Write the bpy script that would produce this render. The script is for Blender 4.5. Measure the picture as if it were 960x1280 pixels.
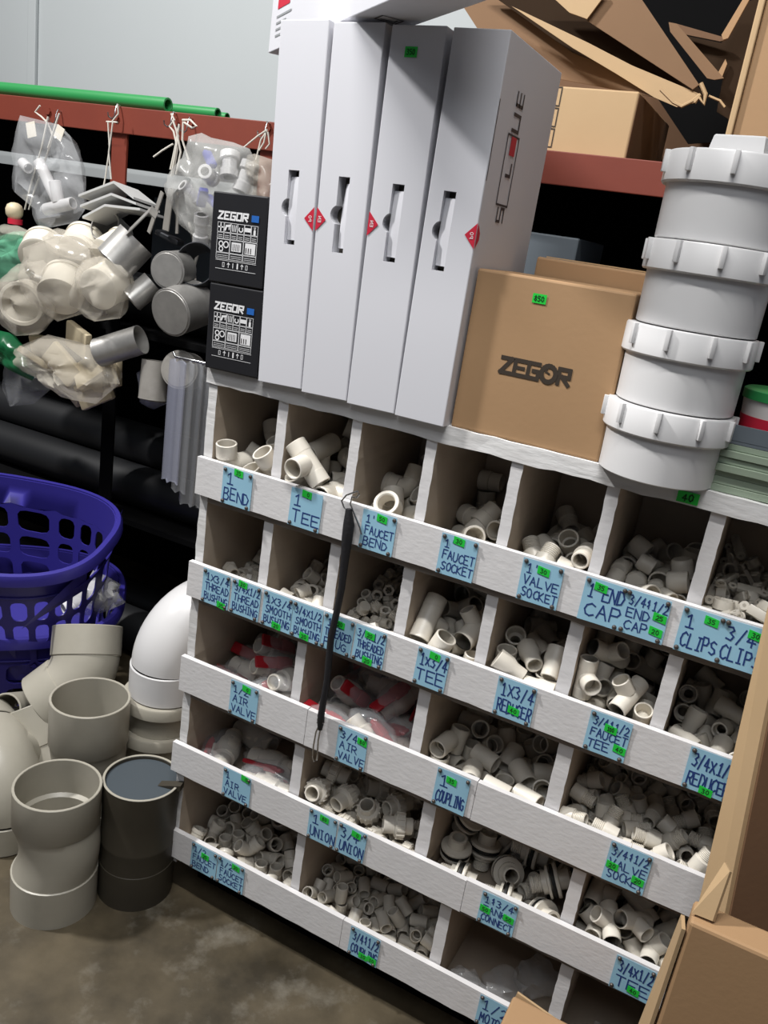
import bpy, bmesh, math, random
from mathutils import Matrix, Vector, Quaternion, noise

for o in list(bpy.data.objects): bpy.data.objects.remove(o, do_unlink=True)
SC = bpy.context.scene; COL = SC.collection

# ---------------------------------------------------------------- camera, world, lamps, exposure
cd = bpy.data.cameras.new('camera'); cam = bpy.data.objects.new('camera', cd); COL.objects.link(cam)
cd.sensor_fit = 'VERTICAL'; cd.sensor_height = 36.0; cd.lens = 36.0 * 1063.19 / 1280.0
cd.clip_start = .02
cam.matrix_world = Matrix([[0.879457, -0.265648, 0.394950, 0.807553], [0.453069, 0.212885, -0.865684, -1.053184], [0.145888, 0.940272, 0.307580, 1.218292], [0.000000, 0.000000, 0.000000, 1.000000]])
SC.camera = cam

wd = bpy.data.worlds.new('world'); SC.world = wd; wd.use_nodes = True
bg = wd.node_tree.nodes['Background']; bg.inputs[0].default_value = (.80, .86, 1.0, 1); bg.inputs[1].default_value = .115

def area_lamp(name, loc, target, size, power, color, size_y=None, spread=180):
    l = bpy.data.lights.new(name, 'AREA'); l.energy = power; l.color = color
    l.shape = 'RECTANGLE' if size_y else 'DISK'; l.size = size
    if size_y: l.size_y = size_y
    l.spread = math.radians(spread)
    o = bpy.data.objects.new(name, l); COL.objects.link(o); o.location = loc
    o.rotation_euler = (Vector(target) - Vector(loc)).to_track_quat('-Z', 'Y').to_euler()
    return o
# the shop's ceiling lamp, up to the left in front of the rack
area_lamp('ceiling_lamp', (-1.45, -.79, 3.33), (.35, 0, .8), .20, 122, (1.0, .985, .97))
# soft fill light added above the aisle, no lamp known there
area_lamp('aisle_fill', (.60, -1.80, 2.9), (.4, 0, .6), 1.5, 17, (.93, .96, 1.0), .9)
# added strip light before the rack, brightens the pieces near the lips
area_lamp('lip_fill', (.40, -.86, 2.95), (.40, -.35, 0), 1.2, 52, (1.0, .99, .97), .08)

SC.view_settings.view_transform = 'Standard'; SC.view_settings.look = 'None'
SC.view_settings.gamma = 1.0; SC.view_settings.use_curve_mapping = False
SC.view_settings.exposure = -0.27
# ---------------------------------------------------------------- mesh helpers
PI = math.pi
def T(x=0, y=0, z=0): return Matrix.Translation((x, y, z))
def RX(a): return Matrix.Rotation(math.radians(a), 4, 'X')
def RY(a): return Matrix.Rotation(math.radians(a), 4, 'Y')
def RZ(a): return Matrix.Rotation(math.radians(a), 4, 'Z')
ID = Matrix.Identity(4)

class MB:
    """collects shapes into one mesh"""
    def __init__(s): s.v = []; s.f = []
    def add(s, vs, fs, M=None):
        o = len(s.v)
        for p in vs: s.v.append(tuple((M @ Vector(p)) if M is not None else p))
        for q in fs: s.f.append(tuple(i + o for i in q))
        return s
    def lathe(s, prof, n=24, M=None, loop=False, a0=0.0, a1=360.0):
        full = abs(a1 - a0 - 360) < 1e-6
        m = len(prof); k = n if full else n + 1
        vs = []
        for i in range(k):
            a = math.radians(a0 + (a1 - a0) * i / n); c, d = math.cos(a), math.sin(a)
            for (r, z) in prof: vs.append((r * c, r * d, z))
        fs = []
        for i in range(n):
            j = (i + 1) % k
            for t in range(m if loop else m - 1):
                u = (t + 1) % m
                fs.append((i * m + t, j * m + t, j * m + u, i * m + u))
        if not full and loop:
            fs.append(tuple(range(m - 1, -1, -1))); fs.append(tuple((k - 1) * m + t for t in range(m)))
        return s.add(vs, fs, M)
    def sweep(s, pts, rad, n=8, M=None, cap=True, closed=False):
        P = [Vector(p) for p in pts]; m = len(P)
        if not hasattr(rad, '__len__'): rad = [rad] * m
        tg = []
        for i in range(m):
            a = P[(i - 1) % m] if (closed or i > 0) else P[i]; b = P[(i + 1) % m] if (closed or i < m - 1) else P[i]
            t = b - a; tg.append(t.normalized() if t.length > 1e-9 else Vector((0, 0, 1)))
        ref = Vector((0, 0, 1)) if abs(tg[0].z) < .9 else Vector((1, 0, 0))
        nx = (ref - tg[0] * ref.dot(tg[0])).normalized()
        vs = []
        for i in range(m):
            if i: nx = (nx - tg[i] * nx.dot(tg[i])).normalized()
            ny = tg[i].cross(nx)
            for j in range(n):
                a = 2 * PI * j / n
                vs.append(tuple(P[i] + (nx * math.cos(a) + ny * math.sin(a)) * rad[i]))
        fs = []
        for i in range(m if closed else m - 1):
            i2 = (i + 1) % m
            for j in range(n):
                j2 = (j + 1) % n
                fs.append((i * n + j, i * n + j2, i2 * n + j2, i2 * n + j))
        if cap and not closed:
            fs.append(tuple(range(n - 1, -1, -1))); fs.append(tuple((m - 1) * n + j for j in range(n)))
        return s.add(vs, fs, M)
    def box(s, x0, x1, y0, y1, z0, z1, M=None, b=0.0):
        if b <= 0:
            vs = [(x0,y0,z0),(x1,y0,z0),(x1,y1,z0),(x0,y1,z0),(x0,y0,z1),(x1,y0,z1),(x1,y1,z1),(x0,y1,z1)]
            return s.add(vs, [(0,3,2,1),(4,5,6,7),(0,1,5,4),(1,2,6,5),(2,3,7,6),(3,0,4,7)], M)
        bm = bmesh.new(); bmesh.ops.create_cube(bm, size=1)
        for v in bm.verts:
            v.co = Vector(((x0+x1)/2 + v.co.x*(x1-x0), (y0+y1)/2 + v.co.y*(y1-y0), (z0+z1)/2 + v.co.z*(z1-z0)))
        bmesh.ops.bevel(bm, geom=bm.edges[:], offset=b, segments=2, affect='EDGES', profile=.5)
        bm.verts.index_update()
        s.add([tuple(v.co) for v in bm.verts], [tuple(v.index for v in f.verts) for f in bm.faces], M)
        bm.free(); return s
    def prism(s, poly, y0, y1, M=None):
        """polygon of (x, z) extruded from y0 to y1"""
        n = len(poly)
        vs = [(x, y0, z) for x, z in poly] + [(x, y1, z) for x, z in poly]
        fs = [tuple(range(n)), tuple(range(2*n - 1, n - 1, -1))] + [(i, n + i, n + (i+1) % n, (i+1) % n) for i in range(n)]
        return s.add(vs, fs, M)
    def mesh(s, name, smooth=38):
        me = bpy.data.meshes.new(name); me.from_pydata(s.v, [], s.f)
        bm = bmesh.new(); bm.from_mesh(me); bmesh.ops.recalc_face_normals(bm, faces=bm.faces[:]); bm.to_mesh(me); bm.free()
        if smooth:
            me.shade_smooth(); me.set_sharp_from_angle(angle=math.radians(smooth))
        me.update(); return me

def ring(R, r, z0, z1, c=.0008):
    """profile of a tube with softened rims"""
    return [(r, z0 + c), (r + c, z0), (R - c, z0), (R, z0 + c), (R, z1 - c), (R - c, z1), (r + c, z1), (r, z1 - c)]

# ---------------------------------------------------------------- pipe fittings (each returns a list of (part name or None, MB, material key))
def f_bend(R=.019, L=.042, w=.0033, thick_end=0.0):
    m = MB(); Rb = R * 1.02
    pts = [(Rb - Rb * math.sin(t), 0, Rb - Rb * math.cos(t)) for t in [PI/2 * i / 8 for i in range(9)]]
    m.sweep(pts, R * .965, 22, cap=False)
    m.lathe(ring(R, R - w, Rb * .96, L), 22, RY(90), True)
    m.lathe(ring(R + thick_end, R - w, Rb * .96, L), 22, None, True)
    if thick_end: m.lathe(ring(R + thick_end + .0015, R - w + .001, L - .007, L + .001), 22, None, True)
    return [(None, m, 'pvc')]
def f_tee(R=.019, L=.041, w=.0033, Rbr=None, Lbr=None):
    m = MB(); Rbr = Rbr or R; Lbr = Lbr or L
    m.lathe(ring(R, R - w, -L, L), 22, RY(90), True)
    m.lathe(ring(R * 1.02, R - w, -L, -L * .45), 22, RY(90), True); m.lathe(ring(R * 1.02, R - w, L * .45, L), 22, RY(90), True)
    m.lathe(ring(Rbr, Rbr - w, R * .55, Lbr), 22, None, True)
    return [(None, m, 'pvc')]
def f_socket(R=.019, L=.046, w=.0033, hexa=True):
    m = MB(); m.lathe([(R-w, 0), (R-.0008, 0), (R, .0008), (R, L*.5), (R*1.10, L*.53), (R*1.10, L-.001), (R*1.10-.001, L), (R-w+.001, L), (R-w-.001, L*.5)], 24, T(0,0,-L/2), True)
    return [(None, m, 'pvc')]
def f_valve_socket(R=.019, L=.052, w=.0033):
    m = MB(); rt = R * .82; h = L * .55
    pr = [(R-w, 0), (R-.0008, 0), (R, .0008), (R, h-.001), (R-.001, h)]
    z = h
    for i in range(7):
        pr += [(rt, z + .0004), (rt, z + (L-h)/7*.5), (rt-.0012, z + (L-h)/7*.75)]; z += (L-h)/7
    pr += [(rt-.001, L), (rt-w, L), (rt-w, h*.9), (R-w, h*.85)]
    m.lathe(pr, 22, T(0,0,-L/2), True)
    return [(None, m, 'pvc')]
def f_cap(R=.019, L=.033, w=.0033):
    m = MB(); m.lathe([(R-w, .0005), (R-w+.0005, 0), (R-.0008, 0), (R, .0008), (R*.99, L-.006), (R*.94, L-.002), (R*.8, L), (0, L)], 24, T(0,0,-L/2))
    m.lathe([(R-w, .0005), (R-w, L-.005), (0, L-.005)], 24, T(0,0,-L/2))
    return [(None, m, 'pvc')]
def f_clip(R=.015, wd=.013):
    m = MB(); t = .0022
    M = RX(90)
    m.lathe([(R-t, -wd/2), (R, -wd/2), (R, wd/2), (R-t, wd/2)], 18, M, True, -55, 235)
    # base foot with a lug and a screw hole
    m.box(-R*1.15, R*1.15, -wd/2, wd/2, -R-.001, -R*.62, None, .0008)
    for sx in (-1, 1):
        m.lathe([(.0022, -.0015), (wd*.48, -.0015), (wd*.48, .0015), (.0022, .0015)], 14, T(sx*(R*1.15+wd*.42), 0, -R*.8), True)
    return [(None, m, 'pvc')]
def f_thread_bush(R=.017, L=.03, w=.005):
    m = MB(); h = L*.38
    m.lathe([(R-w, 0), (R*1.12, 0), (R*1.12, h), (R-w, h)], 6, T(0,0,-L/2), True)
    pr = [(R-w, h*.9)]
    z = h
    for i in range(6): pr += [(R*.94, z+.0005), (R*.94, z+(L-h)/6*.5), (R*.94-.0011, z+(L-h)/6*.8)]; z += (L-h)/6
    pr += [(R*.9, L), (R-w, L)]
    m.lathe(pr, 22, T(0,0,-L/2), True)
    return [(None, m, 'pvc')]
def f_smooth_bush(R=.016, L=.028, w=.0045):
    m = MB(); m.lathe([(R-w, .0006), (R-w+.0006, 0), (R*1.07, 0), (R*1.07, L*.22), (R, L*.24), (R, L-.0008), (R-.0008, L), (R-w+.0006, L), (R-w, L-.0006)], 22, T(0,0,-L/2), True)
    return [(None, m, 'pvc')]
def f_plug(R=.0125, L=.026):
    m = MB(); h = L*.42
    m.box(-R*.55, R*.55, -R*.55, R*.55, 0, h, T(0,0,-L/2), .0008)
    pr = [(0, h*.7), (R*1.15, h*.7), (R*1.15, h)]
    z = h
    for i in range(5): pr += [(R, z+.0004), (R, z+(L-h)/5*.5), (R-.001, z+(L-h)/5*.8)]; z += (L-h)/5
    pr += [(R*.9, L), (0, L)]
    m.lathe(pr, 20, T(0,0,-L/2))
    return [(None, m, 'pvc')]
def f_reducer(R=.019, R2=.0155, L=.056, w=.0032):
    m = MB(); m.lathe([(R-w, .0006), (R-w+.0006, 0), (R-.0008, 0), (R, .0008), (R, L*.45), (R2, L*.62), (R2, L-.0008), (R2-.0008, L), (R2-w+.0006, L), (R2-w, L-.0006), (R2-w, L*.58), (R2-w-.002, L*.55), (R2-w-.002, L*.48), (R-w, L*.45)], 24, T(0,0,-L/2), True)
    return [(None, m, 'pvc')]
def f_coupling(R=.0185, L=.05, w=.0033):
    m = MB(); m.lathe([(R-w, .0006), (R-w+.0006, 0), (R-.0008, 0), (R, .0008), (R, L-.0008), (R-.0008, L), (R-w+.0006, L), (R-w, L-.0006), (R-w, L*.53), (R-w-.0016, L*.52), (R-w-.0016, L*.48), (R-w, L*.47)], 24, T(0,0,-L/2), True)
    return [(None, m, 'pvc')]
def f_union(R=.019, L=.066, w=.0036):
    m = MB(); RN = R*1.42
    m.lathe([(R-w, 0), (R-.001, 0), (R, .001), (R, L*.36), (R*1.3, L*.40), (R*1.3, L*.5), (R-w, L*.5)], 24, T(0,0,-L/2), True)
    m.lathe([(R-w, L*.5), (R*1.1, L*.5), (R*1.1, L*.72), (R*.98, L*.74), (R*.98, L-.001), (R*.98-.001, L), (R-w, L)], 24, T(0,0,-L/2), True)
    n = MB()
    n.lathe([(R*1.0, L*.42), (RN-.001, L*.42), (RN, L*.44), (RN, L*.70), (RN-.002, L*.74), (R*1.0, L*.74)], 28, T(0,0,-L/2), True)
    for k in range(14):
        a = 360*k/14
        n.box(RN-.001, RN+.0018, -.0016, .0016, L*.44, L*.71, T(0,0,-L/2) @ RZ(a))
    return [(None, m, 'pvc'), ('union_nut', n, 'pvc')]
def f_tank(R=.0165, L=.075, w=.0035):
    """tank connector: flanged threaded body, back nut and black rubber ring"""
    m = MB(); RF = R*1.95
    pr = [(R-w, 0), (R*1.12, 0), (R*1.12, L*.26), (RF-.001, L*.27), (RF, L*.29), (RF, L*.34), (RF-.001, L*.36), (R, L*.37)]
    z = L*.37; n = 12
    for i in range(n): pr += [(R, z+.0005), (R, z+(L*.63)/n*.5), (R-.0013, z+(L*.63)/n*.8)]; z += (L*.63)/n
    pr += [(R-.001, L), (R-w, L)]
    m.lathe(pr, 24, T(0,0,-L/2), True)
    nut = MB(); nut.lathe([(R, L*.50), (RF*.97, L*.50), (RF*.97, L*.56), (R*1.32, L*.58), (R*1.32, L*.70), (R, L*.70)], 24, T(0,0,-L/2), True)
    g = MB(); g.lathe([(R, L*.38), (RF*.95, L*.38), (RF*.97, L*.42), (RF*.95, L*.455), (R, L*.455)], 24, T(0,0,-L/2), True)
    return [(None, m, 'pvc'), ('back_nut', nut, 'pvc'), ('rubber_gasket', g, 'rubber')]
def f_air_valve(R=.0165, L=.098, w=.003):
    """ball valve with a lever"""
    m = MB()
    m.lathe([(R-w, 0), (R-.001, 0), (R, .001), (R, L*.24), (R*1.28, L*.28), (R*1.28, L*.36), (R*1.38, L*.42), (R*1.42, L*.5), (R*1.38, L*.58), (R*1.28, L*.64), (R*1.28, L*.72), (R, L*.76), (R, L-.001), (R-.001, L), (R-w, L)], 22, T(0,0,-L/2), True)
    m.lathe([(0, 0), (R*.62, 0), (R*.62, R*2.0), (0, R*2.0)], 16, RY(90))
    h = MB()
    h.box(R*1.75, R*2.2, -.0105, .0105, -.020, .056, None, .003)
    h.box(R*1.55, R*2.3, -.012, .012, -.013, .013, None, .003)
    return [(None, m, 'pvc'), ('lever', h, 'red')]
# ---------------------------------------------------------------- materials
def rgb(h):
    h = h.lstrip('#'); r = []
    for i in (0, 2, 4):
        c = int(h[i:i+2], 16) / 255; r.append(c / 12.92 if c <= .04045 else ((c + .055) / 1.055) ** 2.4)
    return (*r, 1)
def mat(name, col, rough=.5, metal=0.0, var=0.0, vscale=8.0, vcol=None, bump=0.0, bscale=60.0, stretch=(1, 1, 1), spec=.5, alpha=1.0, coat=0.0, detail=4.0):
    m = bpy.data.materials.new(name); m.use_nodes = True; nt = m.node_tree; N = nt.nodes; L = nt.links
    b = N['Principled BSDF']; b.inputs['Base Color'].default_value = rgb(col); b.inputs['Roughness'].default_value = rough
    b.inputs['Metallic'].default_value = metal; b.inputs['Specular IOR Level'].default_value = spec; b.inputs['Alpha'].default_value = alpha
    b.inputs['Coat Weight'].default_value = coat
    if var > 0 or bump > 0:
        tc = N.new('ShaderNodeTexCoord'); mp = N.new('ShaderNodeMapping'); mp.inputs['Scale'].default_value = stretch
        L.new(tc.outputs['Object'], mp.inputs['Vector'])
    if var > 0:
        n = N.new('ShaderNodeTexNoise'); n.inputs['Scale'].default_value = vscale; n.inputs['Detail'].default_value = detail; n.inputs['Roughness'].default_value = .6
        L.new(mp.outputs[0], n.inputs['Vector'])
        r = N.new('ShaderNodeValToRGB'); r.color_ramp.elements[0].position = .35; r.color_ramp.elements[1].position = .68
        L.new(n.outputs['Fac'], r.inputs['Fac'])
        x = N.new('ShaderNodeMixRGB'); x.inputs[1].default_value = rgb(col); x.inputs[2].default_value = rgb(vcol or '#000000')
        mm = N.new('ShaderNodeMath'); mm.operation = 'MULTIPLY'; mm.inputs[1].default_value = var
        L.new(r.outputs['Color'], mm.inputs[0]); L.new(mm.outputs[0], x.inputs[0]); L.new(x.outputs[0], b.inputs['Base Color'])
    if bump > 0:
        n2 = N.new('ShaderNodeTexNoise'); n2.inputs['Scale'].default_value = bscale; n2.inputs['Detail'].default_value = 5
        L.new(mp.outputs[0], n2.inputs['Vector'])
        bp = N.new('ShaderNodeBump'); bp.inputs['Strength'].default_value = bump; bp.inputs['Distance'].default_value = .0012
        L.new(n2.outputs['Fac'], bp.inputs['Height']); L.new(bp.outputs[0], b.inputs['Normal'])
    return m
def film(name, col, alpha, rough=.12, bump=.6, bscale=22.0):
    m = mat(name, col, rough, bump=bump, bscale=bscale, alpha=alpha, spec=.6)
    return m
M = {
 'pvc': mat('cream_pvc', '#dfd9cd', .36, var=.3, vscale=14, vcol='#d0c7b7'),
 'pvcw': mat('white_pvc', '#d3d2d2', .35, var=.12, vscale=12, vcol='#cfcdca'),
 'pvcg': mat('grey_white_pvc', '#aba699', .38, var=.45, vscale=9, vcol='#949083'),
 'pvcdark': mat('dark_grey_pvc', '#3e392f', .5, var=.5, vscale=12, vcol='#302b23'),
 'paint': mat('white_rack_paint', '#dddbdb', .55, var=.16, vscale=26, vcol='#c4c1c0', bump=.35, bscale=90, stretch=(1, 1, 2)),
 'grain': mat('rough_sawn_white_paint', '#dfdedd', .65, var=.4, vscale=60, vcol='#b9b5b0', bump=.9, bscale=120, stretch=(.25, .25, 1)),
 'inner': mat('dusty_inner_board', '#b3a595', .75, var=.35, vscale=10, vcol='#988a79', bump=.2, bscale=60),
 'wood': mat('bare_dark_edge', '#8a8178', .8, var=.4, vscale=40, vcol='#6b625a', bump=.3, bscale=80, stretch=(.2, 1, 1)),
 'card': mat('blue_card', '#97c4da', .7, var=.25, vscale=18, vcol='#86b4cc'),
 'ink': mat('blue_marker_ink', '#1f3a78', .6),
 'sticker': mat('green_sticker', '#22c840', .5),
 'stickerink': mat('dark_green_ink', '#0d4d1c', .6),
 'pin': mat('dull_metal_tack', '#59524e', .45, metal=.6),
 'carton': mat('white_carton', '#d2d2d7', .5, var=.1, vscale=5, vcol='#c6c6cc'),
 'slot': mat('dark_slot', '#4b463f', .8),
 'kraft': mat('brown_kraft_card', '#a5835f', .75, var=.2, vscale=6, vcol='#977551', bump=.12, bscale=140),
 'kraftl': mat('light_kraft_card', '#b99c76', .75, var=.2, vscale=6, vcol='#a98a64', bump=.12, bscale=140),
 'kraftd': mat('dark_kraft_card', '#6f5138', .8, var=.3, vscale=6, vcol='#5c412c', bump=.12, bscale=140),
 'kraftink': mat('dark_brown_print', '#33291f', .7),
 'blackcard': mat('black_carton', '#1d1d20', .42, var=.1, vscale=20, vcol='#27272a'),
 'whiteprint': mat('white_print', '#dededf', .6), 'greyprint': mat('grey_print', '#8d9092', .6), 'blueprint': mat('blue_print', '#1f5fae', .5),
 'redprint': mat('red_print', '#c01f38', .5), 'darkprint': mat('dark_grey_print', '#3a3334', .6),
 'rubber': mat('black_rubber', '#141414', .6), 'red': mat('red_plastic', '#ad1b28', .4),
 'film': film('clear_plastic_film', '#e6e8ea', .21), 'filmm': film('milky_plastic_film', '#dcdcd8', .34, .2), 'filmb': film('lavender_plastic_film', '#a9acbe', .34, .2),
 'filmg': film('pale_green_plastic_film', '#7cc9a3', .55, .2), 'filmd': film('dark_green_plastic_film', '#1f6b41', .75, .25), 'filmc': film('cream_plastic_film', '#ddd6c8', .34, .15), 'sleeve': film('clear_plastic_sleeve', '#aeb0b4', .24, .15, .3),
 'blackbag': mat('black_plastic_bag', '#0f1012', .3, bump=.8, bscale=30),
 'galv': mat('galvanised_steel', '#b3b1ad', .36, metal=.55, var=.5, vscale=18, vcol='#7e7c79', bump=.1, bscale=30),
 'galvd': mat('dull_galvanised_steel', '#98948e', .5, metal=.25, var=.5, vscale=14, vcol='#6a6762'),
 'bracket': mat('pale_zinc_plate', '#cfcfcd', .4, metal=.15),
 'kraftshade': mat('shade_brown_card', '#7f6145', .8, var=.3, vscale=6, vcol='#6d5138', bump=.12, bscale=140), 'kraftx': mat('shade_dark_card', '#33261b', .85, spec=.1),  # both browns are darkened to stand in for shade
 'steel': mat('dark_steel', '#4a4c50', .4, metal=.7), 'chrome': mat('bright_steel_wire', '#c9c9c9', .22, metal=1.0),
 'redox': mat('red_oxide_paint', '#75301f', .6, var=.3, vscale=10, vcol='#64261b', bump=.15, bscale=50),
 'green': mat('green_pipe', '#2c8849', .4, var=.2, vscale=4, vcol='#237341'),
 'greenin': mat('dark_pipe_bore', '#173a22', .7),
 'basket': mat('blue_violet_plastic', '#352f88', .4, var=.15, vscale=5, vcol='#2b2672'),
 'rope': mat('black_cord', '#17161a', .7, bump=.6, bscale=300), 'twine': mat('white_twine', '#cfcac0', .8),
 'cream': mat('cream_plastic', '#e3ddcf', .35, var=.25, vscale=10, vcol='#d6cdb9'), 'yellowed': mat('yellowed_plastic', '#d0c2a4', .45, var=.3, vscale=10, vcol='#bfae8c'),
 'blue': mat('blue_plastic_handle', '#2b37a0', .4), 'discgrey': mat('slate_grey_disc', '#434b51', .5),
 'blackpipe': mat('black_pipe', '#1b1c1e', .5), 'greybox': mat('slate_grey_carton', '#5c646b', .6), 'palegrey': mat('pale_grey_sheet', '#a9acae', .5),
 'shadeblack': mat('shade_black', '#0c0c0d', .9, spec=.08), 'padgreen': mat('pale_green_paper', '#909e8b', .7, var=.5, vscale=120, vcol='#87967f', stretch=(.02, .02, 3)),  # the black one stands in for deep shade
 'wall': mat('painted_wall', '#bcc1c2', .85, var=.2, vscale=1.6, vcol='#b0b5b7', bump=.05, bscale=40),
 'tubwhite': mat('white_tub', '#cfcac6', .4), 'redbox': mat('red_box', '#b02a22', .45),
}
def floor_mat():
    m = mat('stained_concrete', '#5d5341', .42, var=.95, vscale=5.5, vcol='#2c261a', bump=.3, bscale=24, detail=10)
    nt = m.node_tree; N = nt.nodes; L = nt.links; b = N['Principled BSDF']
    src = b.inputs['Base Color'].links[0].from_socket
    tc = N.new('ShaderNodeTexCoord'); n = N.new('ShaderNodeTexNoise'); n.inputs['Scale'].default_value = 9; n.inputs['Detail'].default_value = 9; n.inputs['Roughness'].default_value = .65
    L.new(tc.outputs['Object'], n.inputs['Vector'])
    r = N.new('ShaderNodeValToRGB'); r.color_ramp.elements[0].position = .54; r.color_ramp.elements[1].position = .72
    L.new(n.outputs['Fac'], r.inputs['Fac'])
    mm = N.new('ShaderNodeMath'); mm.operation = 'MULTIPLY'; mm.inputs[1].default_value = .30; L.new(r.outputs['Color'], mm.inputs[0])
    x = N.new('ShaderNodeMixRGB'); x.inputs[2].default_value = rgb('#a39e92'); L.new(mm.outputs[0], x.inputs[0]); L.new(src, x.inputs[1]); L.new(x.outputs[0], b.inputs['Base Color'])
    rr = N.new('ShaderNodeMapRange'); rr.inputs[3].default_value = .3; rr.inputs[4].default_value = .65; L.new(n.outputs['Fac'], rr.inputs[0]); L.new(rr.outputs[0], b.inputs['Roughness'])
    return m
M['floor'] = floor_mat()

# ---------------------------------------------------------------- objects, parts, labels
ORG = {}
def _link(name, me, m):
    me.materials.append(M[m] if isinstance(m, str) else m)
    o = bpy.data.objects.new(name, me); COL.objects.link(o); return o
def tag(o, label=None, cat=None, group=None, kind=None):
    if label: o['label'] = label
    if cat: o['category'] = cat
    if group: o['group'] = group
    if kind: o['kind'] = kind
    return o
def root(name, loc, label, cat, group=None):
    o = bpy.data.objects.new(name, None); COL.objects.link(o); o.location = loc; o.empty_display_size = .05
    ORG[o.name] = Vector(loc); return tag(o, label, cat, group)
def part(name, mb, m, par, label=None, smooth=38):
    """mb holds world coordinates; the part's own origin sits at its thing's base"""
    org = ORG[par.name]
    mb.v = [tuple(Vector(p) - org) for p in mb.v]
    o = _link(name, mb.mesh(name, smooth), m); o.parent = par; ORG[o.name] = org
    if label: o['label'] = label
    return o
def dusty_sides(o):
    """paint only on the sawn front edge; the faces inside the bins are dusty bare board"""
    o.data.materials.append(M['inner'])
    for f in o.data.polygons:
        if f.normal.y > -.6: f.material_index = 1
def single(name, mb, m, label, cat, group=None, kind=None, smooth=38):
    """a thing that is one mesh, origin at the middle of its base"""
    xs, ys, zs = zip(*mb.v)
    org = Vector(((min(xs)+max(xs))/2, (min(ys)+max(ys))/2, min(zs)))
    mb.v = [tuple(Vector(p) - org) for p in mb.v]
    o = _link(name, mb.mesh(name, smooth), m); o.location = org; ORG[o.name] = org
    return tag(o, label, cat, group, kind)
def struct(name, mb, m, smooth=0):
    o = _link(name, mb.mesh(name, smooth), m); o['kind'] = 'structure'; return o
def cut(o, mb):
    """carve the shape mb (same space as o's mesh) out of o"""
    c = bpy.data.objects.new('cutter', mb.mesh('cutter', 0)); COL.objects.link(c); c.parent = o.parent; c.location = o.location
    md = o.modifiers.new('cut', 'BOOLEAN'); md.operation = 'DIFFERENCE'; md.solver = 'EXACT'; md.object = c
    dg = bpy.context.evaluated_depsgraph_get(); me = bpy.data.meshes.new_from_object(o.evaluated_get(dg)); o.modifiers.clear()
    o.data = me; bpy.data.objects.remove(c, do_unlink=True)

# hand lettering: strokes on a 0..1 square
FONT = {
'A':'0,0 .5,1 1,0|.2,.4 .8,.4','B':'0,0 0,1 .7,1 .85,.78 .6,.55 0,.52|.6,.55 1,.3 .75,0 0,0','C':'1,.85 .6,1 .15,.8 0,.45 .2,.1 .6,0 1,.15','D':'0,0 0,1 .55,.95 1,.55 .7,.1 0,0',
'E':'1,1 0,1 0,0 1,0|0,.52 .8,.52','F':'1,1 0,1 0,0|0,.55 .75,.55','G':'1,.85 .55,1 .1,.8 0,.4 .25,.05 .7,0 1,.2 1,.45 .6,.45','H':'0,0 0,1|1,0 1,1|0,.5 1,.5','I':'.5,0 .5,1|.2,0 .8,0|.2,1 .8,1',
'J':'.7,1 .7,.2 .45,0 .1,.1','K':'0,0 0,1|.9,1 0,.45 1,0','L':'0,1 0,0 .9,0','M':'0,0 .1,1 .5,.4 .9,1 1,0','N':'0,0 0,1 1,0 1,1','O':'.5,1 .1,.8 0,.45 .2,.08 .55,0 .9,.2 1,.6 .8,.92 .5,1',
'P':'0,0 0,1 .75,.98 .95,.72 .7,.48 0,.45','R':'0,0 0,1 .75,.98 .95,.74 .7,.5 0,.48|.4,.48 1,0','S':'.95,.88 .5,1 .08,.8 .25,.55 .8,.42 .92,.18 .5,0 0,.12','T':'0,1 1,1|.5,1 .5,0','U':'0,1 0,.25 .3,0 .7,0 1,.25 1,1',
'V':'0,1 .5,0 1,1','X':'0,0 1,.9|0,.9 1,0','Z':'0,1 1,1 0,0 1,0','x':'.1,.1 .9,.75|.1,.75 .9,.1','1':'.25,.8 .55,1 .55,0|.2,0 .9,0','2':'.05,.8 .4,1 .85,.8 .75,.5 0,0 1,0','3':'.05,.95 .6,1 .85,.78 .4,.55 .9,.32 .6,0 0,.08',
'4':'.6,0 .6,1 0,.35 1,.35','5':'.9,1 .1,1 .1,.58 .65,.6 .9,.3 .55,0 .05,.08','0':'.5,1 .1,.75 .1,.25 .5,0 .9,.25 .9,.75 .5,1','8':'.5,.52 .15,.75 .5,1 .85,.75 .5,.52 .1,.25 .5,0 .9,.25 .5,.52','/':'.1,-.1 .9,1.05','&':'.6,1 .3,.75 .7,.55 .3,.3|.6,1 .6,.1',"'":'.3,1.05 .25,.8','-':'.1,.5 .9,.5',
}
def strokes(mb, pts, th, place, lift=0.0):
    """flat ribbon along 2D points; place(a, b, lift) gives the 3D point"""
    for (a, b), (c, d) in zip(pts, pts[1:]):
        L = math.hypot(c-a, d-b)
        if L < 1e-7: continue
        ux, uy = (c-a)/L, (d-b)/L; e = th*.42; lift += 1.2e-5
        a2, b2, c2, d2 = a-ux*e, b-uy*e, c+ux*e, d+uy*e; nx, ny = -uy*th/2, ux*th/2
        o = len(mb.v)
        mb.v += [tuple(place(a2-nx, b2-ny, lift)), tuple(place(c2-nx, d2-ny, lift)), tuple(place(c2+nx, d2+ny, lift)), tuple(place(a2+nx, b2+ny, lift))]
        mb.f.append((o, o+1, o+2, o+3))
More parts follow.
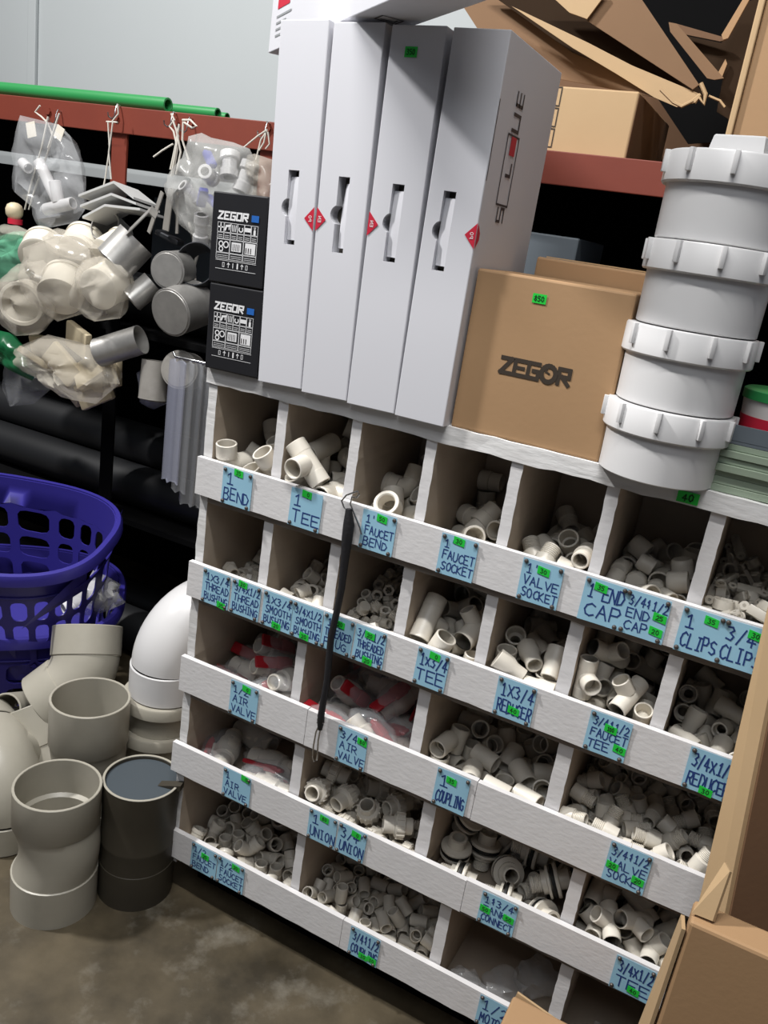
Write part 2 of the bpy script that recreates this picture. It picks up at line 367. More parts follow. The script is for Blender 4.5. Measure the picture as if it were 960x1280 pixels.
def write(mb, text, x, z, w, h, th, place, rng=None, sp=1.32, italic=0.0):
    """text from x, baseline z, filling the width w"""
    n = len(text); adv = w / max(1, (n - 1) * 1 + 1/sp); cw = adv / sp
    if n == 1: cw = min(w, h * .7); adv = cw
    for i, ch in enumerate(text):
        if ch in FONT:
            j = (lambda s: rng.uniform(-s, s)) if rng else (lambda s: 0)
            ox, oz, hh, sl = x + i*adv + j(cw*.05), z + j(h*.05), h*(1 + j(.08)), j(.06) + italic
            for st in FONT[ch].split('|'):
                P = []
                for q in st.split():
                    a, b = map(float, q.split(',')); P.append((ox + a*cw + sl*b*h, oz + b*hh))
                strokes(mb, P, th, place)
def pillow(outline, thick, seed=0, rings=7, wr=.25, nrm=(0, -1, 0), flat=0.0):
    """closed film bag inflated from an outline of 3D points"""
    P = [Vector(p) for p in outline]; n0 = len(P)
    Q = []
    for i in range(n0):
        a, b = P[i], P[(i+1) % n0]
        for k in range(3): Q.append(a.lerp(b, k/3))
    n = len(Q); c = sum(Q, Vector()) / n; N = Vector(nrm)
    mb = MB(); vs = []; fs = []
    for side in (1, -1):
        base = len(vs)
        for k in range(rings + 1):
            s = 1 - k / rings
            for i, p in enumerate(Q):
                q = c + (p - c) * s
                d = thick * .5 * (math.sqrt(max(0, 1 - s**2.2)) + flat * (1 if k else 0))
                ns = noise.noise(q * 28 + Vector((seed*3.1, side*1.7, seed))) * wr * thick * (1 - s**6) + noise.noise(q * 70 + Vector((seed, 0, side))) * wr * .45 * thick * (1 - s**6)
                vs.append(tuple(q + N * side * (d + ns)))
        for k in range(rings):
            for i in range(n):
                j = (i+1) % n
                fs.append((base + k*n + i, base + k*n + j, base + (k+1)*n + j, base + (k+1)*n + i))
    mb.add(vs, fs); return mb
def blob(center, size, seed, M4=None, amp=.22, sub=3):
    bm = bmesh.new(); bmesh.ops.create_icosphere(bm, subdivisions=sub, radius=1.0)
    mb = MB(); vs = []
    for v in bm.verts:
        p = v.co.copy(); s = 1 + amp * noise.noise(p * 1.9 + Vector((seed * 2.3, seed, 0))) + amp * .5 * noise.noise(p * 5 + Vector((0, seed, seed)))
        q = Vector((p.x * size[0], p.y * size[1], p.z * size[2])) * s
        vs.append(tuple((M4 @ q if M4 is not None else q) + Vector(center)))
    bm.verts.index_update()
    mb.add(vs, [tuple(v.index for v in f.verts) for f in bm.faces]); bm.free(); return mb
def aim(loc, axis, roll=0):
    """matrix whose +Z points along axis"""
    q = Vector(axis).normalized().to_track_quat('Z', 'Y')
    return Matrix.Translation(Vector(loc)) @ q.to_matrix().to_4x4() @ RZ(roll)
# rows: floor z, lip top z, ceiling z ; dividers (x0,x1)
ROWS = [
 dict(fl=.787, lip=.846, lb=.785, ce=.9645, dv=[(.130,.147),(.257,.273),(.374,.390),(.498,.514),(.625,.641),(.750,.768)]),
 dict(fl=.610, lip=.669, lb=.608, ce=.773, dv=[(.128,.145),(.248,.266),(.371,.389),(.500,.517),(.619,.638),(.748,.766)]),
 dict(fl=.430, lip=.493, lb=.428, ce=.596, dv=[(.213,.230),(.427,.446),(.642,.663)]),
 dict(fl=.268, lip=.324, lb=.266, ce=.416, dv=[(.233,.252),(.467,.488),(.702,.721)]),
 dict(fl=.087, lip=.143, lb=.085, ce=.254, dv=[(.261,.277),(.525,.544),(.720,.739)]),
]
XL, XR, RD = .018, .872, .225      # inside left, inside right, depth to the back board

KINDS = {
 'bend1': lambda: f_bend(.0168,.040,.0030), 'tee1': lambda: f_tee(.0162,.037,.0029), 'faucet_bend': lambda: f_bend(.0162,.039,.0029,.0018),
 'faucet_socket': lambda: f_socket(.0148,.037,.0028), 'valve_socket': lambda: f_valve_socket(.0150,.042,.0028), 'cap1': lambda: f_cap(.0148,.027,.0026), 'cap2': lambda: f_cap(.0120,.023,.0024),
 'clip1': lambda: f_clip(.0128,.012), 'thread_bush': lambda: f_thread_bush(.0112,.024,.004), 'smooth_bush': lambda: f_smooth_bush(.0110,.021,.0036),
 'thread_bush2': lambda: f_thread_bush(.0088,.019,.0033), 'plug': lambda: f_plug(.0095,.020), 'tee134': lambda: f_tee(.0160,.036,.0028,.0130,.034),
 'reducer1': lambda: f_reducer(.0152,.0122,.045,.0027), 'tee34': lambda: f_tee(.0126,.029,.0024), 'reducer34': lambda: f_reducer(.0130,.0108,.038,.0025),
 'air_valve': lambda: f_air_valve(.0140,.084,.0027), 'coupling1': lambda: f_coupling(.0150,.041,.0028), 'valve_socket34': lambda: f_valve_socket(.0122,.036,.0025),
 'air_valve_big': lambda: f_air_valve(.0165,.094,.003), 'union': lambda: f_union(.0138,.048,.0028), 'tank': lambda: f_tank(.0130,.060,.0028),
 'bend12': lambda: f_bend(.0118,.0285,.0024,.0013), 'faucet_socket12': lambda: f_socket(.0118,.030,.0025), 'coupling34': lambda: f_coupling(.0104,.031,.0022),
}
# ---------------------------------------------------------------- the room
struct('floor', MB().box(-3.2, 2.6, -2.6, 1.30, -.06, 0), 'floor')
struct('wall_back', MB().box(-3.2, 2.6, 1.25, 1.33, 0, 2.9), 'wall')
struct('trim_1', MB().box(-1.820, -1.783, 1.235, 1.249, 0, 2.9, None, .003), 'wall')

# ---------------------------------------------------------------- the white bin rack
rack = root('bin_rack', (.445, .11, 0), 'white painted wooden rack of open bins with blue hand-lettered cards', 'rack')
part('back_panel', MB().box(.002, .888, RD, RD + .008, .06, .964), 'inner', rack)
part('plinth', MB().box(.03, .86, .055, RD, 0, .072), 'shadeblack', rack, 'recessed base, blackened for shadow')  # black stands for the shadow under the rack
rng = random.Random(3)
def sawn(mb, x0, x1, y0, y1, z0, z1, axis='z', amp=.0012, n=9):
    """board whose front edges waver like a rough saw cut"""
    vs = []; fs = []
    for i in range(n + 1):
        t = i / n
        j = [rng.uniform(-amp, amp) for _ in range(4)] if 0 < i < n else [0]*4
        if axis == 'z': z = z0 + (z1-z0)*t; vs += [(x0+j[0], y0+abs(j[2])*.5, z), (x1+j[1], y0+abs(j[3])*.5, z), (x1, y1, z), (x0, y1, z)]
        else: x = x0 + (x1-x0)*t; vs += [(x, y0+abs(j[2])*.5, z0+j[0]), (x, y0+abs(j[3])*.5, z1+j[1]*.4), (x, y1, z1), (x, y1, z0)]
    for i in range(n):
        for k in range(4): fs.append((i*4+k, i*4+(k+1)%4, (i+1)*4+(k+1)%4, (i+1)*4+k))
    fs += [(3,2,1,0), tuple(n*4+k for k in range(4))]
    return mb.add(vs, fs)
part('top_board', sawn(MB(), -.002, .892, -.003, RD + .012, .9645, .988, 'x', .0016, 40), 'grain', rack, smooth=0)
for x0, x1 in ((.002, XL), (XR, .888)):
    so_ = part('side_panel', sawn(MB(), x0, x1, 0, RD, .066, .9643, 'z', .0010, 50), 'grain', rack, smooth=0)
    dusty_sides(so_) if x0 < .5 else None
for r in ROWS:
    dusty_sides(part('shelf_board', sawn(MB(), XL + .0003, XR - .0003, -.0012, RD - .0005, r['fl'] - .013, r['fl'] - .0003, 'x', .0008, 40), 'wood', rack, smooth=0))
    for a, b in r['dv']:
        dusty_sides(part('divider', sawn(MB(), a, b, rng.uniform(0, .003), RD - .0005, r['fl'], r['ce'] - .0003, 'z', .0005, 16), 'paint', rack, smooth=0))
LIPS = [[(-.001, .889)], [(-.001, .889)], [(-.001, .2535), (.2545, .5445), (.5453, .768), (.7688, .887)], [(-.004, .559), (.5598, .889)], [(.004, .372), (.3728, .889)]]
for r, segs in zip(ROWS, LIPS):
    for k, (a, b) in enumerate(segs):
        dz = rng.uniform(-.0015, .0015)
        part('front_lip', sawn(MB(), a, b, -.0105, -.0013, r['lb'] + dz, r['lip'] + dz, 'x', .0007, max(6, int((b-a)*40))), 'paint', rack, smooth=0)

# blue cards tacked to the lips: row, x0, x1, z0, z1, lines, stickers
CARDS = [
 (0, 0.0519, 0.1072, 0.786, 0.845, ["1'", 'BEND'], [(0.0811, 0.8403, '35')]),
 (0, 0.1774, 0.2322, 0.786, 0.845, ["1'", 'TEE'], [(0.2049, 0.8398, '60')]),
 (0, 0.3004, 0.3547, 0.786, 0.845, ["1'", 'FAUCET', 'BEND'], [(0.3315, 0.8375, '50')]),
 (0, 0.4246, 0.4788, 0.786, 0.845, ["1'", 'FAUCET', 'SOCKET'], [(0.4508, 0.839, '30')]),
 (0, 0.5435, 0.5991, 0.786, 0.845, ["1'", 'VALVE', 'SOCKET'], [(0.573, 0.8335, '30')]),
 (0, 0.6276, 0.6818, 0.786, 0.845, ['1 END', 'CAP'], [(0.6486, 0.8354, '35')]),
 (0, 0.6808, 0.7369, 0.786, 0.845, ['3/4&1/2', 'END', 'CAP'], [(0.7272, 0.8196, '25'), (0.7263, 0.8004, '20')]),
 (0, 0.7508, 0.8007, 0.786, 0.845, ['1', 'CLIPS'], [(0.7853, 0.8354, '35')]),
 (0, 0.7993, 0.8522, 0.786, 0.845, ["3/4'", 'CLIPS'], [(0.8359, 0.8342, '30')]),
 (1, 0.0306, 0.0847, 0.609, 0.668, ['1X3/4', 'THREAD', 'BUSHING'], [(0.0712, 0.6137, '20')]),
 (1, 0.0885, 0.144, 0.609, 0.668, ['3/4X1/2', 'THREAD', 'BUSHING'], [(0.1089, 0.6633, '20')]),
 (1, 0.1499, 0.2042, 0.609, 0.668, ['1X3/4', 'SMOOTH', 'BUSHING'], [(0.1787, 0.6149, '20')]),
 (1, 0.2056, 0.2597, 0.609, 0.668, ['3/4X1/2', 'SMOOTH', 'BUSHING'], [(0.2307, 0.6151, '20')]),
 (1, 0.2605, 0.3134, 0.609, 0.668, ['1/2', 'THREADED', 'PLUG'], [(0.2888, 0.6564, '20')]),
 (1, 0.3164, 0.3684, 0.609, 0.668, ['3/4X1/2', 'THREADED', 'BUSHING'], [(0.3411, 0.6563, '20'), (0.3425, 0.6147, '20')]),
 (1, 0.4192, 0.4687, 0.609, 0.668, ['1x3/4', 'TEE'], [(0.4459, 0.6612, '60')]),
 (1, 0.5444, 0.6001, 0.609, 0.668, ['1X3/4', 'REDUCER'], [(0.5736, 0.624, '40')]),
 (1, 0.6746, 0.7299, 0.609, 0.668, ['3/4&1/2', 'FAUCET', 'TEE'], [(0.7042, 0.6498, '100'), (0.721, 0.6257, '40')]),
 (1, 0.8046, 0.8631, 0.609, 0.668, ['3/4X1/2', 'REDUCER'], [(0.8341, 0.6137, '30')]),
 (2, 0.1065, 0.1616, 0.429, 0.492, ['1/2', 'AIR', 'VALVE'], [(0.1378, 0.4846, '60')]),
 (2, 0.3137, 0.3658, 0.429, 0.492, ['3/4', 'AIR', 'VALVE'], [(0.357, 0.4785, '80')]),
 (2, 0.4824, 0.5347, 0.429, 0.492, ["1'", 'COUPLING'], [(0.5065, 0.4777, '35')]),
 (2, 0.7417, 0.798, 0.429, 0.492, ['3/4&1/2', 'VALVE', 'SOCKET'], [(0.7511, 0.455, '20'), (0.7874, 0.4479, '20')]),
 (3, 0.1099, 0.1672, 0.267, 0.323, ['1', 'AIR', 'VALVE'], [(0.1551, 0.3185, '90')]),
 (3, 0.2839, 0.3364, 0.267, 0.323, ["1'", 'UNION'], [(0.3125, 0.3145, '80')]),
 (3, 0.3384, 0.3895, 0.267, 0.323, ["3/4'", 'UNION'], [(0.3707, 0.3136, '70')]),
 (3, 0.5871, 0.6435, 0.267, 0.323, ['1&3/4', 'TANK', 'CONNECT'], [(0.5962, 0.2929, '50'), (0.6328, 0.2946, '50')]),
 (3, 0.7894, 0.8447, 0.267, 0.323, ['3/4X1/2', 'TEE'], [(0.822, 0.2765, '40')]),
 (4, 0.0578, 0.1146, 0.086, 0.142, ['1/2', 'FAUCET', 'BEND'], [(0.0885, 0.1237, '20')]),
 (4, 0.117, 0.1745, 0.086, 0.142, ['1/2', 'FAUCET', 'SOCKET'], [(0.156, 0.1343, '20')]),
 (4, 0.3892, 0.4441, 0.086, 0.142, ['3/4&1/2', 'COUPLING'], [(0.4181, 0.0941, '10'), (0.4344, 0.0958, '10')]),
 (4, 0.6191, 0.6685, 0.086, 0.142, ['1/2', 'MOTOR'], [])]
crng = random.Random(11)
for row, x0, x1, z0, z1, lines, stickers in CARDS:
    yb = -.0118; W = x1 - x0; H = z1 - z0
    lean = crng.uniform(-.02, .02)
    def at_card(a, b, lift, x0=x0, z0=z0, W=W, H=H, lean=lean):
        u, v = a / W, b / H
        return (x0 + a + lean * b, yb - .0012 * (4 * (u - .5) ** 2) * (abs(v - .5) * 2) ** 2 * .6 - lift, z0 + b)
    mb = MB(); n = 8; vs = []; fs = []
    for d in (.0004, 0):
        for j in range(n + 1):
            for i in range(n + 1): vs.append(at_card(W*i/n, H*j/n, d))
    s1 = (n+1)**2
    for j in range(n):
        for i in range(n):
            q = (j*(n+1)+i, j*(n+1)+i+1, (j+1)*(n+1)+i+1, (j+1)*(n+1)+i); fs.append(q); fs.append(tuple(k + s1 for k in reversed(q)))
    rim = [i for i in range(n)] + [j*(n+1)+n for j in range(n)] + [n*(n+1)+i for i in range(n, 0, -1)] + [j*(n+1) for j in range(n, 0, -1)]
    for k in range(len(rim)): a, b = rim[k], rim[(k+1) % len(rim)]; fs.append((a, a + s1, b + s1, b))
    card = part('bin_label', mb.add(vs, fs), 'card', rack)
    card['label'] = 'blue card lettered ' + ' '.join(lines)
    ink = MB(); nl = len(lines); lh = H * .86 / nl
    for k, t in enumerate(lines):
        h = min(lh * .70, .024); zz = H * .93 - (k + 1) * lh + (lh - h) * .5
        ww = min(W * .86, len(t) * h * (.95 if nl < 3 else .8)); xx = W * .08 + (crng.uniform(0, .05) * W if nl > 1 else 0)
        ww = min(ww, W * .96 - xx)
        write(ink, t, xx, zz, ww, h, .0020 if nl < 3 else .0016, lambda a, b, l: at_card(a, b, .0007 + l), crng)
    part('lettering', ink, 'ink', card, smooth=0)
    for (sx, sz, txt) in stickers:
        sw, sh = .0165, .0105; a0, b0 = sx - x0 - sw/2, sz - z0 - sh/2
        st = MB(); o = [at_card(a0 + p*sw, b0 + q*sh - .12*sw*(p-.5), l) for l in (.0012, .0008) for p, q in ((0,0),(1,0),(1,1),(0,1))]
        st.add(o, [(0,1,2,3),(7,6,5,4),(0,4,5,1),(1,5,6,2),(2,6,7,3),(3,7,4,0)])
        s_ = part('price_sticker', st, 'sticker', card, 'green price sticker', smooth=0)
        fg = MB(); write(fg, txt, a0 + sw*.25, b0 + sh*.22, sw*.5, sh*.55, .0011, lambda a, b, l: at_card(a, b, .0014), crng)
        part('sticker_figures', fg, 'stickerink', card, smooth=0)
    for (p, q) in ((.08, .93), (.93, .93), (.07, .07), (.90, .06)):
        if crng.random() < .14: continue
        pn = MB().lathe([(0, .0032), (.0016, .0030), (.0026, .0020), (.0030, .0006), (.0030, 0), (0, 0)], 14, aim(at_card(p*W, q*H, .0006), (0, -1, .1)))
        part('tack', pn, 'pin', card)
st = MB().box(.5 * (0.7210 * 2) - .0125, 0.7210 + .0125, -.0052, -.0042, 0.9746 - .007, 0.9746 + .007)
sb = part('price_sticker', st, 'sticker', rack, 'green price sticker on the front edge of the top board', 0)
fg = MB(); write(fg, '40', 0.7210 - .006, 0.9746 - .004, .012, .008, .0016, lambda a, b, l: (a, -.0055, b), crng)
part('sticker_figures', fg, 'stickerink', rack, smooth=0)

# ---------------------------------------------------------------- fittings lying in the bins
PILES = {
 '0,0': [["bend1",0.1012,0.0693,0.7994,0.773,0.251,0.019,0.582],["bend1",0.0587,0.1843,0.8039,0.494,-0.492,-0.507,0.507],["bend1",0.0584,0.0404,0.8039,0.002,0.001,-0.706,0.709],["bend1",0.1154,0.1563,0.7966,0.63,0.152,-0.321,0.69],["bend1",0.0601,0.0959,0.8028,0.505,0.434,-0.526,-0.53],["bend1",0.0614,0.1454,0.798,0.816,-0.156,-0.517,0.207],["bend1",0.0615,0.0916,0.8338,0.765,0.403,-0.333,-0.377],["bend1",0.0746,0.1167,0.8126,0.117,0.329,-0.05,0.936],["bend1",0.089,0.0383,0.8092,0.897,0.272,-0.03,-0.347],["bend1",0.0867,0.2089,0.8151,0.971,0.138,-0.195,0.003],["bend1",0.0347,0.0187,0.8349,0.822,0.082,-0.041,0.562],["bend1",0.0954,0.1729,0.8437,0.579,-0.262,0.084,-0.768],["bend1",0.117,0.0293,0.8454,0.56,0.025,-0.315,0.766],["bend1",0.0673,0.1816,0.855,0.709,0.335,-0.404,0.471],["bend1",0.0526,0.1244,0.86,0.93,-0.16,-0.298,-0.143],["bend1",0.0349,0.2079,0.838,0.5,0.5,-0.5,0.5],["bend1",0.1007,0.0854,0.8515,0.433,-0.391,-0.293,-0.758]],
 '0,1': [["tee1",0.1738,0.0331,0.8262,0.557,-0.199,-0.483,-0.645],["tee1",0.1867,0.1818,0.8037,0.335,-0.335,-0.623,0.623],["tee1",0.2179,0.0393,0.8037,0.313,-0.315,0.636,-0.632],["tee1",0.2157,0.1155,0.8037,0.609,0.615,0.357,0.353],["tee1",0.1637,0.1313,0.8243,0.502,0.498,-0.502,0.498],["tee1",0.1958,0.184,0.8369,0.551,-0.556,-0.44,0.44],["tee1",0.2179,0.1075,0.8369,0.675,-0.66,-0.227,0.238],["tee1",0.2398,0.1847,0.8184,0.702,-0.115,-0.216,-0.669],["tee1",0.2174,0.1071,0.8702,0.675,-0.669,0.228,-0.21],["tee1",0.1843,0.1876,0.8701,0.498,-0.502,-0.498,0.502],["tee1",0.2196,0.0375,0.837,0.495,0.501,0.501,0.503],["tee1",0.2167,0.1845,0.8786,0.693,-0.279,0.465,-0.475],["tee1",0.1848,0.0137,0.8784,0.279,0.252,-0.697,0.61],["tee1",0.1951,0.1738,0.9018,0.644,0.534,-0.296,-0.461],["tee1",0.1637,0.0834,0.8846,0.045,-0.706,0.705,0.051]],
 '0,2': [["faucet_bend",0.3336,0.07,0.8283,0.705,0.059,0.705,0.056],["faucet_bend",0.3338,0.1555,0.8035,0.696,0.634,0.227,0.25],["faucet_bend",0.3144,0.1077,0.7973,0.145,-0.238,0.064,-0.958],["faucet_bend",0.3107,0.2148,0.7995,0.281,-0.3,0.413,-0.813],["faucet_bend",0.3302,0.015,0.8016,0.465,0.433,0.461,0.62],["faucet_bend",0.3142,0.1414,0.806,0.714,0.057,-0.698,-0.026],["faucet_bend",0.323,0.0435,0.831,0.484,0.239,-0.381,0.75],["faucet_bend",0.3522,0.1916,0.8285,0.646,0.393,-0.311,0.576],["faucet_bend",0.3577,0.1112,0.8338,0.461,-0.163,-0.391,-0.78],["faucet_bend",0.3141,0.1701,0.8321,0.033,0.064,0.255,0.964],["faucet_bend",0.2894,0.0418,0.7961,0.64,0.306,-0.239,0.663],["faucet_bend",0.3594,0.1549,0.9039,0.024,-0.57,0.795,0.207],["faucet_bend",0.3136,0.1089,0.8513,0.686,-0.19,-0.675,0.195],["faucet_bend",0.3244,0.2092,0.868,0.002,0.314,-0.07,0.947]],
 '0,3': [["faucet_socket",0.4064,0.0518,0.8033,0.657,-0.61,0.301,0.324],["faucet_socket",0.4776,0.054,0.8034,0.672,0.225,0.64,0.297],["faucet_socket",0.4132,0.1099,0.8033,0.051,0.508,-0.45,0.732],["faucet_socket",0.4513,0.1176,0.8033,0.077,0.355,-0.579,0.73],["faucet_socket",0.4155,0.1641,0.8033,0.636,-0.414,-0.538,0.366],["faucet_socket",0.4696,0.1615,0.8033,0.495,0.437,-0.52,0.542],["faucet_socket",0.4228,0.2024,0.8034,0.027,-0.63,-0.289,-0.721],["faucet_socket",0.4742,0.202,0.8033,0.468,-0.36,-0.576,0.566],["faucet_socket",0.4393,0.0203,0.8034,0.639,0.566,0.375,-0.361],["faucet_socket",0.4722,0.0863,0.8035,0.597,-0.511,0.489,-0.379],["faucet_socket",0.4141,0.1294,0.8311,0.685,-0.501,-0.51,0.142],["faucet_socket",0.4748,0.1285,0.8258,0.209,-0.653,0.469,-0.557],["faucet_socket",0.4406,0.1851,0.8266,0.37,-0.693,0.238,-0.572],["faucet_socket",0.4789,0.1695,0.8368,0.388,-0.097,-0.031,-0.916],["faucet_socket",0.4075,0.2086,0.8365,0.078,0.196,0.978,-0.003],["faucet_socket",0.4763,0.203,0.8361,0.707,-0.055,-0.666,0.232],["faucet_socket",0.4473,0.0497,0.8284,0.811,0.405,0.375,-0.193],["faucet_socket",0.4763,0.0188,0.8034,0.706,0.706,0.046,-0.046],["faucet_socket",0.4344,0.0827,0.821,0.351,-0.354,-0.238,-0.834],["faucet_socket",0.4778,0.136,0.8609,0.442,0.093,0.085,0.888],["faucet_socket",0.4376,0.1523,0.8348,0.347,0.374,0.859,0.043],["faucet_socket",0.4791,0.1699,0.8751,0.06,-0.081,-0.061,-0.993],["faucet_socket",0.4099,0.2071,0.8724,0.031,-0.731,-0.036,0.68],["faucet_socket",0.4815,0.2046,0.8683,0.334,0.294,0.59,-0.673],["faucet_socket",0.4064,0.0164,0.8058,0.0,-0.752,0.659,-0.0],["faucet_socket",0.4742,0.0939,0.8357,0.27,-0.462,-0.616,-0.578],["faucet_socket",0.444,0.1113,0.8454,0.363,0.474,-0.778,0.195]],
 '0,4': [["valve_socket",0.5376,0.0807,0.8022,0.553,-0.319,0.685,-0.35],["valve_socket",0.5986,0.0152,0.8023,0.644,0.293,-0.644,-0.293],["valve_socket",0.5458,0.1101,0.8021,0.048,0.662,-0.249,-0.705],["valve_socket",0.6097,0.0687,0.8022,0.602,-0.68,0.331,0.257],["valve_socket",0.5293,0.1492,0.8022,0.338,-0.427,0.59,0.596],["valve_socket",0.6097,0.1598,0.8022,0.614,-0.663,0.363,0.228],["valve_socket",0.5375,0.2046,0.8022,0.002,-0.743,0.105,-0.661],["valve_socket",0.5887,0.2028,0.8023,0.706,-0.406,-0.579,-0.047],["valve_socket",0.5366,0.0176,0.8023,0.621,0.257,-0.659,-0.339],["valve_socket",0.5963,0.0357,0.8248,0.6,-0.182,0.772,-0.103],["valve_socket",0.549,0.1406,0.8269,0.281,0.294,0.656,-0.636],["valve_socket",0.5713,0.0456,0.8022,0.061,0.755,0.037,0.652],["valve_socket",0.5453,0.1795,0.8184,0.509,-0.146,0.823,-0.203],["valve_socket",0.5765,0.0852,0.8022,0.656,-0.694,-0.137,-0.264],["valve_socket",0.5499,0.2097,0.8297,0.566,0.357,-0.558,-0.491],["valve_socket",0.5679,0.1501,0.8022,0.39,-0.051,-0.754,0.526],["valve_socket",0.5354,0.0635,0.8285,0.705,-0.05,-0.437,-0.556],["valve_socket",0.6098,0.0376,0.852,0.43,0.431,0.562,-0.56],["valve_socket",0.5483,0.0928,0.828,0.563,0.689,0.356,0.286],["valve_socket",0.6097,0.1209,0.8083,0.952,0.0,0.0,0.307],["valve_socket",0.5827,0.1309,0.8206,0.133,0.642,0.628,-0.419],["valve_socket",0.5873,0.1749,0.8278,0.359,0.794,0.395,0.291],["valve_socket",0.5478,0.1838,0.8504,0.466,0.3,0.766,-0.325],["valve_socket",0.601,0.2097,0.8297,0.537,0.166,0.82,0.109],["valve_socket",0.5612,0.0344,0.8347,0.251,-0.036,0.399,0.881],["valve_socket",0.597,0.088,0.8248,0.277,-0.497,-0.597,-0.566],["valve_socket",0.5758,0.1015,0.8418,0.366,-0.863,-0.296,-0.182]],
 '0,5': [["cap1",0.6557,0.0648,0.8019,0.618,-0.299,0.644,-0.338],["cap1",0.7133,0.0591,0.8008,0.313,-0.0,-0.0,-0.95],["cap1",0.6549,0.0993,0.8019,0.391,0.59,0.394,0.586],["cap1",0.6985,0.0995,0.8019,0.129,-0.147,0.694,0.693],["cap1",0.6561,0.1295,0.8008,0.731,-0.0,0.0,-0.682],["cap1",0.7203,0.1245,0.8008,0.0,0.695,0.719,0.0],["cap2",0.6529,0.1869,0.7991,0.632,-0.314,0.637,-0.311],["cap1",0.7351,0.1531,0.8019,0.587,-0.589,0.397,0.389],["cap2",0.6584,0.212,0.7988,0.808,-0.0,0.0,0.589],["cap1",0.7179,0.2,0.8019,0.212,-0.699,-0.123,-0.672],["cap2",0.6858,0.0628,0.7991,0.086,0.006,0.71,-0.699],["cap2",0.7225,0.0451,0.8267,0.697,-0.365,-0.609,-0.103],["cap2",0.6786,0.102,0.8208,0.604,-0.724,-0.273,-0.192],["cap2",0.7274,0.0977,0.7988,0.0,0.988,0.157,-0.0],["cap1",0.6559,0.128,0.8295,0.703,-0.708,-0.049,-0.043],["cap1",0.7108,0.1263,0.8295,0.587,-0.589,-0.397,-0.389],["cap2",0.6944,0.1731,0.7991,0.553,0.71,-0.01,-0.437],["cap2",0.7039,0.1484,0.7992,0.246,-0.636,0.316,0.66],["cap2",0.6528,0.2127,0.8228,0.447,-0.548,0.447,-0.548],["cap2",0.7092,0.2129,0.8241,0.662,0.333,0.504,0.444],["cap2",0.6774,0.0399,0.8131,0.028,0.229,-0.876,0.424],["cap2",0.7379,0.069,0.8153,0.466,-0.766,-0.376,-0.233],["cap1",0.6775,0.0764,0.825,0.753,0.613,-0.125,0.205],["cap1",0.7351,0.0977,0.8255,0.309,0.316,-0.635,0.633],["cap1",0.6655,0.1284,0.8578,0.008,0.549,-0.122,-0.827],["cap2",0.7379,0.1234,0.8262,0.662,0.678,-0.226,0.226],["cap1",0.6592,0.1598,0.8067,0.851,0.018,-0.424,-0.31],["cap1",0.7328,0.1818,0.8193,0.343,0.294,-0.245,0.858],["cap1",0.6808,0.2099,0.8373,0.906,-0.054,-0.401,0.125],["cap2",0.7376,0.2128,0.8254,0.017,-0.883,0.469,-0.023],["cap2",0.6535,0.0372,0.7989,0.007,-0.798,0.603,0.001],["cap1",0.73,0.0707,0.8436,0.594,-0.022,-0.803,0.046],["cap2",0.6534,0.0518,0.8283,0.533,0.846,-0.032,-0.01],["cap1",0.7292,0.1026,0.8539,0.454,0.148,-0.067,-0.876],["cap2",0.6535,0.1018,0.8286,0.002,0.66,0.751,-0.014],["cap2",0.6851,0.1226,0.8386,0.143,0.954,0.118,-0.237],["cap1",0.656,0.1558,0.8397,0.326,0.335,-0.639,0.611],["cap1",0.6859,0.128,0.8008,0.0,0.946,0.325,-0.0],["cap1",0.6767,0.1823,0.8175,0.298,-0.299,0.869,-0.257],["cap1",0.7351,0.194,0.8494,0.397,-0.915,-0.063,-0.033],["cap2",0.6601,0.0126,0.7992,0.62,0.391,-0.592,-0.335],["cap2",0.705,0.0712,0.8264,0.761,0.638,-0.064,0.096],["cap1",0.6996,0.029,0.8281,0.257,-0.795,0.218,0.505],["cap2",0.6822,0.0991,0.8463,0.687,0.301,-0.528,-0.399],["cap2",0.6554,0.0259,0.8236,0.894,0.039,-0.046,0.444],["cap2",0.7375,0.1477,0.8286,0.007,0.911,-0.413,0.003],["cap1",0.6847,0.1474,0.8276,0.185,0.979,0.063,-0.06],["cap1",0.7085,0.1635,0.823,0.774,0.14,-0.587,0.194],["cap1",0.7024,0.1862,0.8422,0.445,-0.556,-0.697,-0.085],["cap1",0.735,0.1513,0.8542,0.007,0.94,0.34,-0.003],["cap1",0.6952,0.0149,0.8019,0.587,0.396,0.589,0.389],["cap1",0.7245,0.0299,0.8008,0.0,-0.992,-0.126,-0.0],["cap1",0.7057,0.0985,0.8308,0.528,-0.534,-0.477,-0.457],["cap2",0.6531,0.078,0.8367,0.718,0.693,0.043,-0.05]],
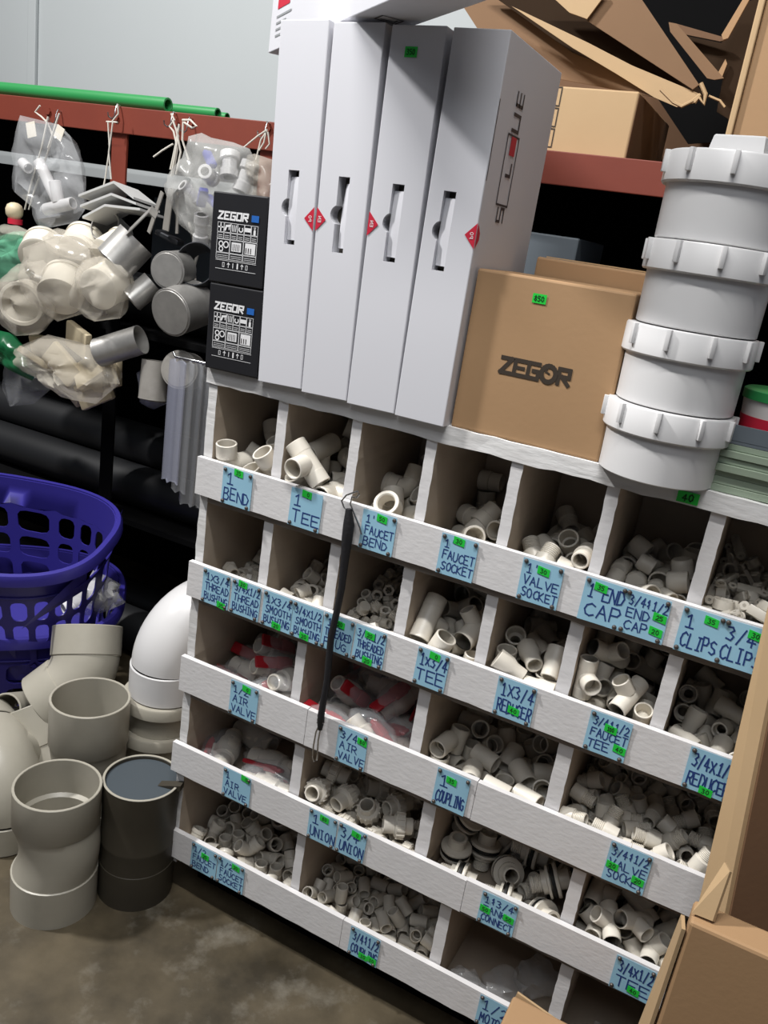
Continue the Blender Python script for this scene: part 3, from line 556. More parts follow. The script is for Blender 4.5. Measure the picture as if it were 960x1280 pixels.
 '0,6': [["clip1",0.7953,0.0747,0.7933,0.662,0.662,0.247,0.247],["clip1",0.7936,0.1146,0.7933,0.303,-0.303,-0.639,0.639],["clip1",0.824,0.1964,0.7933,0.384,-0.384,-0.594,0.594],["clip1",0.8657,0.0254,0.8001,0.278,0.65,0.65,-0.278],["clip1",0.813,0.1341,0.7969,0.573,0.738,-0.174,-0.312],["clip1",0.8589,0.2187,0.8,0.0,0.931,0.0,0.365],["clip1",0.7743,0.118,0.8001,0.283,-0.648,0.648,0.283],["clip1",0.859,0.1548,0.7933,0.649,0.649,0.28,0.28],["clip1",0.7818,0.1657,0.7933,0.248,-0.248,-0.662,0.662],["clip1",0.8072,0.0284,0.7933,0.6,-0.6,0.374,-0.374],["clip1",0.8593,0.1626,0.8145,0.562,0.157,0.219,0.782],["clip1",0.8588,0.198,0.7976,0.37,0.238,0.742,0.506],["clip1",0.8445,0.0855,0.7933,0.705,0.705,-0.059,-0.059],["clip1",0.7823,0.1534,0.8082,0.561,-0.573,-0.514,0.303],["clip1",0.7864,0.1906,0.8,0.034,-0.915,0.394,0.079],["clip1",0.8451,0.0258,0.7933,0.237,-0.237,0.666,-0.666],["clip1",0.7849,0.0862,0.8059,0.398,0.398,-0.584,-0.584],["clip1",0.8261,0.1682,0.7933,0.351,0.351,0.614,0.614],["clip1",0.8438,0.0063,0.8011,0.0,-0.0,-0.0,-1.0],["clip1",0.8492,0.1135,0.7933,0.362,-0.362,-0.607,0.607],["clip1",0.7893,0.1164,0.8138,0.179,0.492,-0.802,0.288],["clip1",0.7906,0.0146,0.8041,0.716,-0.646,-0.197,-0.177],["clip1",0.8585,0.0862,0.8059,0.252,-0.252,0.661,-0.66],["clip1",0.7938,0.2109,0.7933,0.0,-0.0,0.707,-0.707],["clip1",0.8134,0.0539,0.7933,0.682,0.682,0.187,0.187],["clip1",0.8183,0.0781,0.8058,0.648,0.643,0.294,0.284],["clip1",0.8003,0.2085,0.8059,0.625,-0.625,0.331,-0.331],["clip1",0.8167,0.0155,0.8211,0.726,-0.24,-0.579,-0.284],["clip1",0.8472,0.0814,0.8191,0.053,-0.011,0.747,-0.663],["clip1",0.7938,0.2109,0.8185,0.0,-0.0,0.707,-0.707],["clip1",0.8437,0.0605,0.8004,0.841,-0.496,-0.164,0.141],["clip1",0.8544,0.1109,0.8138,0.845,0.377,0.184,0.331],["clip1",0.8349,0.2081,0.8112,0.589,-0.594,-0.52,0.175],["clip1",0.8583,0.0544,0.8104,0.475,0.805,0.227,0.273],["clip1",0.8582,0.1342,0.8257,0.335,-0.294,0.865,0.232],["clip1",0.8173,0.1803,0.8134,0.604,0.568,-0.251,-0.5],["clip1",0.8452,0.015,0.8229,0.158,-0.687,-0.191,0.683],["clip1",0.825,0.1234,0.8075,0.716,-0.602,-0.25,0.251],["clip1",0.8654,0.1899,0.8217,0.361,0.608,0.6,-0.374],["clip1",0.8062,0.0962,0.8185,0.449,-0.449,0.546,-0.546],["clip1",0.7743,0.085,0.8253,0.1,-0.7,-0.7,-0.1],["clip1",0.834,0.1754,0.8204,0.373,-0.488,0.658,-0.435],["clip1",0.782,0.0406,0.805,0.601,0.697,-0.322,-0.222],["clip1",0.7826,0.1313,0.8302,0.632,0.318,0.666,0.238],["clip1",0.7743,0.1941,0.8357,0.503,-0.497,0.497,0.503],["clip1",0.7962,0.0648,0.8246,0.269,0.323,-0.907,0.025],["clip1",0.8402,0.1489,0.8129,0.499,0.814,-0.058,0.291],["clip1",0.8469,0.2079,0.831,0.614,0.749,-0.08,0.237],["clip1",0.7756,0.0317,0.8244,0.72,-0.008,-0.063,0.691],["clip1",0.836,0.0994,0.8312,0.086,0.196,0.439,-0.873],["clip1",0.845,0.1479,0.8307,0.502,0.775,0.0,0.384],["clip1",0.8601,0.0329,0.8337,0.687,-0.491,-0.172,-0.507],["clip1",0.7817,0.1489,0.8312,0.383,-0.831,-0.106,0.391],["clip1",0.7856,0.1755,0.8248,0.037,-0.939,-0.29,0.181],["clip1",0.814,0.0623,0.8248,0.156,0.323,-0.933,-0.014],["clip1",0.8431,0.1149,0.8406,0.039,0.256,0.316,-0.913],["clip1",0.8201,0.2081,0.834,0.531,-0.703,-0.467,0.072],["clip1",0.8171,0.0333,0.8127,0.232,0.382,0.889,-0.1],["clip1",0.8083,0.1313,0.8262,0.717,0.355,-0.489,-0.347],["clip1",0.803,0.2119,0.8373,0.585,-0.708,-0.396,-0.015],["clip1",0.8584,0.0523,0.8322,0.427,-0.091,0.898,-0.06],["clip1",0.7827,0.1587,0.8486,0.417,0.739,0.125,-0.514],["clip1",0.7834,0.2106,0.8485,0.178,-0.482,-0.801,-0.306],["clip1",0.8301,0.0379,0.813,0.121,0.874,-0.376,0.282],["clip1",0.8048,0.1416,0.8436,0.405,0.048,-0.869,0.281],["clip1",0.8076,0.1672,0.843,0.668,0.01,-0.239,0.705],["clip1",0.8352,0.033,0.8452,0.547,-0.823,0.153,0.02],["clip1",0.7875,0.0819,0.8377,0.38,0.717,0.551,-0.193],["clip1",0.8073,0.2048,0.8566,0.662,-0.454,0.182,-0.567],["clip1",0.808,0.0326,0.8329,0.4,0.072,0.721,0.562],["clip1",0.7913,0.1128,0.8451,0.154,0.79,0.566,0.178],["clip1",0.8428,0.19,0.8397,0.642,-0.462,-0.555,0.258],["clip1",0.7916,0.0332,0.8453,0.028,-0.103,-0.653,0.75],["clip1",0.8323,0.1351,0.8422,0.257,0.748,0.602,0.109],["clip1",0.865,0.1628,0.8484,0.653,0.214,-0.221,0.692],["clip1",0.8396,0.0716,0.8366,0.193,-0.111,-0.751,-0.622],["clip1",0.8577,0.0896,0.8438,0.338,0.621,-0.309,-0.636],["clip1",0.8207,0.1714,0.8438,0.045,-0.68,0.708,-0.185],["clip1",0.8175,0.0814,0.845,0.575,0.109,0.658,0.474],["clip1",0.8481,0.0376,0.8535,0.437,-0.759,0.362,-0.318],["clip1",0.7906,0.2079,0.8683,0.384,-0.73,0.565,-0.02],["clip1",0.796,0.0071,0.829,0.028,-0.956,-0.009,-0.29],["clip1",0.8132,0.1025,0.8424,0.034,0.096,-0.971,-0.214],["clip1",0.8399,0.1745,0.8519,0.366,0.644,-0.584,-0.331]],
 '1,0': [["thread_bush",0.0331,0.057,0.6211,0.654,0.12,0.706,0.243],["thread_bush",0.0875,0.0402,0.6211,0.348,0.716,-0.001,-0.605],["thread_bush",0.1144,0.0535,0.6211,0.225,0.702,0.14,0.661],["thread_bush",0.0306,0.0819,0.6211,0.182,-0.692,0.184,-0.674],["thread_bush",0.0854,0.0944,0.6211,0.39,0.314,0.644,-0.579],["thread_bush",0.1132,0.0783,0.6223,0.0,-0.888,-0.46,-0.0],["thread_bush",0.0304,0.1322,0.6211,0.183,0.685,0.184,0.681],["thread_bush",0.0797,0.1185,0.6211,0.627,0.594,0.4,-0.306],["thread_bush",0.1138,0.1021,0.6223,0.0,-0.105,0.994,0.0],["thread_bush",0.0313,0.1638,0.6211,0.666,-0.157,0.699,-0.208],["thread_bush",0.0825,0.1451,0.6211,0.596,-0.629,-0.343,-0.363],["thread_bush",0.107,0.1299,0.6212,0.324,-0.706,-0.034,0.629],["thread_bush",0.0404,0.1869,0.6211,0.682,-0.218,-0.682,0.148],["thread_bush",0.0783,0.1786,0.6211,0.551,-0.663,0.27,0.429],["thread_bush",0.108,0.1727,0.6212,0.606,0.606,-0.364,-0.364],["thread_bush",0.0308,0.2113,0.6211,0.609,-0.616,-0.366,-0.341],["thread_bush",0.0794,0.2127,0.6211,0.129,0.676,0.237,0.686],["thread_bush",0.0993,0.1953,0.6223,0.0,0.665,0.747,-0.0],["thread_bush",0.0559,0.0297,0.6211,0.3,0.31,-0.648,-0.628],["thread_bush",0.0753,0.0683,0.6211,0.645,0.093,-0.71,-0.267],["thread_bush",0.1099,0.0136,0.6223,0.0,-0.988,-0.152,-0.0],["thread_bush",0.0365,0.0578,0.6431,0.023,0.632,-0.364,0.684],["thread_bush",0.0545,0.1143,0.6223,0.0,-0.589,0.808,0.0],["thread_bush",0.1122,0.0736,0.6457,0.691,0.268,0.664,0.098],["thread_bush",0.0308,0.1071,0.6211,0.004,0.004,-0.719,-0.695],["thread_bush",0.0872,0.1352,0.6448,0.012,0.956,0.292,-0.004],["thread_bush",0.1151,0.128,0.6434,0.481,-0.496,-0.519,0.503],["thread_bush",0.0326,0.1489,0.6387,0.363,0.808,-0.447,0.126],["thread_bush",0.0761,0.1567,0.643,0.019,0.91,-0.375,0.177],["thread_bush",0.115,0.1522,0.6305,0.896,-0.374,0.192,0.145],["thread_bush",0.0579,0.1692,0.6329,0.152,-0.903,0.11,-0.387],["thread_bush",0.0818,0.1855,0.6428,0.14,0.033,-0.761,-0.632],["thread_bush",0.1154,0.1821,0.6459,0.989,0.051,0.028,0.137],["thread_bush",0.0549,0.212,0.6222,0.54,-0.586,0.435,0.42],["thread_bush",0.085,0.2124,0.643,0.111,0.685,0.257,0.673],["thread_bush",0.1164,0.2122,0.6223,0.0,0.299,-0.954,-0.0],["thread_bush",0.0303,0.0137,0.6211,0.051,-0.053,-0.717,0.694],["thread_bush",0.0638,0.0498,0.6331,0.904,-0.353,0.233,0.058],["thread_bush",0.084,0.0143,0.6223,0.819,0.0,-0.0,0.574],["thread_bush",0.0583,0.139,0.6299,0.524,-0.427,0.138,-0.724],["thread_bush",0.0598,0.0917,0.6217,0.43,0.375,0.635,0.522],["thread_bush",0.1123,0.0987,0.6469,0.0,-0.943,-0.333,0.0]],
 '1,1': [["smooth_bush",0.1817,0.0364,0.6216,0.271,-0.461,-0.559,0.634],["smooth_bush",0.1968,0.0543,0.6217,0.622,0.578,-0.437,-0.298],["smooth_bush",0.2355,0.0108,0.622,0.125,-0.125,0.696,0.696],["smooth_bush",0.1591,0.0898,0.6216,0.507,-0.41,0.597,0.467],["smooth_bush",0.204,0.0878,0.6208,0.0,0.999,0.041,-0.0],["smooth_bush",0.2364,0.0333,0.6217,0.05,0.724,-0.016,-0.688],["smooth_bush",0.1602,0.1151,0.6208,0.0,-0.167,-0.986,-0.0],["smooth_bush",0.1866,0.1182,0.6217,0.135,-0.7,0.187,0.676],["smooth_bush",0.2319,0.0924,0.6216,0.339,-0.64,0.338,-0.6],["smooth_bush",0.1564,0.1385,0.6217,0.688,-0.054,0.722,-0.047],["smooth_bush",0.2035,0.1363,0.6208,0.939,0.0,-0.0,-0.345],["smooth_bush",0.2312,0.165,0.6216,0.242,-0.679,0.252,-0.646],["smooth_bush",0.1573,0.1621,0.6216,0.44,0.6,0.405,0.531],["smooth_bush",0.1957,0.1622,0.6217,0.517,0.025,0.724,-0.456],["smooth_bush",0.2336,0.1895,0.6216,0.48,0.504,0.52,0.495],["smooth_bush",0.1609,0.2101,0.6216,0.185,-0.663,-0.292,-0.664],["smooth_bush",0.1906,0.2133,0.6216,0.467,0.458,0.561,-0.508],["smooth_bush",0.2366,0.213,0.6217,0.679,0.118,-0.715,-0.119],["smooth_bush",0.1568,0.0516,0.6216,0.114,0.086,-0.719,0.68],["smooth_bush",0.213,0.036,0.6208,0.0,-0.998,0.063,-0.0],["smooth_bush",0.2354,0.0124,0.6454,0.097,0.746,-0.014,-0.659],["smooth_bush",0.1809,0.0738,0.6208,0.0,-0.861,0.509,-0.0],["smooth_bush",0.2097,0.0696,0.641,0.065,0.554,-0.095,-0.825],["smooth_bush",0.2286,0.0665,0.6216,0.516,0.542,0.48,0.457],["smooth_bush",0.1568,0.1132,0.6432,0.018,-0.017,-0.724,0.689],["smooth_bush",0.1804,0.0982,0.6344,0.297,0.381,-0.844,-0.234],["smooth_bush",0.2366,0.1158,0.6217,0.598,-0.349,-0.634,0.343],["smooth_bush",0.1813,0.1461,0.6306,0.548,-0.623,0.036,0.557],["smooth_bush",0.2009,0.1299,0.6432,0.689,0.457,-0.562,-0.021],["smooth_bush",0.2362,0.1427,0.6216,0.68,0.719,-0.085,0.115],["smooth_bush",0.1639,0.1843,0.6305,0.84,0.265,0.406,-0.243],["smooth_bush",0.2105,0.1895,0.6216,0.616,-0.369,-0.623,0.309],["smooth_bush",0.2363,0.1808,0.6432,0.553,-0.435,-0.411,-0.579],["smooth_bush",0.1744,0.2061,0.6411,0.209,0.207,0.668,0.683],["smooth_bush",0.2133,0.2129,0.623,0.631,-0.044,-0.774,0.035],["smooth_bush",0.2326,0.2062,0.6439,0.701,-0.518,-0.428,-0.238],["smooth_bush",0.1568,0.0267,0.6216,0.634,0.651,-0.317,0.271],["smooth_bush",0.1877,0.0119,0.6217,0.141,-0.084,-0.719,-0.675],["smooth_bush",0.2302,0.0501,0.6371,0.332,0.14,-0.37,0.856],["smooth_bush",0.1683,0.0608,0.6431,0.382,0.857,-0.029,0.344],["smooth_bush",0.2083,0.0935,0.6432,0.462,0.485,-0.537,-0.512],["smooth_bush",0.2344,0.0786,0.6405,0.124,0.487,0.78,-0.373],["smooth_bush",0.1696,0.0978,0.6632,0.455,-0.574,0.677,0.076],["smooth_bush",0.2132,0.1144,0.6216,0.638,-0.647,-0.326,-0.262],["smooth_bush",0.2349,0.1243,0.6434,0.018,0.077,-0.828,-0.556],["smooth_bush",0.1563,0.1428,0.6448,0.468,-0.523,-0.449,0.552],["smooth_bush",0.1794,0.1403,0.6525,0.097,-0.86,-0.499,-0.04],["smooth_bush",0.2206,0.1444,0.64,0.701,0.619,-0.064,0.349],["smooth_bush",0.1567,0.1869,0.6536,0.504,-0.793,0.274,0.205],["smooth_bush",0.1905,0.1839,0.6386,0.253,0.45,-0.81,0.279],["smooth_bush",0.2166,0.186,0.6548,0.134,0.821,0.308,0.463],["smooth_bush",0.1749,0.2138,0.6641,0.545,0.548,0.437,-0.46],["smooth_bush",0.2053,0.2133,0.6451,0.083,0.624,0.099,0.771],["smooth_bush",0.2364,0.2082,0.6669,0.163,-0.138,0.715,0.666],["smooth_bush",0.171,0.0111,0.6386,0.714,-0.7,0.015,0.005],["smooth_bush",0.2114,0.0121,0.6208,0.0,0.066,-0.998,-0.0],["smooth_bush",0.2359,0.0619,0.6569,0.717,-0.207,-0.638,0.191],["smooth_bush",0.1857,0.0471,0.6568,0.316,-0.012,-0.807,0.498],["smooth_bush",0.2029,0.039,0.6433,0.442,-0.603,-0.401,-0.529],["smooth_bush",0.2363,0.1002,0.6507,0.217,-0.522,0.777,0.277],["smooth_bush",0.1587,0.0862,0.6454,0.599,-0.737,0.112,0.294],["smooth_bush",0.1791,0.1161,0.6525,0.084,0.418,-0.026,0.904],["smooth_bush",0.2362,0.1368,0.6633,0.8,0.539,-0.126,0.233],["smooth_bush",0.1568,0.1299,0.6644,0.204,0.505,0.764,-0.345],["smooth_bush",0.1729,0.1664,0.6427,0.58,-0.38,0.716,0.082],["smooth_bush",0.2363,0.1561,0.6532,0.06,0.011,0.554,-0.831],["smooth_bush",0.1811,0.1904,0.6642,0.01,0.038,-0.037,-0.999],["smooth_bush",0.2108,0.1646,0.6407,0.518,-0.762,0.177,0.345],["smooth_bush",0.1924,0.1601,0.6547,0.264,-0.882,-0.301,0.248],["smooth_bush",0.1567,0.2124,0.6786,0.638,-0.727,0.173,0.186],["smooth_bush",0.2006,0.2047,0.6665,0.385,-0.503,0.314,0.707],["smooth_bush",0.2172,0.2121,0.68,0.796,-0.282,0.269,-0.464],["smooth_bush",0.1627,0.0336,0.6451,0.701,-0.26,-0.554,0.366],["smooth_bush",0.2041,0.0127,0.6432,0.686,0.72,0.074,0.07],["smooth_bush",0.2237,0.0331,0.6524,0.694,-0.242,-0.357,-0.576],["smooth_bush",0.188,0.0735,0.6465,0.343,-0.908,0.178,0.16],["smooth_bush",0.2135,0.1145,0.6548,0.908,0.353,0.223,-0.015],["smooth_bush",0.2348,0.0853,0.6663,0.134,-0.419,-0.837,-0.325]],
 '1,2': [["thread_bush2",0.2769,0.062,0.6188,0.521,-0.534,0.483,-0.458],["thread_bush2",0.3181,0.0572,0.6188,0.602,0.006,-0.716,0.354],["thread_bush2",0.3572,0.0409,0.619,0.557,-0.034,-0.724,-0.406],["thread_bush2",0.2841,0.0804,0.6198,0.489,0.0,-0.0,-0.872],["thread_bush2",0.3296,0.0853,0.6188,0.678,0.494,0.519,-0.164],["thread_bush2",0.3595,0.0759,0.6188,0.1,0.665,0.266,0.691],["thread_bush2",0.2811,0.1005,0.6188,0.658,0.131,-0.704,-0.232],["plug",0.3185,0.104,0.6208,0.267,-0.271,-0.7,-0.604],["plug",0.3602,0.106,0.6208,0.3,-0.43,-0.618,-0.586],["plug",0.2792,0.1301,0.6211,0.661,-0.352,-0.614,-0.249],["plug",0.3282,0.1381,0.6208,0.172,0.51,0.553,0.636],["thread_bush2",0.3612,0.129,0.6188,0.683,0.183,-0.683,-0.183],["thread_bush2",0.2767,0.1532,0.6188,0.622,0.603,0.37,-0.337],["thread_bush2",0.316,0.1541,0.6198,0.0,-0.217,0.976,0.0],["thread_bush2",0.3474,0.146,0.6188,0.683,-0.683,-0.184,0.184],["thread_bush2",0.2813,0.1777,0.6188,0.191,-0.685,0.175,-0.681],["thread_bush2",0.3146,0.1738,0.6188,0.706,0.706,0.043,0.043],["thread_bush2",0.3589,0.195,0.6188,0.695,-0.235,-0.667,0.13],["plug",0.2938,0.2138,0.6203,0.0,0.84,0.543,0.0],["thread_bush2",0.3265,0.2129,0.6188,0.347,-0.36,-0.619,-0.606],["thread_bush2",0.3536,0.2152,0.6188,0.138,0.679,0.228,0.684],["thread_bush2",0.3233,0.0278,0.6188,0.595,0.629,-0.342,0.365],["thread_bush2",0.3213,0.0443,0.633,0.332,-0.939,-0.052,0.081],["thread_bush2",0.3621,0.0565,0.6272,0.898,0.345,-0.079,0.26],["plug",0.3051,0.0733,0.6215,0.214,-0.273,0.362,0.865],["plug",0.339,0.0644,0.6211,0.53,-0.368,-0.17,-0.745],["thread_bush2",0.3621,0.0886,0.6336,0.926,-0.287,0.088,0.228],["thread_bush2",0.2758,0.0937,0.6363,0.586,0.395,0.586,0.395],["thread_bush2",0.3119,0.1073,0.6401,0.82,-0.016,-0.199,-0.537],["thread_bush2",0.3374,0.1024,0.6288,0.292,0.223,0.927,-0.073],["thread_bush2",0.2963,0.1395,0.6266,0.427,0.2,-0.464,-0.75],["thread_bush2",0.3145,0.1239,0.6283,0.436,0.068,-0.897,-0.027],["thread_bush2",0.3423,0.1212,0.6259,0.742,0.077,0.441,-0.499],["plug",0.2966,0.1597,0.6208,0.644,0.196,-0.727,-0.136],["thread_bush2",0.3191,0.1478,0.6385,0.476,0.533,0.496,0.494],["thread_bush2",0.3589,0.1556,0.6311,0.286,0.754,0.353,0.476],["thread_bush2",0.2775,0.1975,0.6188,0.444,-0.458,0.553,-0.536],["thread_bush2",0.3068,0.1952,0.6188,0.011,0.614,-0.368,0.698],["thread_bush2",0.3342,0.1642,0.6194,0.137,-0.006,-0.743,-0.655],["thread_bush2",0.2791,0.2154,0.6343,0.68,0.24,0.412,0.557],["thread_bush2",0.3124,0.215,0.6309,0.884,0.074,0.431,0.164],["plug",0.3586,0.2141,0.6381,0.435,-0.606,0.474,-0.468],["thread_bush2",0.3183,0.0089,0.6197,0.568,0.4,-0.643,-0.322],["thread_bush2",0.3387,0.0114,0.6364,0.288,-0.416,-0.593,-0.626],["thread_bush2",0.3407,0.0485,0.6342,0.658,-0.483,0.5,-0.288],["thread_bush2",0.2992,0.0948,0.62,0.014,-0.778,-0.628,-0.002],["thread_bush2",0.3212,0.0755,0.6328,0.52,0.831,0.154,0.124],["plug",0.3415,0.0825,0.6357,0.959,0.017,0.179,0.22],["thread_bush2",0.2923,0.1149,0.6286,0.06,0.223,0.837,-0.496],["thread_bush2",0.3073,0.1116,0.6587,0.134,0.977,0.077,0.147],["thread_bush2",0.3302,0.1254,0.6399,0.189,0.224,-0.228,-0.928],["thread_bush2",0.299,0.1463,0.6465,0.143,-0.579,-0.13,0.792],["thread_bush2",0.3047,0.1269,0.6449,0.463,0.23,-0.249,-0.819],["thread_bush2",0.3595,0.1364,0.6364,0.502,0.518,0.488,0.492],["thread_bush2",0.2757,0.1585,0.6364,0.577,-0.645,0.311,0.393],["thread_bush2",0.3216,0.1467,0.6558,0.642,-0.159,0.73,-0.169],["thread_bush2",0.3609,0.1577,0.6525,0.645,0.29,-0.636,-0.31],["thread_bush2",0.2763,0.1794,0.6364,0.505,-0.522,0.494,-0.478],["thread_bush2",0.3197,0.1704,0.6364,0.559,-0.238,0.794,-0.03],["thread_bush2",0.3554,0.172,0.6188,0.093,-0.654,-0.27,0.701],["thread_bush2",0.2907,0.1993,0.6365,0.619,0.509,-0.536,-0.265],["thread_bush2",0.302,0.2162,0.6469,0.242,0.479,0.831,0.145],["thread_bush2",0.3612,0.1936,0.6365,0.183,-0.683,-0.183,0.683],["thread_bush2",0.2768,0.0098,0.6191,0.533,0.518,0.507,0.436],["thread_bush2",0.314,0.0193,0.6344,0.528,-0.596,-0.593,-0.121],["thread_bush2",0.3408,0.0098,0.6188,0.612,-0.612,0.354,0.354],["thread_bush2",0.2761,0.0731,0.6381,0.471,0.532,0.449,0.542],["thread_bush2",0.3033,0.0876,0.6384,0.631,0.666,-0.276,-0.285],["thread_bush2",0.3259,0.0965,0.6461,0.519,-0.145,0.522,-0.662],["thread_bush2",0.2837,0.1315,0.6411,0.187,-0.748,-0.05,0.634],["thread_bush2",0.3042,0.1169,0.6765,0.31,-0.205,-0.798,-0.474],["thread_bush2",0.3213,0.1273,0.6579,0.458,0.377,-0.457,0.663],["thread_bush2",0.2763,0.1641,0.6537,0.35,0.352,-0.603,0.624],["thread_bush2",0.2959,0.1312,0.6611,0.175,-0.11,-0.823,-0.529],["thread_bush2",0.3401,0.143,0.639,0.542,0.047,0.101,0.833],["thread_bush2",0.2939,0.1638,0.64,0.02,0.195,-0.787,-0.585],["thread_bush2",0.3406,0.1622,0.6366,0.555,-0.719,-0.296,-0.296],["thread_bush2",0.3613,0.1727,0.6629,0.28,-0.809,-0.453,-0.247],["thread_bush2",0.2781,0.1861,0.6534,0.526,-0.728,-0.343,-0.275],["thread_bush2",0.2989,0.184,0.6319,0.825,-0.062,0.532,0.18],["thread_bush2",0.3612,0.1738,0.6369,0.038,0.053,0.682,0.728],["thread_bush2",0.2782,0.2055,0.6501,0.796,0.099,0.595,0.043],["thread_bush2",0.2969,0.2138,0.6666,0.784,-0.062,0.587,-0.192],["thread_bush2",0.3614,0.2148,0.6577,0.694,0.702,0.128,-0.097],["thread_bush2",0.3034,0.0394,0.6194,0.059,-0.099,0.737,0.665],["plug",0.2951,0.011,0.6338,0.176,-0.023,-0.685,-0.707],["thread_bush2",0.3589,0.0178,0.6198,0.0,-0.995,0.095,0.0],["thread_bush2",0.2765,0.0841,0.6525,0.47,0.15,0.297,-0.818],["thread_bush2",0.2933,0.0998,0.649,0.207,0.19,-0.431,0.857],["plug",0.3598,0.0989,0.6522,0.538,0.074,0.115,-0.832],["thread_bush2",0.2748,0.113,0.6357,0.095,0.961,0.256,-0.037],["thread_bush2",0.2903,0.1048,0.6704,0.671,-0.543,-0.45,-0.227],["thread_bush2",0.3621,0.1173,0.6394,0.194,0.162,-0.565,0.785],["thread_bush2",0.2767,0.1453,0.6535,0.581,0.344,0.636,0.374],["thread_bush2",0.296,0.1521,0.6683,0.574,-0.453,-0.552,0.401],["thread_bush2",0.3606,0.1392,0.654,0.655,0.182,0.706,0.198],["thread_bush2",0.3066,0.1672,0.654,0.879,-0.132,0.406,0.213],["thread_bush2",0.3298,0.1649,0.6518,0.784,0.275,0.145,0.538],["thread_bush2",0.3443,0.176,0.6523,0.118,-0.017,-0.158,-0.98],["thread_bush2",0.2994,0.1853,0.6514,0.613,-0.438,-0.611,-0.243],["thread_bush2",0.3194,0.1967,0.635,0.517,-0.054,0.847,-0.108],["thread_bush2",0.3355,0.1937,0.6198,0.992,0.0,-0.0,0.126],["thread_bush2",0.2764,0.2136,0.6683,0.081,0.308,0.947,-0.049],["thread_bush2",0.3209,0.2096,0.6496,0.215,-0.366,-0.252,0.87],["plug",0.3369,0.2142,0.637,0.103,-0.66,0.002,-0.744],["thread_bush2",0.2947,0.0607,0.6334,0.558,-0.286,0.375,0.683],["thread_bush2",0.2749,0.0139,0.6375,0.182,0.194,-0.702,0.66],["thread_bush2",0.358,0.0102,0.6384,0.596,0.629,0.342,-0.364],["thread_bush2",0.2774,0.0549,0.6399,0.006,0.771,0.076,0.633],["thread_bush2",0.312,0.0608,0.6403,0.519,-0.178,-0.421,-0.722],["thread_bush2",0.3619,0.0776,0.6616,0.578,0.351,-0.342,0.652],["plug",0.3019,0.0803,0.6575,0.455,-0.33,-0.089,-0.822],["thread_bush2",0.3262,0.1084,0.6621,0.522,-0.676,-0.439,-0.279],["thread_bush2",0.3558,0.1162,0.6615,0.81,0.289,-0.096,-0.501],["thread_bush2",0.2773,0.1194,0.6537,0.338,0.687,0.221,0.605],["thread_bush2",0.278,0.1334,0.668,0.105,-0.191,-0.944,-0.249],["plug",0.3599,0.1319,0.6735,0.5,0.762,0.358,-0.203],["thread_bush2",0.2926,0.1719,0.6663,0.868,0.052,0.471,-0.151],["thread_bush2",0.3211,0.1629,0.6706,0.343,-0.04,-0.761,0.549],["thread_bush2",0.3431,0.1751,0.6724,0.517,-0.69,-0.343,-0.373],["thread_bush2",0.2758,0.1948,0.6693,0.589,0.391,0.589,0.391],["thread_bush2",0.3222,0.1853,0.6498,0.673,0.508,-0.474,-0.252],["plug",0.3407,0.1948,0.6476,0.671,0.434,-0.578,-0.165],["thread_bush2",0.2758,0.2138,0.6871,0.638,0.534,-0.403,0.381],["thread_bush2",0.3361,0.2152,0.6605,0.126,-0.126,0.696,0.696],["thread_bush2",0.3514,0.2137,0.6722,0.262,-0.616,-0.683,0.294],["thread_bush2",0.2827,0.0276,0.6195,0.355,-0.547,0.51,-0.561],["plug",0.3579,0.0342,0.6387,0.543,0.336,0.2,-0.743],["plug",0.3599,0.0694,0.6427,0.52,-0.214,-0.265,-0.783],["thread_bush2",0.297,0.0352,0.6365,0.603,-0.597,0.286,-0.446],["thread_bush2",0.3307,0.0579,0.6468,0.32,-0.435,0.342,-0.769],["thread_bush2",0.3417,0.0724,0.6557,0.147,0.614,-0.133,-0.764],["plug",0.2882,0.0637,0.6558,0.745,-0.029,0.279,-0.606],["thread_bush2",0.3212,0.0762,0.6538,0.214,-0.975,-0.036,0.057],["thread_bush2",0.34,0.1114,0.6497,0.702,0.439,-0.189,0.527],["thread_bush2",0.2757,0.099,0.6624,0.925,0.372,-0.072,-0.006],["plug",0.3406,0.1324,0.6598,0.078,0.267,-0.819,0.501],["thread_bush2",0.3396,0.0902,0.6606,0.807,-0.023,-0.473,0.351],["thread_bush2",0.2758,0.153,0.6709,0.257,-0.659,0.257,-0.659],["thread_bush2",0.3426,0.1537,0.6627,0.172,0.229,-0.801,0.525],["thread_bush2",0.3614,0.1903,0.6749,0.129,0.391,0.901,-0.136],["thread_bush2",0.2953,0.1945,0.6677,0.017,-0.073,-0.61,0.789],["thread_bush2",0.3449,0.1942,0.6682,0.345,-0.517,-0.571,-0.536],["thread_bush2",0.3603,0.1948,0.654,0.603,-0.631,0.339,0.352],["thread_bush2",0.2752,0.1723,0.676,0.374,0.547,-0.648,0.375],["thread_bush2",0.2951,0.2103,0.6853,0.101,-0.923,0.354,-0.112],["thread_bush2",0.3193,0.2138,0.6697,0.638,0.518,0.373,-0.43],["thread_bush2",0.2852,0.0455,0.6229,0.778,-0.156,-0.576,0.197],["thread_bush2",0.3269,0.0292,0.6438,0.275,-0.235,0.859,-0.361],["thread_bush2",0.3413,0.0318,0.6227,0.313,0.931,0.166,0.084]],
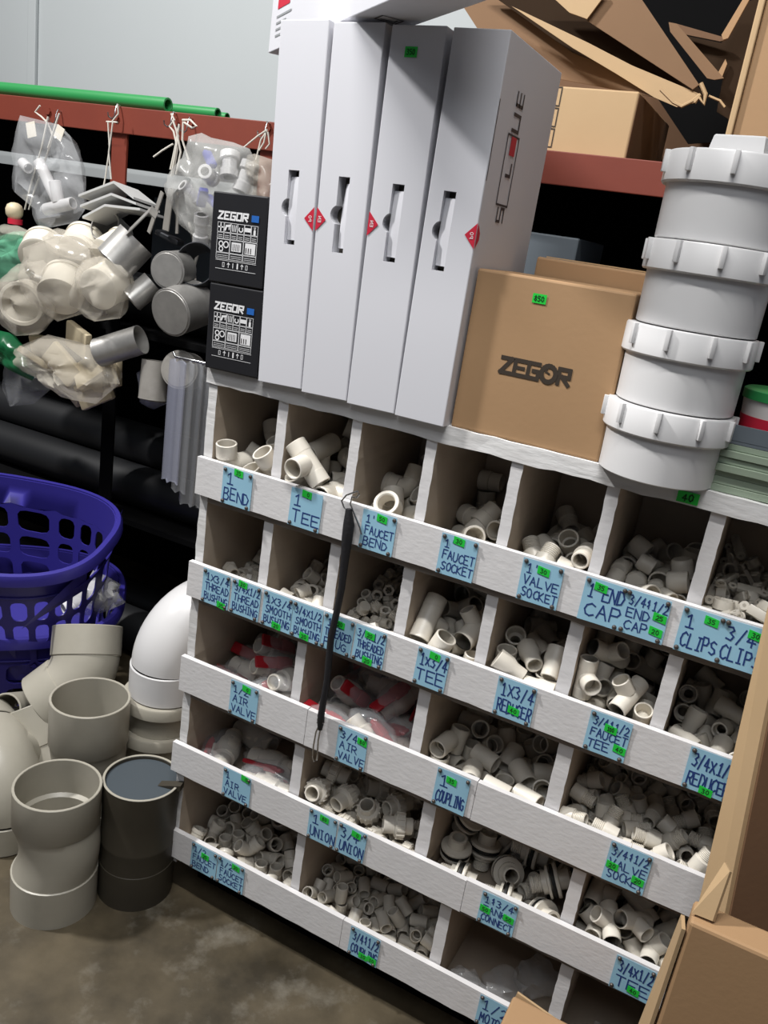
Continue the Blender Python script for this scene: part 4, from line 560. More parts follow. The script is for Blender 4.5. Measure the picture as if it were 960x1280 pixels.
 '1,3': [["tee134",0.425,0.1241,0.6266,0.35,-0.382,-0.63,0.578],["tee134",0.4301,0.1851,0.6265,0.693,-0.693,-0.143,0.143],["tee134",0.4233,0.0715,0.6447,0.636,-0.309,-0.636,0.309],["tee134",0.481,0.1459,0.6266,0.49,0.544,-0.506,-0.455],["tee134",0.4834,0.0363,0.6265,0.706,0.037,0.038,0.706],["tee134",0.4652,0.124,0.6656,0.7,-0.564,-0.423,-0.111],["tee134",0.4344,0.0166,0.6495,0.548,0.028,0.835,-0.042],["tee134",0.4236,0.183,0.6595,0.6,0.666,-0.329,-0.296],["tee134",0.465,0.0712,0.6575,0.825,-0.356,-0.182,0.398],["tee134",0.4644,0.1873,0.6596,0.812,-0.409,0.184,-0.373],["tee134",0.4055,0.0436,0.6879,0.451,-0.545,0.7,0.098],["tee134",0.4253,0.1859,0.6926,0.425,0.427,-0.585,-0.543],["tee134",0.4263,0.1271,0.6767,0.798,0.483,-0.358,0.049],["tee134",0.4692,0.155,0.7092,0.172,-0.493,-0.241,0.818],["tee134",0.4767,0.063,0.6883,0.77,-0.092,-0.276,0.567],["tee134",0.4606,0.1917,0.7148,0.212,-0.095,-0.381,-0.895]],
 '1,4': [["reducer1",0.6035,0.1185,0.6328,0.955,-0.0,0.0,-0.295],["reducer1",0.5325,0.1223,0.6251,0.465,-0.522,-0.538,-0.471],["reducer1",0.5611,0.1562,0.6328,0.0,0.036,-0.999,0.0],["reducer1",0.562,0.1977,0.6255,0.078,0.539,0.458,-0.702],["reducer1",0.5927,0.0883,0.6305,0.78,-0.508,-0.337,0.144],["reducer1",0.571,0.1253,0.6309,0.517,-0.731,0.44,-0.074],["reducer1",0.532,0.1261,0.6578,0.324,0.293,0.491,-0.754],["reducer1",0.6029,0.2095,0.6328,0.0,0.775,-0.632,0.0],["reducer1",0.5953,0.0152,0.6253,0.327,0.653,-0.297,-0.615],["reducer1",0.5324,0.0654,0.625,0.65,0.735,0.147,-0.128],["reducer1",0.6035,0.1487,0.6328,0.0,0.996,0.092,0.0],["reducer1",0.5933,0.1767,0.6253,0.135,0.61,0.407,0.667],["reducer1",0.5956,0.0154,0.656,0.678,0.141,-0.709,-0.135],["reducer1",0.5325,0.0155,0.6328,0.0,1.0,-0.002,0.0],["reducer1",0.6036,0.0742,0.6695,0.82,0.342,0.177,-0.424],["reducer1",0.5324,0.1677,0.6328,0.0,0.829,0.559,0.0],["reducer1",0.5631,0.0366,0.6368,0.13,-0.198,-0.092,-0.967],["reducer1",0.5639,0.0749,0.625,0.623,-0.629,-0.407,-0.223],["reducer1",0.5653,0.149,0.6708,0.298,-0.224,0.688,-0.623],["reducer1",0.5817,0.1836,0.6555,0.587,-0.47,-0.593,-0.288],["reducer1",0.5487,0.0155,0.6708,0.349,-0.716,0.444,-0.411],["reducer1",0.5961,0.0495,0.6533,0.24,0.175,0.232,-0.926],["reducer1",0.5325,0.0468,0.6604,0.035,-0.515,-0.854,-0.059],["reducer1",0.6037,0.1915,0.6789,0.18,-0.97,-0.152,-0.064],["reducer1",0.5678,0.0455,0.6841,0.649,0.554,0.511,-0.104],["reducer1",0.6037,0.0334,0.6917,0.252,0.616,0.7,-0.259],["reducer1",0.5324,0.2096,0.6784,0.941,0.0,-0.0,0.337],["reducer1",0.5325,0.209,0.6328,0.253,0.0,-0.0,0.967],["reducer1",0.5526,0.0811,0.6525,0.709,0.566,0.283,-0.311],["reducer1",0.5321,0.0827,0.681,0.337,-0.778,-0.511,-0.141],["reducer1",0.5926,0.122,0.6707,0.584,0.288,-0.723,0.229],["reducer1",0.5439,0.181,0.6709,0.61,-0.116,0.717,0.318],["reducer1",0.5661,0.0918,0.6782,0.767,-0.375,-0.518,-0.051]],
 '1,5': [["tee34",0.6792,0.0423,0.623,0.693,-0.7,-0.123,0.122],["tee34",0.6776,0.0979,0.636,0.208,-0.69,-0.462,0.517],["tee34",0.6913,0.1983,0.623,0.673,0.68,-0.207,-0.205],["tee34",0.7004,0.022,0.6231,0.172,0.014,-0.08,-0.982],["tee34",0.6949,0.1382,0.623,0.265,0.267,0.658,0.652],["tee34",0.719,0.1955,0.6459,0.259,0.3,0.771,0.5],["tee34",0.6692,0.0311,0.6492,0.541,-0.554,-0.448,0.447],["tee34",0.7187,0.1018,0.623,0.649,0.655,0.275,0.272],["tee34",0.6819,0.195,0.6491,0.877,-0.242,0.113,-0.399],["tee34",0.6516,0.0244,0.6913,0.34,0.612,-0.338,0.629],["tee34",0.7044,0.1357,0.649,0.551,0.555,0.449,0.431],["tee34",0.6678,0.1716,0.6465,0.772,0.474,-0.3,-0.299],["tee34",0.7301,0.0691,0.6441,0.691,-0.328,-0.578,0.287],["tee34",0.6672,0.1289,0.6499,0.008,-0.393,0.132,0.91],["tee34",0.7167,0.1958,0.6807,0.469,-0.791,0.377,-0.111],["tee34",0.735,0.0315,0.6526,0.685,0.176,0.182,-0.683],["tee34",0.6696,0.1028,0.6626,0.951,-0.192,-0.241,-0.02],["tee34",0.6696,0.16,0.6793,0.559,-0.816,-0.001,0.15],["tee34",0.6629,0.0587,0.6742,0.514,-0.009,0.186,0.837],["tee34",0.7164,0.146,0.6772,0.19,-0.142,-0.121,-0.964],["tee34",0.7349,0.1934,0.7025,0.672,0.221,-0.428,-0.563],["tee34",0.6918,0.0607,0.6689,0.662,-0.419,0.434,-0.444],["tee34",0.6858,0.1202,0.6978,0.544,0.0,0.197,0.816],["tee34",0.6896,0.1979,0.7053,0.019,0.593,-0.467,-0.655],["tee34",0.7117,0.0273,0.6845,0.801,-0.019,-0.309,0.512],["tee34",0.6511,0.1098,0.7014,0.692,-0.144,0.159,0.689],["tee34",0.6649,0.1786,0.7087,0.454,-0.086,-0.368,0.806],["tee34",0.6674,0.0686,0.7154,0.249,-0.3,0.334,-0.858]],
 '1,6': [["reducer34",0.7866,0.0429,0.6229,0.313,0.677,0.309,0.59],["reducer34",0.8509,0.0584,0.6232,0.32,-0.305,-0.638,-0.63],["reducer34",0.7902,0.1126,0.623,0.674,-0.644,0.345,0.111],["reducer34",0.8487,0.1013,0.6231,0.236,-0.709,-0.157,-0.646],["reducer34",0.7792,0.1494,0.6293,0.0,0.998,-0.066,-0.0],["reducer34",0.8381,0.1579,0.6229,0.583,0.739,-0.087,-0.326],["reducer34",0.7867,0.2113,0.6229,0.665,0.026,0.744,0.065],["reducer34",0.8244,0.2044,0.623,0.663,0.735,-0.12,0.076],["reducer34",0.8147,0.0229,0.6229,0.066,0.351,0.656,0.665],["reducer34",0.8364,0.0481,0.6448,0.161,0.325,0.717,-0.594],["reducer34",0.8186,0.089,0.6285,0.128,-0.332,0.796,-0.489],["reducer34",0.8591,0.0933,0.6458,0.59,-0.466,-0.35,-0.559],["reducer34",0.7986,0.1635,0.656,0.049,-0.801,0.572,-0.171],["reducer34",0.8491,0.1305,0.6229,0.063,0.658,0.348,-0.665],["reducer34",0.7883,0.1835,0.6231,0.662,-0.428,0.584,-0.193],["reducer34",0.8501,0.2071,0.6324,0.787,-0.05,-0.373,0.488],["reducer34",0.8378,0.0132,0.6324,0.88,0.119,-0.351,-0.299],["reducer34",0.7915,0.0362,0.6474,0.032,0.579,-0.271,-0.768],["reducer34",0.7865,0.0759,0.6229,0.212,-0.704,0.242,-0.633],["reducer34",0.8334,0.0969,0.6505,0.456,0.414,0.427,-0.663],["reducer34",0.7876,0.1872,0.649,0.62,0.027,0.784,-0.01],["reducer34",0.8056,0.1526,0.623,0.063,0.289,0.686,-0.665],["reducer34",0.7971,0.2119,0.6471,0.389,0.55,-0.38,-0.634],["reducer34",0.8587,0.1822,0.6293,0.0,-0.769,-0.639,-0.0],["reducer34",0.7955,0.0845,0.6527,0.168,0.803,-0.571,-0.013],["reducer34",0.816,0.0582,0.6314,0.043,-0.803,0.502,-0.318],["reducer34",0.779,0.1149,0.6468,0.509,-0.696,-0.443,-0.246],["reducer34",0.8128,0.1238,0.6392,0.523,-0.5,0.676,0.137],["reducer34",0.8269,0.1826,0.6463,0.361,0.581,-0.701,0.202],["reducer34",0.8507,0.1554,0.6475,0.538,-0.318,0.724,-0.292],["reducer34",0.8009,0.1981,0.669,0.556,0.056,0.82,-0.12],["reducer34",0.8591,0.2034,0.6593,0.007,0.085,0.815,0.574],["reducer34",0.7792,0.0156,0.6293,0.197,-0.0,-0.0,0.98],["reducer34",0.8588,0.0227,0.6458,0.25,-0.514,0.738,0.359],["reducer34",0.7796,0.134,0.6666,0.227,-0.384,-0.759,-0.474],["reducer34",0.8376,0.1174,0.6714,0.641,0.426,0.613,0.178],["reducer34",0.8189,0.1481,0.6612,0.954,-0.291,0.037,-0.064],["reducer34",0.8499,0.1283,0.6494,0.142,0.665,0.04,0.732]],
 '2,0': [["air_valve",0.0617,0.1921,0.4504,0.458,0.523,0.544,0.47],["air_valve",0.0709,0.1361,0.4502,0.677,0.319,-0.583,-0.317],["air_valve",0.1802,0.0433,0.4499,0.677,-0.736,0.012,-0.011],["air_valve",0.0604,0.02,0.4502,0.53,0.464,0.531,0.471],["air_valve",0.1921,0.1391,0.45,0.5,-0.533,-0.418,-0.54],["air_valve",0.0888,0.1842,0.487,0.725,-0.39,-0.188,-0.536],["air_valve",0.1362,0.0444,0.4503,0.544,-0.697,-0.272,-0.381],["air_valve",0.0798,0.0864,0.4502,0.447,0.516,-0.418,-0.599],["air_valve",0.1589,0.1656,0.4625,0.594,-0.384,0.594,0.384],["air_valve",0.1255,0.0856,0.4794,0.785,0.499,-0.356,0.091],["air_valve",0.1747,0.0564,0.488,0.62,-0.781,0.071,-0.027],["air_valve",0.143,0.2044,0.4832,0.138,0.386,-0.019,0.912],["air_valve",0.1043,0.1207,0.4898,0.839,0.431,-0.311,0.112]],
 '2,1': [["air_valve",0.2985,0.199,0.4503,0.174,0.72,0.203,0.641],["air_valve",0.2835,0.0201,0.4501,0.743,0.026,-0.664,-0.077],["air_valve",0.3809,0.1796,0.4499,0.406,0.434,0.588,0.549],["air_valve",0.2733,0.0725,0.4499,0.489,-0.531,0.51,-0.469],["air_valve",0.25,0.1358,0.4501,0.423,-0.435,-0.594,-0.529],["air_valve",0.3507,0.0203,0.4647,0.1,0.88,0.059,0.461],["air_valve",0.3835,0.0541,0.4502,0.663,-0.042,-0.746,0.036],["air_valve",0.3363,0.196,0.4954,0.349,0.694,-0.107,-0.62],["air_valve",0.3101,0.1484,0.45,0.429,-0.28,0.664,-0.544],["air_valve",0.274,0.0957,0.4827,0.901,0.392,-0.14,-0.122],["air_valve",0.3737,0.1159,0.45,0.686,-0.674,0.263,-0.079],["air_valve",0.2694,0.1755,0.4872,0.365,-0.182,-0.597,-0.691],["air_valve",0.4068,0.1611,0.4808,0.047,0.131,-0.752,0.644],["air_valve",0.3241,0.1386,0.4883,0.049,0.696,0.381,0.607],["air_valve",0.3579,0.1106,0.4941,0.481,0.503,-0.667,0.267]],
 '2,2': [["coupling1",0.4638,0.0474,0.4508,0.171,-0.0,-0.0,0.985],["coupling1",0.5045,0.0234,0.4452,0.674,-0.705,0.059,0.215],["coupling1",0.6114,0.0181,0.4452,0.618,0.439,0.554,0.344],["coupling1",0.4705,0.0848,0.4452,0.505,0.277,-0.65,-0.495],["coupling1",0.5636,0.1399,0.4452,0.462,0.693,-0.143,-0.535],["coupling1",0.6048,0.0518,0.4452,0.67,0.048,-0.706,-0.226],["coupling1",0.467,0.1534,0.4452,0.133,-0.692,0.143,-0.695],["coupling1",0.5392,0.179,0.4452,0.325,0.64,-0.3,-0.628],["coupling1",0.6267,0.1238,0.4453,0.57,-0.57,0.419,0.419],["coupling1",0.48,0.1961,0.4452,0.046,0.669,0.228,0.706],["coupling1",0.5498,0.2098,0.4508,0.0,-0.947,-0.322,-0.0],["coupling1",0.6267,0.1673,0.4508,0.0,-0.116,-0.993,-0.0],["coupling1",0.5045,0.0725,0.4452,0.502,0.652,0.273,-0.498],["coupling1",0.5378,0.0518,0.4452,0.337,-0.445,0.549,0.621],["coupling1",0.6123,0.0248,0.4749,0.271,0.692,0.066,0.666],["coupling1",0.4718,0.0928,0.4803,0.071,0.806,0.578,-0.109],["coupling1",0.568,0.0558,0.4508,0.0,0.02,-1.0,-0.0],["coupling1",0.6186,0.0874,0.4452,0.399,-0.592,0.387,-0.584],["coupling1",0.4934,0.1115,0.4508,0.0,-0.934,0.358,-0.0],["coupling1",0.5283,0.1092,0.4452,0.059,0.324,0.629,0.705],["coupling1",0.6011,0.1463,0.4612,0.904,0.384,0.186,0.011],["coupling1",0.4687,0.2098,0.4709,0.053,-0.65,0.045,-0.757],["coupling1",0.5033,0.1655,0.4543,0.191,0.391,-0.818,0.377],["coupling1",0.5858,0.2098,0.4452,0.227,0.67,-0.227,-0.67],["coupling1",0.4668,0.0152,0.4452,0.046,-0.706,-0.046,0.706],["coupling1",0.5654,0.0217,0.4452,0.563,0.614,-0.351,-0.428],["coupling1",0.567,0.0152,0.4748,0.138,-0.657,-0.124,0.73],["coupling1",0.4933,0.1405,0.4845,0.445,-0.825,0.247,0.247],["coupling1",0.5703,0.0865,0.4452,0.671,-0.232,0.668,-0.222],["coupling1",0.6264,0.0626,0.4716,0.904,0.428,0.014,-0.012],["coupling1",0.5254,0.0821,0.4745,0.576,-0.236,0.695,-0.361],["coupling1",0.5792,0.1795,0.455,0.097,0.227,-0.03,-0.969],["coupling1",0.5879,0.1164,0.4527,0.09,-0.853,0.064,-0.51],["coupling1",0.4675,0.1726,0.4689,0.4,0.573,0.435,0.568],["coupling1",0.5923,0.2097,0.481,0.488,-0.468,0.353,-0.646],["coupling1",0.6268,0.2096,0.4508,0.657,-0.0,0.0,-0.754],["coupling1",0.4636,0.0551,0.4868,0.561,-0.5,0.5,0.431],["coupling1",0.5211,0.0368,0.4689,0.656,-0.704,0.112,0.249],["coupling1",0.5875,0.0785,0.4748,0.246,-0.598,0.287,0.707],["coupling1",0.5175,0.1303,0.4679,0.397,-0.814,-0.414,0.09],["coupling1",0.5563,0.1159,0.4702,0.124,-0.155,-0.517,-0.832],["coupling1",0.6173,0.1051,0.475,0.732,-0.188,0.65,0.078],["coupling1",0.4659,0.1248,0.4596,0.161,0.645,0.649,-0.37],["coupling1",0.5357,0.1575,0.4668,0.838,-0.406,-0.041,0.362],["coupling1",0.5972,0.1695,0.4839,0.247,-0.059,-0.56,0.789],["coupling1",0.5178,0.2094,0.4508,0.461,-0.0,-0.0,0.887]],
 '2,3': [["valve_socket34",0.7007,0.0203,0.4424,0.591,-0.67,-0.337,0.297],["valve_socket34",0.7621,0.0322,0.4483,0.852,-0.0,-0.0,-0.524],["valve_socket34",0.7998,0.0356,0.4424,0.273,-0.633,-0.408,0.599],["valve_socket34",0.8381,0.0551,0.4424,0.275,-0.707,-0.021,0.651],["valve_socket34",0.698,0.048,0.4499,0.328,-0.917,-0.213,0.08],["valve_socket34",0.722,0.05,0.4424,0.633,-0.653,-0.272,-0.316],["valve_socket34",0.7974,0.0893,0.4424,0.586,-0.358,0.653,-0.319],["valve_socket34",0.8537,0.0967,0.4424,0.154,0.69,0.154,0.69],["valve_socket34",0.7036,0.0768,0.4483,0.11,0.0,0.0,-0.994],["valve_socket34",0.7234,0.0937,0.4424,0.054,0.619,-0.342,0.705],["valve_socket34",0.8166,0.1118,0.4424,0.602,0.221,-0.72,-0.265],["valve_socket34",0.8596,0.1276,0.4425,0.657,0.75,-0.051,0.045],["valve_socket34",0.6837,0.1043,0.4424,0.241,0.66,-0.253,-0.665],["valve_socket34",0.767,0.0908,0.4483,0.0,0.652,-0.758,-0.0],["valve_socket34",0.7887,0.1379,0.4424,0.369,-0.636,-0.308,0.603],["valve_socket34",0.8349,0.1785,0.4424,0.601,0.471,0.527,0.373],["valve_socket34",0.6754,0.1877,0.4483,0.0,-0.724,-0.69,-0.0],["valve_socket34",0.7456,0.186,0.4424,0.104,-0.64,-0.397,0.65],["valve_socket34",0.8006,0.1948,0.4424,0.014,-0.197,0.727,0.658],["valve_socket34",0.8596,0.2049,0.4425,0.694,0.694,0.136,-0.136],["valve_socket34",0.711,0.0236,0.467,0.243,-0.581,-0.212,0.747],["valve_socket34",0.7395,0.021,0.4535,0.605,-0.427,0.393,0.545],["valve_socket34",0.7879,0.0457,0.4623,0.603,0.114,0.648,0.451],["valve_socket34",0.8323,0.0306,0.4483,0.611,0.0,-0.001,-0.792],["valve_socket34",0.6754,0.0743,0.4425,0.678,0.644,-0.291,0.202],["valve_socket34",0.7402,0.1106,0.4499,0.314,0.775,0.537,0.11],["valve_socket34",0.7981,0.0606,0.4424,0.147,-0.69,0.154,-0.692],["valve_socket34",0.8595,0.0697,0.4576,0.345,-0.646,-0.601,-0.321],["valve_socket34",0.6825,0.1291,0.4425,0.674,0.199,0.679,0.214],["valve_socket34",0.7407,0.1344,0.4424,0.018,-0.748,0.087,-0.658],["valve_socket34",0.8022,0.1096,0.4641,0.493,-0.574,0.494,0.429],["valve_socket34",0.8511,0.1203,0.4646,0.151,0.822,0.343,-0.429],["valve_socket34",0.7115,0.1539,0.4424,0.471,-0.707,-0.011,-0.527],["valve_socket34",0.7501,0.1583,0.4424,0.605,0.34,-0.636,-0.338],["valve_socket34",0.7815,0.1696,0.4424,0.425,-0.338,-0.621,-0.565],["valve_socket34",0.8274,0.143,0.4424,0.483,-0.483,0.517,-0.517],["valve_socket34",0.7004,0.2126,0.4489,0.01,-0.957,0.287,-0.033],["valve_socket34",0.7265,0.2036,0.4425,0.626,0.102,-0.7,0.328],["valve_socket34",0.8288,0.2125,0.4424,0.247,-0.663,-0.247,0.663],["valve_socket34",0.8441,0.2065,0.4665,0.744,-0.265,0.582,0.195],["valve_socket34",0.6755,0.0124,0.4495,0.073,0.297,-0.951,0.04],["valve_socket34",0.7279,0.0125,0.4855,0.151,-0.636,-0.128,0.746],["valve_socket34",0.7808,0.0125,0.4482,0.435,-0.137,-0.878,0.145],["valve_socket34",0.8154,0.0124,0.4505,0.279,-0.119,0.035,-0.952],["valve_socket34",0.6839,0.0124,0.4852,0.784,-0.026,0.603,-0.146],["valve_socket34",0.7189,0.094,0.4673,0.298,0.671,-0.404,0.546],["valve_socket34",0.835,0.0554,0.4704,0.667,0.352,0.388,-0.53],["valve_socket34",0.8262,0.0851,0.4584,0.377,0.878,-0.288,0.07],["valve_socket34",0.6826,0.1611,0.4425,0.331,0.684,0.181,-0.625],["valve_socket34",0.7522,0.1503,0.466,0.768,-0.577,-0.278,0.001],["valve_socket34",0.7972,0.0749,0.4627,0.622,0.094,0.748,0.213],["valve_socket34",0.8248,0.1241,0.4666,0.229,-0.651,0.692,0.212],["valve_socket34",0.7006,0.187,0.4483,0.0,-0.577,-0.817,0.0],["valve_socket34",0.7703,0.1812,0.4648,0.017,0.472,0.726,-0.499],["valve_socket34",0.7762,0.1145,0.4448,0.25,0.702,-0.395,-0.537],["valve_socket34",0.8596,0.1579,0.4483,0.0,-0.977,0.214,-0.0],["valve_socket34",0.6755,0.2125,0.4483,0.894,-0.0,-0.0,0.448],["valve_socket34",0.7598,0.2125,0.4625,0.436,-0.419,0.204,-0.77],["valve_socket34",0.7744,0.2067,0.4424,0.113,0.11,0.699,-0.698],["valve_socket34",0.8146,0.1931,0.4648,0.456,-0.336,-0.715,-0.409],["valve_socket34",0.717,0.0615,0.4729,0.035,0.522,-0.831,0.19],["valve_socket34",0.7314,0.0452,0.4854,0.408,-0.211,-0.242,-0.854],["valve_socket34",0.7655,0.0125,0.4737,0.528,0.471,0.476,0.523],["valve_socket34",0.8431,0.0124,0.4712,0.659,0.331,-0.402,-0.542],["valve_socket34",0.6819,0.1129,0.4657,0.659,0.199,-0.685,-0.238],["valve_socket34",0.714,0.1399,0.4642,0.199,-0.042,0.561,0.802],["valve_socket34",0.7673,0.0644,0.4483,0.151,0.0,-0.0,-0.989],["valve_socket34",0.8031,0.014,0.48,0.264,-0.584,-0.722,0.26],["valve_socket34",0.6822,0.1386,0.4654,0.653,-0.179,0.707,-0.205],["valve_socket34",0.7821,0.1454,0.4664,0.509,0.282,0.675,-0.453],["valve_socket34",0.8559,0.0971,0.4749,0.89,-0.394,-0.033,0.227],["valve_socket34",0.8595,0.0199,0.4425,0.022,0.128,-0.741,0.659],["valve_socket34",0.6877,0.1628,0.4673,0.605,0.29,-0.579,-0.464],["valve_socket34",0.7227,0.2038,0.4691,0.71,0.559,0.169,-0.395],["valve_socket34",0.7807,0.1016,0.4786,0.194,0.071,-0.734,0.646],["valve_socket34",0.8596,0.0386,0.4785,0.815,-0.037,-0.026,-0.578],["valve_socket34",0.6847,0.2018,0.4785,0.665,0.72,0.026,-0.194],["valve_socket34",0.749,0.2125,0.485,0.525,0.376,0.286,0.708],["valve_socket34",0.8349,0.1557,0.463,0.316,0.149,0.399,-0.848],["valve_socket34",0.8005,0.1658,0.4601,0.329,-0.379,0.203,0.841],["valve_socket34",0.6798,0.0547,0.4659,0.281,-0.129,0.763,0.567],["valve_socket34",0.7434,0.0601,0.4535,0.646,-0.701,-0.234,-0.19],["valve_socket34",0.7814,0.0335,0.4866,0.237,0.658,-0.039,-0.714],["valve_socket34",0.8568,0.0179,0.4984,0.69,0.05,0.186,0.698],["valve_socket34",0.6834,0.0886,0.4716,0.389,0.56,-0.655,-0.327],["valve_socket34",0.7412,0.0988,0.4773,0.843,-0.264,-0.255,0.394],["valve_socket34",0.8095,0.0767,0.4849,0.263,0.795,0.246,0.488],["valve_socket34",0.8163,0.0517,0.4871,0.569,-0.288,0.196,-0.745],["valve_socket34",0.6924,0.1276,0.486,0.077,0.677,-0.108,-0.724],["valve_socket34",0.7318,0.1292,0.4782,0.175,-0.854,-0.171,-0.46],["valve_socket34",0.7601,0.1179,0.4712,0.121,0.895,0.395,0.168],["valve_socket34",0.8235,0.1044,0.4902,0.508,0.456,-0.728,-0.067],["valve_socket34",0.699,0.176,0.4859,0.285,-0.914,-0.037,-0.286],["valve_socket34",0.7263,0.1705,0.4673,0.243,0.245,0.173,-0.923],["valve_socket34",0.8591,0.1509,0.4834,0.395,0.2,0.563,-0.698],["valve_socket34",0.8596,0.188,0.4736,0.813,-0.337,0.241,0.41],["valve_socket34",0.7068,0.2062,0.4939,0.396,-0.043,0.841,0.366],["valve_socket34",0.7464,0.1849,0.475,0.307,-0.884,-0.297,-0.188],["valve_socket34",0.7866,0.2032,0.4793,0.162,-0.408,-0.062,0.897],["valve_socket34",0.823,0.2045,0.4855,0.337,0.322,-0.531,0.708],["valve_socket34",0.6835,0.068,0.4874,0.654,0.292,0.686,0.125],["valve_socket34",0.7504,0.0723,0.4768,0.625,-0.508,0.488,-0.337],["valve_socket34",0.7662,0.0525,0.4795,0.614,0.109,0.645,0.442],["valve_socket34",0.8517,0.0738,0.4856,0.366,0.53,-0.489,-0.588],["valve_socket34",0.6834,0.105,0.4928,0.142,-0.834,-0.234,0.479]],
 '3,0': [["air_valve_big",0.1803,0.1961,0.2914,0.051,-0.668,-0.144,-0.729],["air_valve_big",0.0598,0.0651,0.2914,0.121,-0.132,0.725,-0.665],["air_valve_big",0.1464,0.0871,0.2914,0.584,-0.397,0.547,-0.45],["air_valve_big",0.1774,0.0234,0.2916,0.639,-0.177,-0.716,0.219],["air_valve_big",0.0726,0.1357,0.2914,0.622,-0.415,-0.609,0.264],["air_valve_big",0.0748,0.2014,0.2915,0.701,0.084,-0.708,-0.021],["air_valve_big",0.2009,0.1491,0.3077,0.582,-0.432,-0.186,-0.664]],
 '3,1': [["union",0.2899,0.0266,0.2896,0.702,-0.703,-0.073,0.087],["union",0.3879,0.0239,0.2894,0.563,0.556,0.109,0.602],["union",0.4427,0.0217,0.2895,0.079,0.703,0.079,0.703],["union",0.3337,0.0246,0.2896,0.31,0.304,0.629,-0.645],["union",0.3268,0.0812,0.2895,0.109,0.705,0.05,0.699],["union",0.4135,0.0622,0.2895,0.654,-0.408,0.577,0.269],["union",0.2801,0.0759,0.2893,0.821,0.472,-0.315,0.07],["union",0.3206,0.1676,0.2918,0.337,0.808,-0.331,-0.351],["union",0.3888,0.1013,0.2893,0.729,0.55,-0.145,-0.381],["union",0.2739,0.153,0.2893,0.644,0.504,-0.259,0.514],["union",0.351,0.2037,0.2894,0.171,-0.469,0.322,-0.805],["union",0.4429,0.1445,0.2893,0.824,-0.454,0.338,0.011],["union",0.2738,0.0265,0.3294,0.732,0.53,0.266,-0.336],["union",0.3608,0.0508,0.3123,0.017,0.041,0.233,-0.972],["union",0.4194,0.0366,0.3246,0.323,-0.707,-0.032,-0.629],["union",0.2792,0.1114,0.3146,0.049,0.82,-0.288,-0.493],["union",0.3154,0.0487,0.3207,0.29,-0.125,0.661,0.68],["union",0.4011,0.1412,0.3068,0.337,0.494,0.143,0.789],["union",0.3167,0.1222,0.2954,0.032,0.197,0.141,0.97],["union",0.3582,0.1455,0.2895,0.705,0.705,-0.06,-0.06],["union",0.4455,0.099,0.2948,0.237,0.667,0.666,-0.235],["union",0.2922,0.1752,0.3248,0.301,0.706,-0.16,-0.621],["union",0.3995,0.1812,0.2893,0.808,0.127,-0.552,-0.161],["union",0.4452,0.198,0.2896,0.135,-0.082,-0.58,-0.799],["union",0.2787,0.076,0.3384,0.07,-0.621,-0.179,0.76],["union",0.3521,0.1063,0.3205,0.502,-0.73,0.214,-0.411],["union",0.3982,0.078,0.3272,0.725,0.646,-0.227,-0.075],["union",0.287,0.2032,0.2892,0.362,0.559,0.106,0.739]],
 '3,2': [["tank",0.5364,0.0249,0.2928,0.108,-0.707,-0.169,0.678],["tank",0.6007,0.0793,0.2963,0.237,-0.07,0.483,-0.84],["tank",0.6697,0.0285,0.2921,0.411,0.066,-0.841,-0.345],["tank",0.5122,0.1336,0.293,0.601,0.725,0.059,-0.331],["tank",0.5902,0.1361,0.2919,0.219,0.819,0.197,0.492],["tank",0.6504,0.0801,0.2928,0.666,0.433,-0.584,0.166],["tank",0.54,0.1993,0.2928,0.648,-0.226,-0.691,0.228],["tank",0.5947,0.193,0.2925,0.022,0.342,-0.743,-0.575],["tank",0.6742,0.192,0.2928,0.52,0.649,0.328,-0.448],["tank",0.5132,0.0676,0.2988,0.022,-0.831,-0.556,0.0],["tank",0.6096,0.0249,0.2928,0.182,-0.674,-0.273,0.662],["tank",0.6686,0.057,0.3322,0.47,-0.106,-0.826,0.294],["tank",0.5451,0.1585,0.3281,0.038,-0.549,-0.331,0.767],["tank",0.5515,0.0998,0.3003,0.072,0.706,-0.698,0.095],["tank",0.6664,0.1369,0.2929,0.599,0.393,0.656,0.237],["tank",0.519,0.1997,0.336,0.407,-0.578,0.379,-0.597],["tank",0.6328,0.171,0.3291,0.243,-0.614,0.395,0.639],["tank",0.669,0.2008,0.3468,0.655,-0.495,-0.208,0.532],["tank",0.5129,0.1033,0.3394,0.191,-0.733,-0.636,0.149],["tank",0.6211,0.1145,0.325,0.647,-0.266,-0.654,0.287]],
